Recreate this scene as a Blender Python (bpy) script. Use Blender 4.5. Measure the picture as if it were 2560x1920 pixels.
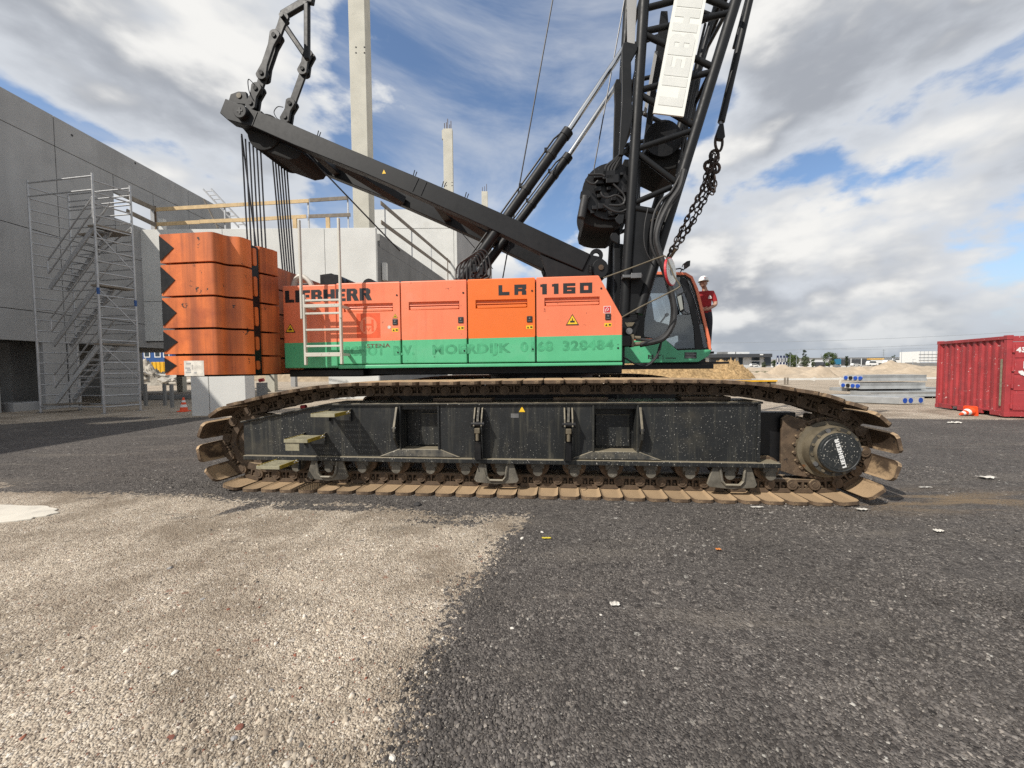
import bpy, math, random
import numpy as np
from mathutils import Vector, Matrix
random.seed(7); RNG = np.random.default_rng(11)
scene = bpy.context.scene
col = scene.collection
for o in list(bpy.data.objects): bpy.data.objects.remove(o)

# ------------------------------------------------------------------ camera
FPX, CAMH = 962.0, 1.6                       # focal length in photo pixels (2560 wide), eye height
PITCH, ROLL = math.atan(40/962), 0.008
_F = Vector((0, math.cos(PITCH), -math.sin(PITCH))); _U0 = Vector((0, math.sin(PITCH), math.cos(PITCH))); _R0 = Vector((1, 0, 0))
_R = math.cos(ROLL)*_R0 - math.sin(ROLL)*_U0; _U = math.cos(ROLL)*_U0 + math.sin(ROLL)*_R0
CAM = Vector((0, 0, CAMH))
cd = bpy.data.cameras.new('camera'); cam = bpy.data.objects.new('camera', cd); col.objects.link(cam)
cd.sensor_fit = 'HORIZONTAL'; cd.sensor_width = 36; cd.lens = 36*FPX/2560; cd.clip_start = .05; cd.clip_end = 9000
M = Matrix((_R, _U, -_F)).transposed().to_4x4(); M.translation = CAM; cam.matrix_world = M
scene.camera = cam

# ------------------------------------------------------------------ light
SUN_AZ, SUN_EL = math.radians(49), math.radians(44.5)     # light travels to +x and away from the viewer
sl = bpy.data.lights.new('sun', 'SUN'); sun = bpy.data.objects.new('sun', sl); col.objects.link(sun)
sl.energy = 4.4; sl.angle = math.radians(.53); sl.color = (1, .945, .86)
_ld = Vector((math.sin(SUN_AZ)*math.cos(SUN_EL), math.cos(SUN_AZ)*math.cos(SUN_EL), -math.sin(SUN_EL)))
sun.rotation_euler = _ld.to_track_quat('-Z', 'Y').to_euler(); sun.location = (-20, -25, 40)
SUNDIR = -_ld

# ------------------------------------------------------------------ sky (with cumulus)
wd = bpy.data.worlds.new('World'); scene.world = wd; wd.use_nodes = True
nt = wd.node_tree; N = nt.nodes; L = nt.links; N.clear()
def nd(tree, t, **k):
    n = tree.nodes.new(t)
    for a, b in k.items(): setattr(n, a, b)
    return n
def mth(tree, op, a, b=None, c=None, clamp=False):
    n = tree.nodes.new('ShaderNodeMath'); n.operation = op; n.use_clamp = clamp
    for i, v in enumerate((a, b, c)):
        if v is None: continue
        if isinstance(v, (int, float)): n.inputs[i].default_value = v
        else: tree.links.new(v, n.inputs[i])
    return n.outputs[0]
def mixc(tree, f, a, b, mode='MIX'):
    n = tree.nodes.new('ShaderNodeMix'); n.data_type = 'RGBA'; n.blend_type = mode
    for i, v in ((0, f), (6, a), (7, b)):
        if isinstance(v, (int, float)): n.inputs[i].default_value = v
        elif isinstance(v, tuple): n.inputs[i].default_value = v if len(v) == 4 else (*v, 1)
        else: tree.links.new(v, n.inputs[i])
    return n.outputs[2]
def smooth(tree, v, a, b, lo=0., hi=1.):
    n = tree.nodes.new('ShaderNodeMapRange'); n.interpolation_type = 'SMOOTHSTEP'
    tree.links.new(v, n.inputs[0])
    for i, x in enumerate((a, b, lo, hi)): n.inputs[i+1].default_value = x
    return n.outputs[0]
sky = nd(nt, 'ShaderNodeTexSky', sky_type='NISHITA', sun_disc=False, sun_elevation=SUN_EL,
         sun_rotation=math.atan2(SUNDIR.x, SUNDIR.y), air_density=1.0, dust_density=.6, ozone_density=1.6)
tc = nd(nt, 'ShaderNodeTexCoord'); sx = nd(nt, 'ShaderNodeSeparateXYZ'); L.new(tc.outputs['Generated'], sx.inputs[0])
zc = mth(nt, 'ADD', mth(nt, 'MAXIMUM', sx.outputs[2], 0.), 1.15)
def cloudp(off, k):                            # cloud deck seen in perspective: finer towards the horizon
    cx = nd(nt, 'ShaderNodeCombineXYZ')
    L.new(mth(nt, 'ADD', mth(nt, 'DIVIDE', sx.outputs[0], zc), off[0]), cx.inputs[0])
    L.new(mth(nt, 'ADD', mth(nt, 'DIVIDE', sx.outputs[1], zc), off[1]), cx.inputs[1])
    L.new(mth(nt, 'ADD', mth(nt, 'MULTIPLY', sx.outputs[2], k), off[2]), cx.inputs[2])
    return cx.outputs[0]
def fbm(vec, scale, detail, rough, dist=0.):
    n = nd(nt, 'ShaderNodeTexNoise'); n.inputs['Scale'].default_value = scale; n.inputs['Detail'].default_value = detail
    n.inputs['Roughness'].default_value = rough; n.inputs['Distortion'].default_value = dist; L.new(vec, n.inputs['Vector'])
    return n.outputs[0]
CO = (5.2, 1.1, 0.9); SQ = 1.15
d0 = fbm(cloudp(CO, SQ), 3.1, 9, .56, .0)
vo = nd(nt, 'ShaderNodeTexVoronoi', feature='F1'); vo.inputs['Scale'].default_value = 8.5; L.new(cloudp(CO, SQ), vo.inputs['Vector'])
vo2 = nd(nt, 'ShaderNodeTexVoronoi', feature='F1'); vo2.inputs['Scale'].default_value = 24.; L.new(cloudp(CO, SQ), vo2.inputs['Vector'])
d1 = mth(nt, 'SUBTRACT', mth(nt, 'ADD', d0, .085), mth(nt, 'ADD', mth(nt, 'MULTIPLY', vo.outputs['Distance'], .14), mth(nt, 'MULTIPLY', vo2.outputs['Distance'], .06)))
d2 = fbm(cloudp((CO[0]+SUNDIR.x*.012, CO[1]+SUNDIR.y*.012, CO[2]+.085), SQ), 3.1, 5, .54, .0)
wisp = fbm(cloudp((9.2, 3.3, 1.), 2.0), 2.2, 7, .62, .5)
# cloud banks stand to either side, with a clearer gap straight ahead and high
az = mth(nt, 'ARCTAN2', sx.outputs[0], sx.outputs[1])
gap = mth(nt, 'MULTIPLY', smooth(nt, mth(nt, 'ABSOLUTE', mth(nt, 'ADD', az, .0)), .24, .60, 1., 0.), smooth(nt, sx.outputs[2], .14, .42))
side = smooth(nt, mth(nt, 'ABSOLUTE', az), .25, .65)
cov = mth(nt, 'SUBTRACT', mth(nt, 'ADD', d1, mth(nt, 'ADD', mth(nt, 'MULTIPLY', side, .078), .045)), mth(nt, 'MULTIPLY', gap, .17))
mask = mth(nt, 'MAXIMUM', smooth(nt, cov, .465, .545), mth(nt, 'MULTIPLY', smooth(nt, wisp, .42, .72), .6))
thick = smooth(nt, cov, .52, .70)
lit = smooth(nt, mth(nt, 'SUBTRACT', d1, d2), -.05, .12)
dark = mixc(nt, thick, (.80, .84, .90), (.47, .50, .555))
cl = mixc(nt, lit, dark, (1.10, 1.09, 1.06))
haze = smooth(nt, sx.outputs[2], 0., .16, 1., 0.)
cl = mixc(nt, mth(nt, 'MULTIPLY', haze, .55), cl, (.54, .61, .69))
clb = nd(nt, 'ShaderNodeVectorMath', operation='SCALE'); L.new(cl, clb.inputs[0]); clb.inputs[3].default_value = 5.7
skyb = mixc(nt, 1.0, sky.outputs[0], (1.02, 1.06, 1.10), 'MULTIPLY')
hz = smooth(nt, sx.outputs[2], .0, .24, .9, 0.)
skyb = mixc(nt, hz, skyb, (3.2, 3.75, 4.35))
skc = mixc(nt, mask, skyb, clb.outputs[0])
bg = nd(nt, 'ShaderNodeBackground'); bg.inputs[1].default_value = .135; L.new(skc, bg.inputs[0])
wo = nd(nt, 'ShaderNodeOutputWorld'); L.new(bg.outputs[0], wo.inputs[0])

vs = scene.view_settings; vs.view_transform = 'Standard'; vs.look = 'None'; vs.exposure = 0.12; vs.gamma = 1; vs.use_curve_mapping = False
scene.cycles.use_denoising = False; scene.cycles.max_bounces = 5; scene.cycles.transparent_max_bounces = 12
scene.cycles.diffuse_bounces = 2; scene.cycles.glossy_bounces = 2

# ------------------------------------------------------------------ measuring helpers (photo pixel -> point of the place)
def ray(px, py): return _F + _R*((px-1280)/FPX) - _U*((py-960)/FPX)
def at(px, py, Y): d = ray(px, py); return CAM + d*(Y/d.y)
def gnd(px, py, z=0.): d = ray(px, py); return CAM + d*((z-CAMH)/d.z)
PSI = math.radians(5.5); CO_ = Vector((0, 4.66, 0))
EX = Vector((math.cos(PSI), -math.sin(PSI), 0)); EY = Vector((math.sin(PSI), math.cos(PSI), 0))
def C(px, py, yl):                    # crane frame: x along the machine, y away from the viewer
    d = ray(px, py); t = (yl-(CAM-CO_).dot(EY))/d.dot(EY); p = CAM+d*t-CO_
    return (p.dot(EX), p.z)
def CZ(px, py, z): p = gnd(px, py, z)-CO_; return (p.dot(EX), p.dot(EY))
def C3(px, py, yl): a = C(px, py, yl); return (a[0], yl, a[1])
def PX(pts, yl): return [C(a, b, yl) for a, b in pts]

# ------------------------------------------------------------------ mesh helpers
class MB:
    def __init__(s): s.v = []; s.f = []; s.m = []; s.mi = 0
    def add(s, vs_, fs):
        b = len(s.v); s.v += [tuple(p) for p in vs_]
        for f in fs: s.f.append(tuple(b+i for i in f)); s.m.append(s.mi)
        return s
    def box(s, x0, x1, y0, y1, z0, z1):
        return s.add([(x0,y0,z0),(x1,y0,z0),(x1,y1,z0),(x0,y1,z0),(x0,y0,z1),(x1,y0,z1),(x1,y1,z1),(x0,y1,z1)],
                     [(3,2,1,0),(4,5,6,7),(0,1,5,4),(1,2,6,5),(2,3,7,6),(3,0,4,7)])
    def beam(s, p, q, w, h, up=(0,0,1)):                 # rectangular bar from p to q
        p = Vector(p); q = Vector(q); d = (q-p).normalized(); u = Vector(up)
        if abs(d.dot(u)) > .98: u = Vector((0,1,0)) if abs(d.y) < .9 else Vector((1,0,0))
        r = d.cross(u).normalized()*(w/2); t = r.cross(d).normalized()*(h/2)
        c = [p-r-t, p+r-t, p+r+t, p-r+t, q-r-t, q+r-t, q+r+t, q-r+t]
        return s.add(c, [(3,2,1,0),(4,5,6,7),(0,1,5,4),(1,2,6,5),(2,3,7,6),(3,0,4,7)])
    def prism(s, poly, y0, y1):                          # polygon in x,z drawn out along y
        n = len(poly); a = sum(poly[i][0]*poly[(i+1)%n][1]-poly[(i+1)%n][0]*poly[i][1] for i in range(n))
        if a < 0: poly = poly[::-1]
        v = [(x,y0,z) for x,z in poly]+[(x,y1,z) for x,z in poly]
        return s.add(v, [tuple(range(n)), tuple(range(2*n-1,n-1,-1))]+[(i,i+n,(i+1)%n+n,(i+1)%n) for i in range(n)])
    def slab(s, poly, z0, z1):                           # polygon in x,y drawn up along z
        n = len(poly); a = sum(poly[i][0]*poly[(i+1)%n][1]-poly[(i+1)%n][0]*poly[i][1] for i in range(n))
        if a < 0: poly = poly[::-1]
        v = [(x,y,z0) for x,y in poly]+[(x,y,z1) for x,y in poly]
        return s.add(v, [tuple(range(n-1,-1,-1)), tuple(range(n,2*n))]+[(i,(i+1)%n,(i+1)%n+n,i+n) for i in range(n)])
    def cyl(s, p, q, r0, r1=None, n=14, caps=True):
        r1 = r0 if r1 is None else r1
        p = Vector(p); q = Vector(q); d = (q-p).normalized(); u = Vector((0,0,1)) if abs(d.z) < .9 else Vector((1,0,0))
        a = d.cross(u).normalized(); b = d.cross(a)
        v = []
        for c, r in ((p,r0),(q,r1)):
            for i in range(n): t = 2*math.pi*i/n; v.append(c+(a*math.cos(t)+b*math.sin(t))*r)
        f = [(i,i+n,(i+1)%n+n,(i+1)%n) for i in range(n)]
        if caps: f += [tuple(range(n)), tuple(range(2*n-1,n-1,-1))]
        return s.add(v, [x[::-1] for x in f])
    def tube(s, pts, r, n=8, closed=False):
        P = [Vector(p) for p in pts]; m = len(P); rr = r if isinstance(r,(list,tuple)) else [r]*m
        T = [((P[(i+1)%m] if closed else P[min(i+1,m-1)])-(P[(i-1)%m] if closed else P[max(i-1,0)])).normalized() for i in range(m)]
        u = Vector((0,0,1)) if abs(T[0].z) < .9 else Vector((1,0,0)); a = T[0].cross(u).normalized()
        v = []
        for i in range(m):
            a = (a-T[i]*a.dot(T[i])).normalized(); b = T[i].cross(a)
            for k in range(n): t = 2*math.pi*k/n; v.append(P[i]+(a*math.cos(t)+b*math.sin(t))*rr[i])
        f = []
        for i in range(m if closed else m-1):
            j = (i+1)%m
            for k in range(n): f.append((i*n+k, i*n+(k+1)%n, j*n+(k+1)%n, j*n+k))
        if not closed: f += [tuple(range(n-1,-1,-1)), tuple(range((m-1)*n, m*n))]
        return s.add(v, f)
    def lathe(s, prof, c, axis='y', n=32):               # prof: (radius, offset along axis)
        v = []; m = len(prof); c = Vector(c)
        for r, o in prof:
            for k in range(n):
                t = 2*math.pi*k/n; a, b = r*math.cos(t), r*math.sin(t)
                v.append(c+Vector({'y':(a,o,b),'x':(o,a,b),'z':(a,b,o)}[axis]))
        f = [(i*n+k, i*n+(k+1)%n, (i+1)*n+(k+1)%n, (i+1)*n+k) for i in range(m-1) for k in range(n)]
        f += [tuple(range(n-1,-1,-1)), tuple(range((m-1)*n, m*n))]
        return s.add(v, f)
    def quad(s, a, b, c, d): return s.add([a,b,c,d], [(0,1,2,3)])
    def build(s, name, mat, parent=None, smooth=False, bevel=0., seg=2, fixn=True):
        me = bpy.data.meshes.new(name); me.from_pydata(s.v, [], s.f)
        ms = mat if isinstance(mat,(list,tuple)) else [mat]
        for m in ms: me.materials.append(m)
        if len(ms) > 1:
            for p, i in zip(me.polygons, s.m): p.material_index = i
        if fixn:
            import bmesh
            bm = bmesh.new(); bm.from_mesh(me); bmesh.ops.recalc_face_normals(bm, faces=bm.faces); bm.to_mesh(me); bm.free()
        me.update()
        if smooth: me.shade_smooth(); me.set_sharp_from_angle(angle=math.radians(38))
        o = bpy.data.objects.new(name, me); col.objects.link(o)
        if parent: o.parent = parent
        if bevel:
            b = o.modifiers.new('b','BEVEL'); b.width = bevel; b.segments = seg; b.limit_method = 'ANGLE'; b.angle_limit = math.radians(40)
            b.harden_normals = False
        return o
def crom(pts, k=6):                                       # smooth curve through points
    P = [Vector(p) for p in pts]; P = [P[0]*2-P[1]]+P+[P[-1]*2-P[-2]]; out = []
    for i in range(1, len(P)-2):
        for j in range(k):
            t = j/k; a,b,c,d = P[i-1:i+3]
            out.append(.5*((2*b)+(c-a)*t+(2*a-5*b+4*c-d)*t*t+(3*b-a-3*c+d)*t**3))
    out.append(P[-2]); return out
def empty(name, loc=(0,0,0), rz=0.):
    o = bpy.data.objects.new(name, None); col.objects.link(o); o.location = loc; o.rotation_euler = (0,0,rz); o.empty_display_size = .2; return o
def tag(o, label=None, cat=None, group=None, kind=None):
    for k, v in (('label',label),('category',cat),('group',group),('kind',kind)):
        if v: o[k] = v
    return o
def dup(o, parent=None, **k):
    c = o.copy(); col.objects.link(c); c.parent = parent
    for ch in [x for x in bpy.data.objects if x.parent == o]: dup(ch, c)
    return c
def text_mesh(body, size, bold=0., xs=1., align='LEFT'):  # flat lettering as polygons in a local x,y frame
    cu = bpy.data.curves.new('t','FONT'); cu.body = body; cu.size = size; cu.offset = bold*size; cu.align_x = align; cu.resolution_u = 3; cu.space_character = 1.08
    o = bpy.data.objects.new('t', cu); col.objects.link(o)
    dg = bpy.context.evaluated_depsgraph_get(); me = bpy.data.meshes.new_from_object(o.evaluated_get(dg))
    v = [(p.co.x*xs, p.co.y) for p in me.vertices]; f = [tuple(p.vertices) for p in me.polygons]
    bpy.data.objects.remove(o); bpy.data.curves.remove(cu); bpy.data.meshes.remove(me); return v, f
def put_text(name, mat, parent, body, size, org, ux, uy, bold=0., xs=1., align='LEFT', fit=None):
    v, f = text_mesh(body, size, bold, xs, align)
    if fit:
        x0 = min(a for a,_ in v); x1 = max(a for a,_ in v); k = fit/(x1-x0); v = [((a-x0)*k, b) for a,b in v]
    org = Vector(org); ux = Vector(ux); uy = Vector(uy)
    mb = MB(); mb.add([org+ux*a+uy*b for a,b in v], f); return mb.build(name, mat, parent, fixn=False)

GLY = {'L':(.62,[[(0,0),(.62,0),(.62,.25),(.29,.25),(.29,1),(0,1)]]), 'I':(.29,[[(0,0),(.29,0),(.29,1),(0,1)]]),
 'E':(.64,[[(0,0),(.64,0),(.64,.23),(.29,.23),(.29,.39),(.58,.39),(.58,.61),(.29,.61),(.29,.77),(.64,.77),(.64,1),(0,1)]]), 'H':(.76,[[(0,0),(.28,0),(.28,.38),(.48,.38),(.48,0),(.76,0),(.76,1),(.48,1),(.48,.62),(.28,.62),(.28,1),(0,1)]])}
_up = [[(0,0),(.28,0),(.28,1),(0,1)],[(.28,.80),(.43,.80),(.55,1),(.28,1)],[(.43,.80),(.43,.61),(.62,.51),(.70,.62),(.70,.87),(.55,1)],[(.28,.42),(.43,.42),(.62,.51),(.43,.61),(.28,.61)]]
GLY['B'] = (.74,_up+[[(.43,.42),(.43,.20),(.58,0),(.74,.13),(.74,.38),(.62,.51)],[(.28,0),(.58,0),(.43,.20),(.28,.20)]])
GLY['R'] = (.78,_up+[[(.33,.42),(.43,.42),(.62,.51),(.80,0),(.50,0)]])
def heavy_word(mat, parent, word, org, ux, uy, length, height, gap=.075):
    """heavy block lettering, one object per letter, spread over the given length"""
    tot = sum(GLY[c][0] for c in word)+gap*(len(word)-1); k = length/tot; x = 0.; org = Vector(org); ux = Vector(ux); uy = Vector(uy)
    for c in word:
        mb = MB()
        for poly in GLY[c][1]: mb.add([org+ux*((x+a)*k)+uy*(b*height) for a,b in poly],[tuple(range(len(poly)))])
        mb.build('letter', mat, parent, fixn=False); x += GLY[c][0]+gap
# ------------------------------------------------------------------ materials
def newmat(name):
    m = bpy.data.materials.new(name); m.use_nodes = True; t = m.node_tree
    return m, t, t.nodes['Principled BSDF']
def noise(t, scale, detail=5, rough=.55, vec=None, dist=0.):
    n = t.nodes.new('ShaderNodeTexNoise'); n.inputs['Scale'].default_value = scale; n.inputs['Detail'].default_value = min(detail, 4.5)
    n.inputs['Roughness'].default_value = rough; n.inputs['Distortion'].default_value = dist
    if vec is None:
        vec = t.nodes.get('TC') or t.nodes.new('ShaderNodeTexCoord'); vec.name = 'TC'; vec = vec.outputs['Object']
    t.links.new(vec, n.inputs['Vector']); return n.outputs[0]
def scaled(t, sxyz, src=None):
    if src is None:
        tcn = t.nodes.get('TC') or t.nodes.new('ShaderNodeTexCoord'); tcn.name = 'TC'; src = tcn.outputs['Object']
    m = t.nodes.new('ShaderNodeMapping'); m.inputs['Scale'].default_value = sxyz; t.links.new(src, m.inputs[0]); return m.outputs[0]
def surf(name, c, rough=.5, metal=0., var=.15, vscale=2., dirt=None, streak=None, specks=None, chips=None, bump=0., bscale=60., spec=.5, coat=0., updust=None, rnd=0.):
    """paint / concrete / wood: c base colour; var soft value change; dirt/streak/specks/chips = (colour, amount, scale)"""
    m, t, b = newmat(name); ln = t.links
    n = noise(t, vscale, 6)
    v = smooth(t, n, .3, .7, 1-var, 1+var)
    vm = t.nodes.new('ShaderNodeVectorMath'); vm.operation = 'SCALE'; vm.inputs[0].default_value = c; ln.new(v, vm.inputs[3]); cc = vm.outputs[0]
    if dirt:
        f = smooth(t, noise(t, dirt[2], 8, .65), .62-.3*dirt[1], .85-.2*dirt[1]); cc = mixc(t, mth(t,'MULTIPLY',f,min(1,.35+dirt[1])), cc, dirt[0])
    if streak:
        f = smooth(t, noise(t, 1., 6, .6, scaled(t, (streak[2], streak[2], streak[2]*.055))), .56-.2*streak[1], .8-.1*streak[1])
        cc = mixc(t, mth(t,'MULTIPLY',f,streak[1]), cc, streak[0])
    if specks:
        f = smooth(t, noise(t, specks[2], 2, .5), .74-.12*specks[1], .76-.12*specks[1])
        f2 = smooth(t, noise(t, 1.7, 3, .5), .35, .62)
        cc = mixc(t, mth(t,'MULTIPLY',f,f2), cc, specks[0])
    if chips:
        f = smooth(t, noise(t, chips[2], 10, .75), .66-.1*chips[1], .68-.1*chips[1]); cc = mixc(t, f, cc, chips[0])
    if updust:                                   # dust settled on faces that look up
        g = t.nodes.new('ShaderNodeNewGeometry'); s3 = t.nodes.new('ShaderNodeSeparateXYZ'); ln.new(g.outputs['Normal'], s3.inputs[0])
        f = smooth(t, mth(t,'ADD', s3.outputs[2], mth(t,'MULTIPLY', mth(t,'SUBTRACT', noise(t, updust[2], 6, .65), .5), updust[3])), .05, .6, 0., updust[1]); cc = mixc(t, f, cc, updust[0])
    if rnd:
        oi = t.nodes.new('ShaderNodeObjectInfo'); vr = t.nodes.new('ShaderNodeVectorMath'); vr.operation = 'SCALE'; ln.new(cc, vr.inputs[0])
        ln.new(mth(t,'ADD', mth(t,'MULTIPLY', oi.outputs['Random'], 2*rnd), 1-rnd), vr.inputs[3]); cc = vr.outputs[0]
    ln.new(cc, b.inputs['Base Color'])
    ln.new(mth(t,'ADD', mth(t,'MULTIPLY', noise(t, vscale*4, 4), .25), rough-.12, clamp=True), b.inputs['Roughness'])
    b.inputs['Metallic'].default_value = metal; b.inputs['Specular IOR Level'].default_value = spec
    b.inputs['Coat Weight'].default_value = coat; b.inputs['Coat Roughness'].default_value = .15
    if bump:
        bn = t.nodes.new('ShaderNodeBump'); bn.inputs['Strength'].default_value = bump; bn.inputs['Distance'].default_value = .01
        ln.new(noise(t, bscale, 6, .6), bn.inputs['Height']); ln.new(bn.outputs[0], b.inputs['Normal'])
    return m
def flat(name, c, rough=.5, metal=0., spec=.5):
    m, t, b = newmat(name); b.inputs['Base Color'].default_value = (*c,1); b.inputs['Roughness'].default_value = rough
    b.inputs['Metallic'].default_value = metal; b.inputs['Specular IOR Level'].default_value = spec; return m
DUST = (.30,.235,.165); RUST = (.105,.045,.02)
MT = dict(
 orange=surf('faded_orange_paint', (.80,.205,.098), .42, var=.05, vscale=1.3, dirt=((.66,.25,.15),.30,1.3), streak=((.42,.10,.05),.32,7), chips=((.30,.07,.035),.02,14), coat=.05, bump=.10, bscale=3.5),
 orange2=surf('fresh_orange_paint', (.77,.155,.018), .40, var=.04, dirt=((.55,.13,.03),.08,2), coat=.2),
 green=surf('green_paint', (.090,.44,.222), .42, var=.06, vscale=1.5, dirt=((.16,.43,.27),.30,1.5), streak=((.06,.25,.12),.30,7), chips=((.04,.16,.08),.02,14), coat=.05, bump=.10, bscale=3.5),
 ghost=surf('faded_green_lettering', (.060,.335,.163), .45, var=.25, vscale=9),
 ghosto=surf('faded_orange_print', (.72,.10,.03), .45, var=.08, vscale=9),
 cw=surf('weathered_counterweight_orange', (.66,.165,.038), .55, var=.18, vscale=1.4, dirt=((.36,.075,.025),.5,1.3), streak=((.13,.034,.018),.8,4.2), chips=((.05,.025,.015),.12,5)),
 black=surf('charcoal_paint', (.0105,.0112,.0125), .48, var=.15, vscale=3, streak=((.03,.03,.029),.2,6), spec=.25),
 blackd=surf('dusty_charcoal_paint', (.017,.0185,.0195), .48, var=.2, vscale=2.5, dirt=((.07,.064,.05),.25,2.2), streak=((.13,.122,.093),.38,18), specks=((.36,.345,.31),.65,55), spec=.35, updust=((.30,.26,.185),.75,8,.7)),
 blackg=surf('greasy_black_steel', (.0085,.0085,.0095), .42, var=.3, vscale=4, dirt=((.028,.024,.02),.25,6), spec=.35),
 dark=flat('dark_void', (.008,.008,.008), .9),
 rubber=surf('black_rubber', (.020,.020,.021), .55, var=.25, vscale=8, dirt=((.08,.075,.07),.25,5)),
 pad=surf('dusty_rusty_track_steel', (.095,.062,.038), .8, var=.3, vscale=6, dirt=((.17,.115,.068),.4,5), chips=((.035,.024,.018),.45,10), bump=.5, bscale=45, updust=((.415,.29,.17),.9,11,2.0), rnd=.14),
 link=surf('dirty_chain_steel', (.092,.062,.039), .7, var=.3, vscale=8, dirt=((.13,.09,.055),.3,8), chips=((.028,.020,.015),.45,12), bump=.4, bscale=60, updust=((.34,.25,.155),.7,14,1.4), rnd=.12),
 hub=surf('dusty_hub_steel', (.135,.112,.075), .6, var=.3, vscale=5, dirt=((.07,.06,.045),.4,5), chips=((.17,.075,.03),.3,4), bump=.2),
 hubcap=surf('speckled_hub_cap', (.022,.025,.026), .45, var=.2, vscale=4, specks=((.45,.43,.38),.7,55), dirt=((.13,.115,.09),.15,6)),
 guard=surf('dusty_guard_steel', (.105,.096,.078), .6, var=.3, vscale=6, dirt=((.20,.18,.14),.45,7), specks=((.40,.37,.32),.6,60), updust=((.30,.26,.185),.7,9,1.)),
 hubface=surf('dark_hub_ring', (.050,.047,.040), .5, var=.35, vscale=7, dirt=((.22,.185,.12),.42,6), specks=((.34,.31,.25),.4,50)),
 chrome=flat('polished_rod', (.62,.63,.64), .16, 1.),
 white=surf('white_ladder_paint', (.54,.52,.46), .5, var=.06, dirt=((.45,.40,.32),.2,9), chips=((.2,.15,.1),.1,25)),
 sign=surf('white_sign_plate', (.80,.81,.76), .5, var=.03),
 signl=surf('worn_grey_lettering', (.68,.69,.655), .55, var=.05, vscale=3, chips=((.74,.75,.70),.6,90), dirt=((.42,.42,.41),.2,2.2)),
 yellow=flat('yellow_sticker', (.80,.50,.02), .5), red=flat('red_sticker', (.55,.04,.05), .5),
 inkblack=surf('black_lettering', (.018,.018,.02), .45, var=.2), inkwhite=flat('white_lettering', (.75,.75,.73), .5),
 paper=surf('white_paper', (.62,.59,.53), .7, var=.2, vscale=9),
 steel=surf('galvanised_steel', (.22,.22,.22), .38, .65, var=.12, vscale=6),
 alu=surf('aluminium_tube', (.42,.425,.43), .45, .5, var=.1, vscale=5),
 rope=surf('greased_wire_rope', (.020,.020,.024), .4, var=.3, vscale=40),
 chain=surf('rusty_chain', (.035,.022,.016), .6, .2, var=.4, vscale=10, dirt=((.13,.055,.025),.35,8)),
 dustyellow=surf('dusty_yellow_step', (.27,.25,.17), .6, var=.2, vscale=10, dirt=((.25,.21,.14),.4,8)),
 stepyel=surf('yellow_step_side', (.30,.22,.025), .55, var=.25, vscale=12),
 conc=surf('precast_concrete', (.37,.37,.367), .85, var=.07, vscale=.7, dirt=((.30,.30,.30),.35,1.2), streak=((.25,.25,.247),.5,.9), bump=.06, bscale=25, spec=.2),
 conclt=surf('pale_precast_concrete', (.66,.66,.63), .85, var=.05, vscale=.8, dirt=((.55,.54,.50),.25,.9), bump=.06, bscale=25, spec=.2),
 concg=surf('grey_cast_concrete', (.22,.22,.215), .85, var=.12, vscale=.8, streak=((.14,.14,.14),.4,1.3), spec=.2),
 conccol=surf('column_concrete', (.55,.53,.455), .85, var=.08, vscale=1.1, dirt=((.44,.42,.36),.3,2.2), bump=.12, bscale=18, spec=.2),
 joint=flat('panel_joint', (.035,.035,.037), .9),
 wood=surf('pine_board', (.62,.45,.24), .7, var=.12, vscale=3, streak=((.40,.26,.12),.3,12)),
 woodg=surf('weathered_board', (.21,.18,.145), .8, var=.2, vscale=4),
 cred=surf('container_red_paint', (.37,.042,.047), .5, var=.18, vscale=1.6, dirt=((.24,.04,.045),.45,1.8), streak=((.10,.02,.02),.3,2.2), chips=((.55,.38,.36),.18,9)),
 conerd=surf('cone_orange', (.78,.085,.02), .5, var=.1, dirt=((.4,.07,.03),.2,9)), conewh=surf('cone_white', (.75,.73,.70), .5, var=.08),
 blue=flat('blue_plug', (.012,.075,.42), .5),
 cabblue=surf('cabin_blue', (.018,.075,.24), .5, var=.06), cabwhite=flat('cabin_white', (.72,.73,.72), .6), glassdark=flat('dark_window', (.03,.04,.05), .1),
 crate=surf('yellow_crate', (.72,.40,.012), .5, var=.08), leafy=flat('autumn_leaf', (.62,.50,.05), .6), leafo=flat('orange_leaf', (.55,.2,.05), .6),
 skin=flat('skin', (.42,.24,.17), .55), shirt=surf('red_cotton', (.30,.012,.018), .8, var=.1), trousers=flat('dark_trousers', (.02,.022,.03), .8), helmet=flat('white_helmet', (.78,.78,.76), .3), hair=flat('hair', (.03,.02,.015), .7),
 office=surf('dark_cladding', (.05,.055,.062), .5, var=.05), offwhite=surf('light_cladding', (.55,.57,.58), .6, var=.05), whs=surf('warehouse_cladding', (.68,.70,.71), .6, var=.04, vscale=.05),
 bluebanner=flat('navy_banner', (.02,.03,.09), .6), tealw=flat('teal_wrap', (.02,.16,.28), .6), yelband=flat('yellow_fascia', (.75,.45,.12), .5), pylon=flat('pylon_steel', (.28,.31,.34), .6),
 bark=surf('bark', (.09,.07,.05), .9, var=.2, vscale=8),
)
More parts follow.
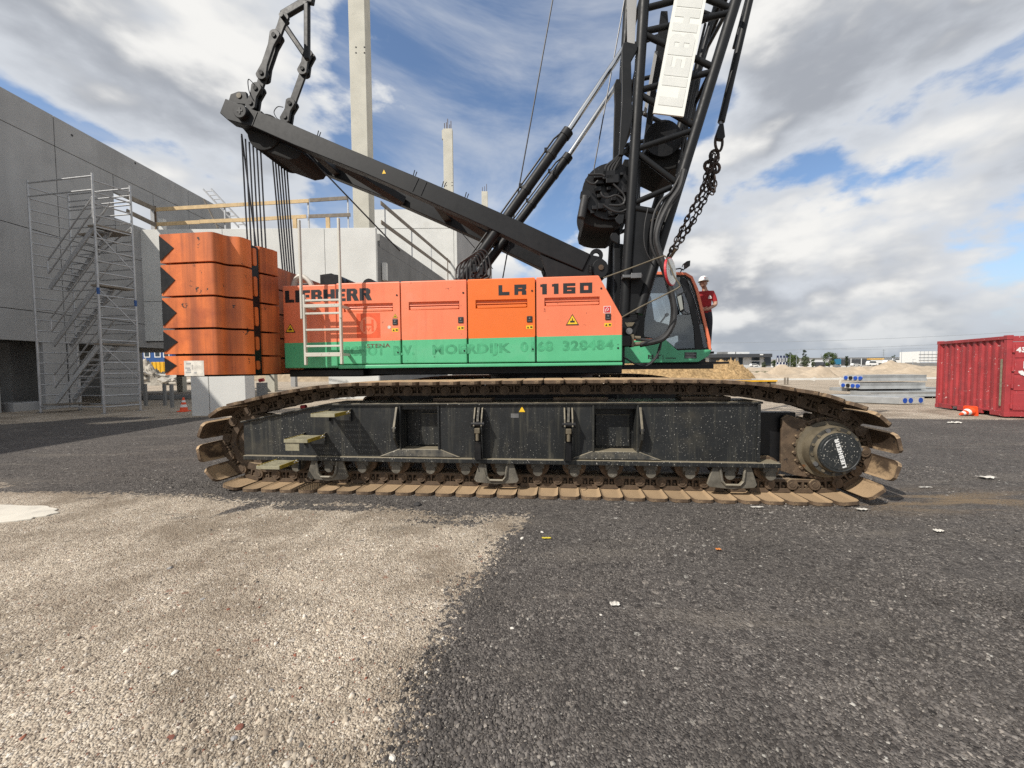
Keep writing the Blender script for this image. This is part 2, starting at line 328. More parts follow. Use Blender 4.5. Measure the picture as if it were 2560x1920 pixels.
def glassmat(name, tint, alpha=.22, rough=.03):
    m, t, b = newmat(name); t.nodes.remove(b)
    g = nd(t,'ShaderNodeBsdfGlossy'); g.inputs[0].default_value = (.9,.93,.95,1); g.inputs[1].default_value = rough
    tr = nd(t,'ShaderNodeBsdfTransparent'); tr.inputs[0].default_value = (*tint,1)
    fr = nd(t,'ShaderNodeFresnel'); fr.inputs[0].default_value = 1.5
    mx = nd(t,'ShaderNodeMixShader'); t.links.new(mth(t,'ADD',fr.outputs[0],alpha*.2,clamp=True), mx.inputs[0]); t.links.new(tr.outputs[0], mx.inputs[1]); t.links.new(g.outputs[0], mx.inputs[2])
    t.links.new(mx.outputs[0], t.nodes['Material Output'].inputs[0]); return m
MT['glass'] = glassmat('tinted_cab_glass', (.78,.81,.82))
# ================================================================== GROUND
def poly_sd(P, poly):                         # signed distance, positive inside
    A = np.array(poly); B = np.roll(A, -1, 0); d = np.full(len(P), 1e9); ins = np.zeros(len(P), bool)
    for a, b in zip(A, B):
        e = b-a; w = P-a; t = np.clip((w@e)/(e@e), 0, 1); d = np.minimum(d, np.hypot(*(w-t[:,None]*e).T))
        c = ((a[1] <= P[:,1]) & (b[1] > P[:,1])) | ((b[1] <= P[:,1]) & (a[1] > P[:,1]))
        xi = a[0]+(P[:,1]-a[1])/(b[1]-a[1]+1e-12)*e[0]; ins ^= c & (P[:,0] < xi)
    return np.where(ins, d, -d)
g2 = lambda px, py: tuple(gnd(px, py))[:2]
PATCH = [g2(*p) for p in ((1312,1287),(1285,1330),(1255,1362),(1200,1432),(1150,1490),(1115,1530),(1105,1600),(1070,1650),(1042,1715),(1020,1790),(990,1900),(975,2100))]
PATCH += [(-2,.3),(-30,.3),(-30,5.2)] + [g2(*p) for p in ((-500,1200),(0,1212),(150,1228),(250,1232),(400,1236),(500,1240),(620,1250),(740,1258),(860,1262),(1000,1272),(1100,1285),(1200,1296))]
DARK = [(-60,.1),(60,.1),(60,11.0)]+[g2(*p) for p in ((2560,1049),(2350,1048),(2200,1046))]+[(5,12.3),(-4,12.6),g2(480,1043),g2(250,1043),g2(60,1058),g2(0,1062),(-40,12.2),(-60,12.)]
def axis(parts):
    out = [parts[0][0]]
    for a, b, st in parts: out += list(np.arange(a+st, b+st*.5, st))
    return np.array(out)
gx = axis([(-3000,-600,600),(-600,-100,60),(-100,-28,6),(-28,-8,.5),(-8,8,.1),(8,28,.5),(28,100,6),(100,600,60),(600,3000,600)])
gy = axis([(-40,0,4),(0,.6,.2),(.6,9,.08),(9,16,.2),(16,40,1.),(40,120,5),(120,600,40),(600,4200,600)])
GX, GY = np.meshgrid(gx, gy); P = np.stack([GX.ravel(), GY.ravel()], 1); nx, ny = len(gx), len(gy)
sdp = poly_sd(P, PATCH); sdd = poly_sd(P, DARK)
STROKES = [((1180+0,1325),(1180,1326),.01,0.)]+[(a, b_, w, s) for a, b_, w, s in (((450,1314),(625,1266),.07,-.55),((520,1325),(660,1285),.05,-.4),((230,1318),(350,1298),.07,-.45),((40,1385),(170,1362),.06,-.4),((0,1224),(260,1214),.07,-.5),
  ((0,1140),(210,1122),.12,.42),((0,1188),(160,1182),.10,.40),((120,1160),(420,1120),.10,.30),((200,1196),(330,1180),.06,.35),((250,1058),(410,1046),.16,1.2),((700,1268),(900,1272),.05,-.3),((1000,1300),(1180,1310),.05,-.25),((2100,1275),(2560,1290),.10,.16))]
def strokes(Q):
    out = np.zeros(len(Q))
    for a, b_, w, s in STROKES:
        a, b_ = np.array(g2(*a)), np.array(g2(*b_)); e = b_-a; w_ = w*(1+.12*a[1]); L2 = e@e+1e-9; t_ = np.clip(((Q-a)@e)/L2, 0, 1); d = np.hypot(*(Q-a-t_[:,None]*e).T); out += s*np.exp(-(d/w_)**2)
    return out
pale = np.clip(np.maximum(sdp, -sdd)*1.0, -.6, 3)+strokes(P)*np.where(sdp > .0, 1, 1)
pale = np.clip(pale, -3, 3)
def wav(P, s): return (np.sin(P[:,0]*1.7*s+np.sin(P[:,1]*2.3*s)*1.3)+np.sin(P[:,1]*2.9*s+np.sin(P[:,0]*1.3*s+1)*1.7))*.5
near = np.exp(-((P[:,0]/14)**2+((P[:,1]-3)/9)**2)**2)
gz = (wav(P,1.)*.004+wav(P,3.1)*.003)*near-.004*near
ruts = np.zeros(len(P))
dustc = np.array(g2(2230,1250)); dd = P-dustc; dust = np.exp(-((dd[:,0]-.5)/1.5)**2-((dd[:,1]+.02)/.36)**2)*(dd[:,0] > -1.6)
me = bpy.data.meshes.new('ground')
idx = np.arange(nx*ny).reshape(ny, nx); F4 = np.stack([idx[:-1,:-1],idx[:-1,1:],idx[1:,1:],idx[1:,:-1]],-1).reshape(-1,4)
me.from_pydata(np.column_stack([P, gz]).tolist(), [], F4.tolist())
for nm, ar in (('pale',pale),('dust',dust)):
    a = me.attributes.new(nm,'FLOAT','POINT'); a.data.foreach_set('value', ar.astype(np.float32))
me.shade_smooth()
ground = bpy.data.objects.new('ground', me); col.objects.link(ground); tag(ground, kind='structure')

def stone_color(t, rnd, ramp):
    r = t.nodes.new('ShaderNodeValToRGB'); r.color_ramp.interpolation = 'LINEAR'
    while len(r.color_ramp.elements) < len(ramp): r.color_ramp.elements.new(.5)
    for e, (p, c) in zip(r.color_ramp.elements, ramp): e.position = p; e.color = (*c, 1)
    t.links.new(rnd, r.inputs[0]); return r.outputs[0]
RAMP_DARK = [(0,(.044,.039,.0365)),(.35,(.086,.077,.071)),(.75,(.132,.119,.109)),(.95,(.19,.172,.156)),(.985,(.27,.24,.21)),(.994,(.30,.28,.25)),(1,(.46,.44,.40))]
RAMP_PALE = [(0,(.22,.175,.135)),(.3,(.40,.335,.26)),(.65,(.52,.445,.35)),(.90,(.62,.545,.445)),(.975,(.68,.63,.56)),(.979,(.09,.085,.08)),(.990,(.07,.065,.06)),(.992,(.28,.11,.07)),(1,(.25,.09,.055))]
m, t, b = newmat('gravel_ground'); ln = t.links
def attr(t, n): a = t.nodes.new('ShaderNodeAttribute'); a.attribute_name = n; return a.outputs['Fac']
def voro(t, scale, feat='F1', out='Distance', rand=1., vec=None):
    v = t.nodes.new('ShaderNodeTexVoronoi'); v.feature = feat; v.inputs['Scale'].default_value = scale; v.inputs['Randomness'].default_value = rand
    if vec is None:
        tcn = t.nodes.get('TC') or t.nodes.new('ShaderNodeTexCoord'); tcn.name = 'TC'; vec = tcn.outputs['Object']
    ln.new(vec, v.inputs['Vector']); return v.outputs[out]
vsn = t.nodes.new('ShaderNodeTexVoronoi'); vsn.inputs['Scale'].default_value = 105; tcn = t.nodes.new('ShaderNodeTexCoord'); tcn.name = 'TC'; ln.new(tcn.outputs['Object'], vsn.inputs['Vector'])
sep = t.nodes.new('ShaderNodeSeparateColor'); ln.new(vsn.outputs['Color'], sep.inputs[0])
vs2 = t.nodes.new('ShaderNodeTexVoronoi'); vs2.inputs['Scale'].default_value = 31; ln.new(tcn.outputs['Object'], vs2.inputs['Vector'])
sep2 = t.nodes.new('ShaderNodeSeparateColor'); ln.new(vs2.outputs['Color'], sep2.inputs[0])
pw = mth(t,'ADD', attr(t,'pale'), mth(t,'ADD', mth(t,'MULTIPLY', mth(t,'SUBTRACT', noise(t, 1.6, 6, .6), .5), .55), mth(t,'MULTIPLY', mth(t,'SUBTRACT', sep2.outputs[0], .5), .22)))
fp = smooth(t, pw, -.01, .03)
dk = stone_color(t, sep.outputs[0], RAMP_DARK); pl = stone_color(t, sep.outputs[0], RAMP_PALE)
dk2 = stone_color(t, sep2.outputs[1], RAMP_DARK); pl2 = stone_color(t, sep2.outputs[1], RAMP_PALE)
big2 = smooth(t, sep2.outputs[2], .80, .82)
dk = mixc(t, big2, dk, dk2); pl = mixc(t, mth(t,'MULTIPLY',big2,.6), pl, pl2)
# broad tone changes, tyre-worn streaks and dark granulate trodden over the pale gravel
str1 = noise(t, 1., 5, .6, scaled(t, (.5, 2.4, 1), None))
dk = mixc(t, smooth(t, str1, .50, .72, 0, .38), dk, (.24,.21,.175))
dk = mixc(t, smooth(t, noise(t, .7, 4), .35, .7, 0., .35), dk, (.060,.055,.051))
pl = mixc(t, smooth(t, noise(t, 1.1, 7, .66), .36, .60, .75, 0.), pl, (.21,.165,.12))
pl = mixc(t, smooth(t, noise(t, 1., 6, .65, scaled(t, (1.0, 3.2, 1), None)), .60, .72, 0., .7), pl, dk)
fars = smooth(t, tcn.outputs['Object'], 0, 1) if False else None
sand = mixc(t, smooth(t, noise(t, .25, 8, .6), .35, .68), (.45,.375,.29), (.35,.29,.22))
sy = t.nodes.new('ShaderNodeSeparateXYZ'); ln.new(tcn.outputs['Object'], sy.inputs[0])
pl = mixc(t, smooth(t, sy.outputs[1], 11., 20., 0., .8), pl, sand)
cc = mixc(t, fp, dk, pl)
cc = mixc(t, mth(t,'MULTIPLY', attr(t,'dust'), smooth(t, noise(t, 1., 6, .6, scaled(t,(.8,6,1))), .40, .62)), cc, (.22,.16,.10))
ln.new(cc, b.inputs['Base Color']); b.inputs['Roughness'].default_value = .92; b.inputs['Specular IOR Level'].default_value = .25
hgt = mth(t,'ADD', mth(t,'MULTIPLY', vsn.outputs['Distance'], -.55), mth(t,'ADD', mth(t,'MULTIPLY', vs2.outputs['Distance'], -.5), mth(t,'MULTIPLY', noise(t, 9, 6, .6), .9)))
bn = t.nodes.new('ShaderNodeBump'); bn.inputs['Strength'].default_value = .75; bn.inputs['Distance'].default_value = .03; ln.new(hgt, bn.inputs['Height']); ln.new(bn.outputs[0], b.inputs['Normal'])
me.materials.append(m)

# loose stones lying on the near ground (uncountable gravel)
def island_mat(name, ramp):
    m, t, b = newmat(name); g = t.nodes.new('ShaderNodeNewGeometry')
    c = stone_color(t, g.outputs['Random Per Island'], ramp); 
    tone = t.nodes.new('ShaderNodeVectorMath'); tone.operation = 'SCALE'; t.links.new(c, tone.inputs[0]); t.links.new(smooth(t, noise(t, 1.1, 6, .66), .36, .64, .70, 1.15), tone.inputs[3]); t.links.new(tone.outputs[0], b.inputs['Base Color'])
    b.inputs['Roughness'].default_value = .85; b.inputs['Specular IOR Level'].default_value = .3; return m
def scatter(n, keep, smin, smax, ymax, name, label, mat, power=2.2, flatn=.62, ymin=1.2, skew=2.0):
    u = RNG.random(n*3); Y = ymin*(ymax/ymin)**u if power == 0 else (ymin**(2-power)+(ymax**(2-power)-ymin**(2-power))*u)**(1/(2-power))
    X = (RNG.random(n*3)*2-1)*(Y*1.42+.2); Q = np.stack([X,Y],1); k = keep(Q); Q = Q[k][:n]; n = len(Q)
    base = np.array([(-.9,-.7,-.5),(.8,-.9,-.5),(.9,.8,-.5),(-.8,.9,-.5),(-.55,-.5,.6),(.6,-.45,.7),(.5,.6,.55),(-.6,.5,.75)])
    f = np.array([(0,1,5),(0,5,4),(1,2,6),(1,6,5),(2,3,7),(2,7,6),(3,0,4),(3,4,7),(4,5,6),(4,6,7)])
    s = smin*(smax/smin)**(RNG.random(n)**skew); V = base[None]*(1+RNG.normal(0,.17,(n,8,1)))*np.stack([s, s*RNG.uniform(.6,1,n), s*RNG.uniform(.4,flatn,n)],1)[:,None,:]
    th = RNG.uniform(0,6.283,n); c, sn = np.cos(th)[:,None], np.sin(th)[:,None]; tilt = RNG.normal(0,.25,n)[:,None]
    x = V[...,0]*c-V[...,1]*sn; y = V[...,0]*sn+V[...,1]*c; z = V[...,2]+x*tilt
    W = np.stack([x+Q[:,:1], y+Q[:,1:], z+(s*.16)[:,None]-.005], -1).reshape(-1,3)
    Ff = (f[None]+np.arange(n)[:,None,None]*8).reshape(-1,3)
    me = bpy.data.meshes.new(name); me.vertices.add(len(W)); me.vertices.foreach_set('co', W.astype(np.float32).ravel())
    me.loops.add(Ff.size); me.loops.foreach_set('vertex_index', Ff.astype(np.int32).ravel())
    me.polygons.add(len(Ff)); me.polygons.foreach_set('loop_start', np.arange(0,Ff.size,3,dtype=np.int32))
    me.update(calc_edges=True); me.materials.append(mat)
    o = bpy.data.objects.new(name, me); col.objects.link(o); return tag(o, label, 'gravel', kind='stuff')
def sd_pale(Q): return np.maximum(poly_sd(Q, PATCH), -poly_sd(Q, DARK))+strokes(Q)+RNG.normal(0,.05,len(Q))+(RNG.random(len(Q)) < .14)*RNG.normal(0,.28,len(Q))
scatter(95000, lambda Q: sd_pale(Q) < .02, .0036, .0135, 6.0, 'dark_gravel', 'black crushed asphalt granulate lying over the right and back of the yard', island_mat('dark_granulate', RAMP_DARK), 1.9)
scatter(80000, lambda Q: sd_pale(Q) > -.03, .0018, .0088, 5.0, 'pale_gravel', 'pale beige crushed gravel in the front left patch of the yard', island_mat('pale_gravel', RAMP_PALE), 1.9, skew=3.2)

scatter(2600, lambda Q: (sd_pale(Q) > .1) & (np.hypot(Q[:,0]+2.2, (Q[:,1]-2.3)*.8)+RNG.normal(0,.5,len(Q)) < 1.6), .007, .018, 4.5, 'coarse_gravel', 'coarser mixed stones strewn over the pale gravel at lower left', island_mat('coarse_gravel', RAMP_PALE), 1.9, skew=1.8)
# single larger stones and litter one can pick out
def rock(name, px, py, size, mat, label, cat='stone', seed=0, fl=.6, group=None):
    r = random.Random(seed); p = gnd(px, py); mb = MB()
    import bmesh
    bm = bmesh.new(); bmesh.ops.create_icosphere(bm, subdivisions=2, radius=1)
    k = [Vector((r.uniform(-1,1), r.uniform(-1,1), r.uniform(-1,1))) for _ in range(7)]
    for v in bm.verts:
        d = v.co.normalized(); v.co = d*min(1.0, min(.78/max(.05, d.dot(a.normalized())) if d.dot(a.normalized()) > .7 else 1 for a in k))*(1+r.uniform(-.05,.05))
        v.co = Vector((v.co.x*size*r.uniform(.97,1), v.co.y*size*.75, v.co.z*size*fl))
    me = bpy.data.meshes.new(name); bm.to_mesh(me); bm.free(); me.materials.append(mat)
    o = bpy.data.objects.new(name, me); col.objects.link(o); o.location = (p.x, p.y, size*fl*.55-.008); o.rotation_euler = (r.uniform(-.2,.2), r.uniform(-.2,.2), r.uniform(0,6.28))
    return tag(o, label, cat, group)
stw = surf('white_pebble', (.66,.62,.55), .7, var=.1, vscale=30); stg = surf('grey_pebble', (.30,.29,.28), .7, var=.2, vscale=30); stb = surf('brick_shard', (.20,.075,.05), .8, var=.2, vscale=40)
rock('stone',981,1895,.019,stw,'white rounded stone at the bottom edge where pale gravel meets black','stone',1)
rock('stone',1065,1680,.013,stw,'small white stone on the border of the two gravels near the bottom','stone',2)
rock('stone',1107,1595,.012,stw,'white pebble beside the dark border halfway down the pale patch','stone',3)
rock('stone',1305,1346,.022,stw,'white stone on the black gravel just right of the pale tip','stone',4)
rock('stone',1355,1330,.018,stw,'single white stone lying on black gravel below the middle of the track','stone',5)
rock('stone',1280,1570,.016,stw,'white stone alone on the black gravel right of the pale patch','stone',6)
rock('stone',1503,1537,.013,stw,'white pebble just below left of the white paper scrap','stone',7)
rock('stone',585,1845,.017,stg,'pale grey oval stone beside red brick shards at bottom left','stone',8)
rock('brick_shard',598,1815,.022,stb,'flat red brick shard in the pale gravel at bottom left','brick shard',9,.35)
rock('brick_shard',427,1842,.020,stb,'rust red brick chip in pale gravel, left of the paired shards','brick shard',10,.35)
rock('stone',436,1681,.019,stw,'large cream stone in the coarse part of the pale gravel','stone',11)
rock('stone',507,1497,.017,stg,'dark grey stone in the middle of the pale gravel','stone',12)
rock('stone',678,1724,.013,stg,'blue grey pebble in pale gravel, alone','stone',13)
rock('stone',425,1420,.022,stg,'lump of grey stone at mid left of the pale gravel','stone',14)
rock('brick_shard',735,1720-60,.012,stb,'small reddish brick crumb in the right half of the pale gravel','brick shard',15,.4)
rock('asphalt_lump',1043,1262,.055,surf('asphalt_lump',(.03,.028,.028),.9,var=.3,vscale=20),'black asphalt lump lying in front of the track pads','asphalt lump',16,.5)
def scrap(name, px, py, w, h, mat, label, cat, seed, thick=.006):
    r = random.Random(seed); p = gnd(px, py); mb = MB(); n = 7; nyy = 4
    for j in range(nyy+1):
        for i in range(n+1):
            u = i/n-.5; v = j/nyy-.5; e = 1-.35*abs(v)*r.random()
            mb.v.append((u*w*e+r.uniform(-.04,.04)*w, v*h*(1-.5*abs(u)*r.random())+r.uniform(-.08,.08)*h, .012+.10*h*r.random()+.12*h*math.sin(u*7+seed)**2))
    for j in range(nyy):
        for i in range(n): a = j*(n+1)+i; mb.f.append((a,a+1,a+n+2,a+n+1)); mb.m.append(0)
    o = mb.build(name, mat, fixn=False); o.location = (p.x, p.y, 0); sm = o.modifiers.new('s','SOLIDIFY'); sm.thickness = .002
    return tag(o, label, cat)
scrap('paper_scrap',1536,1514,.065,.04,MT['paper'],'crumpled white paper scrap in the middle of the black gravel','paper scrap',1)
scrap('paper_scrap',2466,1196,.22,.10,MT['paper'],'torn white sheet lying on black gravel towards the right edge','paper scrap',2)
scrap('paper_scrap',2313,1220,.17,.03,MT['paper'],'thin white strip on the gravel right of the drive hub','paper scrap',3)
scrap('paper_scrap',2346,1330,.07,.05,MT['paper'],'small pale paper scrap at the right below the pad shadows','paper scrap',4)
scrap('paper_scrap',2155,1276,.12,.05,MT['paper'],'white foil scrap under the last right hand track pads','paper scrap',5)
scrap('paper_scrap',1893,1270,.14,.03,MT['paper'],'narrow white scrap at the foot of the right track pads','paper scrap',6)
scrap('paper_scrap',2385,1058,.3,.15,MT['paper'],'white scrap on the far edge of black gravel before the container','paper scrap',7)
scrap('leaf',1366,1348,.085,.025,MT['leafy'],'yellow leaf on black gravel right of the pale tip','leaf',8)
scrap('leaf',1796,1376,.045,.03,MT['leafo'],'orange brown leaf on black gravel below the right track half','leaf',9)
# pale slab let into the gravel at the left edge
p = gnd(-60,1288); mb = MB(); n = 40
mb.slab([(p.x+math.cos(2*math.pi*i/n)*(.85+.05*math.sin(i*2.1)), p.y+math.sin(2*math.pi*i/n)*(.30+.02*math.sin(i*1.3))) for i in range(n)], -.05, .012)
tag(mb.build('concrete_slab', surf('dusty_white_slab',(.62,.58,.50),.8,var=.08,vscale=3,streak=((.3,.28,.25),.4,4)), bevel=.008), 'pale oval concrete slab flush with the gravel at the left edge', 'slab')
# ================================================================== CRAWLER CRANE
crane = empty('crawler_crane', CO_, -PSI)
tag(crane, 'orange and green crawler crane with black lattice boom standing on dusty brown tracks', 'crawler crane')
YC = 2.75                                       # centre line of the machine
# ---------------- track path
HUB = (3.80,.585); IDL = (-3.65,.585); RP = .448
def track_path():
    pts = [(x,HUB[1]-RP) for x in np.linspace(IDL[0], HUB[0], 60)]
    pts += [(HUB[0]+RP*math.cos(a), HUB[1]+RP*math.sin(a)) for a in np.linspace(-math.pi/2, math.radians(82), 40)[1:]]
    tp = [C(a,b,0.) for a,b in ((2064,983),(1998,972),(1937,961),(1876,954),(1806,950.5),(1744,949.5),(1624,949),(1485,950),(1346,951),(1200,953),(1081,955),(960,956),(880,957.5),(833,960),(783,965),(734,973),(687,982),(640,993))]
    tp = [(x, z-.136) for x,z in tp if -3.45 < x < 3.62]
    top = crom([(HUB[0]+RP*math.cos(math.radians(82)),HUB[1]+RP*math.sin(math.radians(82)),0)]+[(x,z,0) for x,z in tp]+[(IDL[0]+RP*math.cos(math.radians(99)),IDL[1]+RP*math.sin(math.radians(99)),0)], 6)
    pts += [(p.x,p.y) for p in top[1:]]
    pts += [(IDL[0]+RP*math.cos(a), IDL[1]+RP*math.sin(a)) for a in np.linspace(math.radians(99), math.radians(270), 40)[1:-1]]
    P = np.array(pts); d = np.hypot(*(np.roll(P,-1,0)-P).T); s = np.concatenate([[0],np.cumsum(d)]); Lt = s[-1]
    n = round(Lt/.262); Pc = np.vstack([P,P[:1]]); out = []
    for i in range(n):
        q = [np.array([np.interp((u%1)*Lt, s, Pc[:,k]) for k in (0,1)]) for u in ((i+.12)/n, (i+1.12)/n)]
        out.append((q[0], q[1]))
    return out, Lt/n
TP, PITCH_T = track_path()
def pad_mesh():
    mb = MB(); h = PITCH_T*.5
    # overlapping shoe with turned-up rim; local x along the track, y across, z towards the chain (inward)
    out = [(-h+.004,.075),(-h+.018,.028),(-h+.055,.0),(h-.062,.0),(h-.026,.022),(h-.008,.07),(h+.002,.34),(h+.002,.66),(h-.008,.93),(h-.026,.978),(h-.062,1.0),(-h+.055,1.0),(-h+.018,.972),(-h+.004,.925),(-h+.0,.66),(-h+.0,.34)]
    out = [(x*.965,y) for x,y in out]; inn = [(x*.80, .04+y*.92) for x,y in out]
    n = len(out); zb, zr, zi = -.137, -.097, -.115
    v = [(x,y,zb) for x,y in out]+[(x,y,zr) for x,y in out]+[(x,y,zi) for x,y in inn]
    mb.add(v, [tuple(range(n-1,-1,-1))]+[(i,(i+1)%n,(i+1)%n+n,i+n) for i in range(n)]+[(i+n,(i+1)%n+n,(i+1)%n+2*n,i+2*n) for i in range(n)]+[tuple(range(2*n,3*n))])
    return mb
def link_mesh():
    mb = MB(); h = PITCH_T*.5
    for y0, y1 in ((.375,.445),(.555,.625)):
        a, b_ = -h+.035, h-.045
        mb.prism([(a-.02,-.108),(b_+.03,-.108),(b_+.02,-.056),(a,-.056)], y0, y1)          # foot
        mb.prism([(a,.026),(b_+.012,.026),(b_+.03,.058),(a-.03,.058)], y0, y1)             # rail
        for x0, x1 in ((a-.005,a+.018),(-.018,.004),(b_-.018,b_+.02)): mb.box(x0,x1,y0+.001,y1-.001,-.057,.027)
        mb.box(a,b_,y1-.012,y1-.008,-.055,.026)
        mb.cyl((h-.012,y0-.022,0),(h-.012,y1+.02,0),.064,n=16); mb.cyl((-h+.02,y0+.012,0),(-h+.02,y1-.012,0),.050,n=12)
        mb.cyl((h-.012,y0-.03,0),(h-.012,y0,0),.034,n=12)
        for x in (-.048,.034): mb.cyl((x,y0+.004,-.03),(x,y0+.04,-.03),.017,n=8)
    return mb
pad_me = link_me = None
def make_track(y_off):
    global pad_me, link_me
    for q0, q1 in TP:
        c = (q0+q1)/2; a = math.atan2(q1[1]-q0[1], q1[0]-q0[0])
        if pad_me is None:
            o = pad_mesh().build('track_pad', MT['pad'], crane, bevel=0); pad_me = o.data; pad_me.shade_smooth(); pad_me.set_sharp_from_angle(angle=math.radians(30))
            k = link_mesh().build('track_link', MT['link'], o); link_me = k.data; link_me.shade_smooth(); link_me.set_sharp_from_angle(angle=math.radians(30))
        else:
            o = bpy.data.objects.new('track_pad', pad_me); col.objects.link(o); o.parent = crane
            k = bpy.data.objects.new('track_link', link_me); col.objects.link(k); k.parent = o
        o.location = (c[0], y_off, c[1]); o.rotation_euler = (0, -a, 0)
make_track(0.); make_track(2*YC-1.0)
# ---------------- side frames
FY = .20                                        # outer face of the side frames
f_tl, f_tm, f_tr = C(608,1057,FY), C(816,1014,FY), C(1896,1009,FY); f_bl, f_br = C(608,1150,FY-.05), C(1953,1171,FY-.05)
fzb = (f_bl[1]+f_br[1])/2; pk1 = (C(1001,1070,FY)[0], C(1097,1070,FY)[0]); pk2 = (C(1483,1070,FY)[0], C(1594,1070,FY)[0]); pz0, pz1 = C(1050,1124,FY)[1], C(1050,1018,FY)[1]
def ztop_(x): return f_tm[1]+(x-f_tm[0])*(f_tr[1]-f_tm[1])/(f_tr[0]-f_tm[0])
def side_frame(y0, sgn, near):
    yy = lambda a: y0+a*sgn
    mb = MB(); zb = fzb+.06
    if near:
        mb.prism([(f_tl[0],zb),(pk1[0],zb),(pk1[0],ztop_(pk1[0])),f_tm,f_tl], FY, .60)
        mb.prism([(pk1[1],zb),(pk2[0],zb),(pk2[0],ztop_(pk2[0])),(pk1[1],ztop_(pk1[1]))], FY, .60)
        mb.prism([(pk2[1],zb),(f_tr[0],zb),f_tr,(pk2[1],ztop_(pk2[1]))], FY, .60)
        for a, b_ in (pk1,pk2):
            mb.box(a,b_,FY,.60,zb,pz0); mb.box(a,b_,FY+.24,.60,pz0,ztop_(a)); mb.box(a,b_,FY+.02,.60,ztop_(a)-.06,ztop_(a)-.002)
            mb.add([(a-.28,FY-.028,zb+.012),(b_+.28,FY-.028,zb+.012),(b_+.02,FY-.007,pz0+.008),(a-.02,FY-.007,pz0+.008),(a-.28,FY+.01,zb+.012),(b_+.28,FY+.01,zb+.012),(b_+.02,FY+.01,pz0+.008),(a-.02,FY+.01,pz0+.008)],[(0,1,2,3),(4,7,6,5),(0,4,5,1),(1,5,6,2),(2,6,7,3),(3,7,4,0)])
    else: mb.prism([(f_tl[0],zb),(f_tr[0],zb),f_tr,f_tm,f_tl], min(yy(FY),yy(.60)), max(yy(FY),yy(.60)))
    fr = mb.build('crawler_frame', MT['blackd'], crane, bevel=.006)
    a, b_ = sorted((yy(FY-.05),yy(.74))); MB().box(f_bl[0],f_br[0],a,b_,fzb,fzb+.062).build('bottom_flange', MT['blackd'], fr, bevel=.008)
    a, b_ = sorted((yy(FY-.03),yy(.72))); MB().prism([(f_tl[0]-.02,f_tl[1]+.0),(f_tm[0],f_tm[1]+.0),(f_tr[0]+.04,f_tr[1]+.0),(f_tr[0]+.04,f_tr[1]+.026),(f_tm[0],f_tm[1]+.026),(f_tl[0]-.02,f_tl[1]+.025)], a, b_).build('top_flange', MT['blackd'], fr, bevel=.005)
    return fr
fr = side_frame(0,1,True); side_frame(2*YC,-1,False)
MB().box(f_tr[0]-.015,f_tr[0]+.02,FY-.025,.60,fzb+.065,f_tr[1]-.002).build('end_plate', MT['blackd'], fr, bevel=.005)
for x in (pk1[0]-.012,pk1[1]-.012,pk2[0]-.012,pk2[1]-.012): MB().box(x,x+.024,FY-.018,FY+.2,pz0+.009,ztop_(x)-.004).build('pocket_rim', MT['blackd'], fr, bevel=.004)
MB().prism([(pk1[0]+.17,pz0+.02),(pk1[1]-.03,pz0+.02),(pk1[1]-.03,pz1-.1),(pk1[0]+.21,pz1-.1)],FY+.20,FY+.235).build('pocket_plate', MT['blackd'], fr, bevel=.01)
MB().box(pk2[0]+.05,pk2[1]-.05,FY+.205,FY+.235,pz0+.03,pz1-.11).build('pocket_plate', MT['blackd'], fr, bevel=.01)
def xplate(prof, x, w, name, par, m='blackd', bev=.005):
    n = len(prof); v = [(x,y,z) for y,z in prof]+[(x+w,y,z) for y,z in prof]
    return MB().add(v,[tuple(range(n)),tuple(range(2*n-1,n-1,-1))]+[(i,(i+1)%n,(i+1)%n+n,i+n) for i in range(n)]).build(name, MT[m], par, bevel=bev)
def lug(x):
    o = xplate([(FY,pz0+.01),(FY,pz1),(FY-.035,pz1+.005),(FY-.135,pz1-.24),(FY-.145,pz1-.30),(FY-.13,pz1-.38)], x, .03, 'lug_plate', crane)
    MB().cyl((x-.010,FY-.10,pz1-.27),(x+.040,FY-.10,pz1-.27),.04,n=14).build('eye_boss', MT['blackg'], o, smooth=True)
lug(pk1[0]-.05); lug(pk2[1]+.01)
def jack_bracket(x):
    prof = [(FY,fzb+.065),(FY,pz1),(FY-.045,pz1),(FY-.12,pz1-.13),(FY-.15,pz1-.22),(FY-.085,fzb+.065)]
    o = xplate(prof, x-.055, .02, 'jack_bracket', crane); xplate(prof, x+.04, .02, 'bracket_plate', o)
    k = MB(); k.cyl((x-.08,FY-.11,pz1-.20),(x+.085,FY-.11,pz1-.20),.035,n=12); k.build('pin', MT['blackg'], o, smooth=True)
    k = MB(); k.cyl((x,FY-.14,pz1-.40),(x,FY-.14,pz1-.30),.022,n=10); k.build('bolt', MT['hub'], o, smooth=True)
    MB().box(x-.034,x+.034,FY-.165,FY-.10,pz1-.31,pz1-.245).build('clevis', MT['hub'], o, bevel=.008); MB().beam((x,FY-.10,pz1-.20),(x+.01,FY-.045,pz1),.03,.05).build('tie', MT['blackd'], o)
    MB().box(x-.036,x+.036,FY-.12,FY-.005,fzb+.07,pz1-.42).build('bracket_back', MT['blackg'], o)
    MB().tube(crom([(x-.06,FY-.15,fzb+.10),(x-.04,FY-.16,fzb+.02),(x+.0,FY-.12,fzb-.03),(x+.01,FY-.10,fzb-.09)],4),.006,6).build('cable', MT['rubber'], o)
jack_bracket(C(1195,1090,FY-.1)[0]); jack_bracket(C(1421,1090,FY-.1)[0])
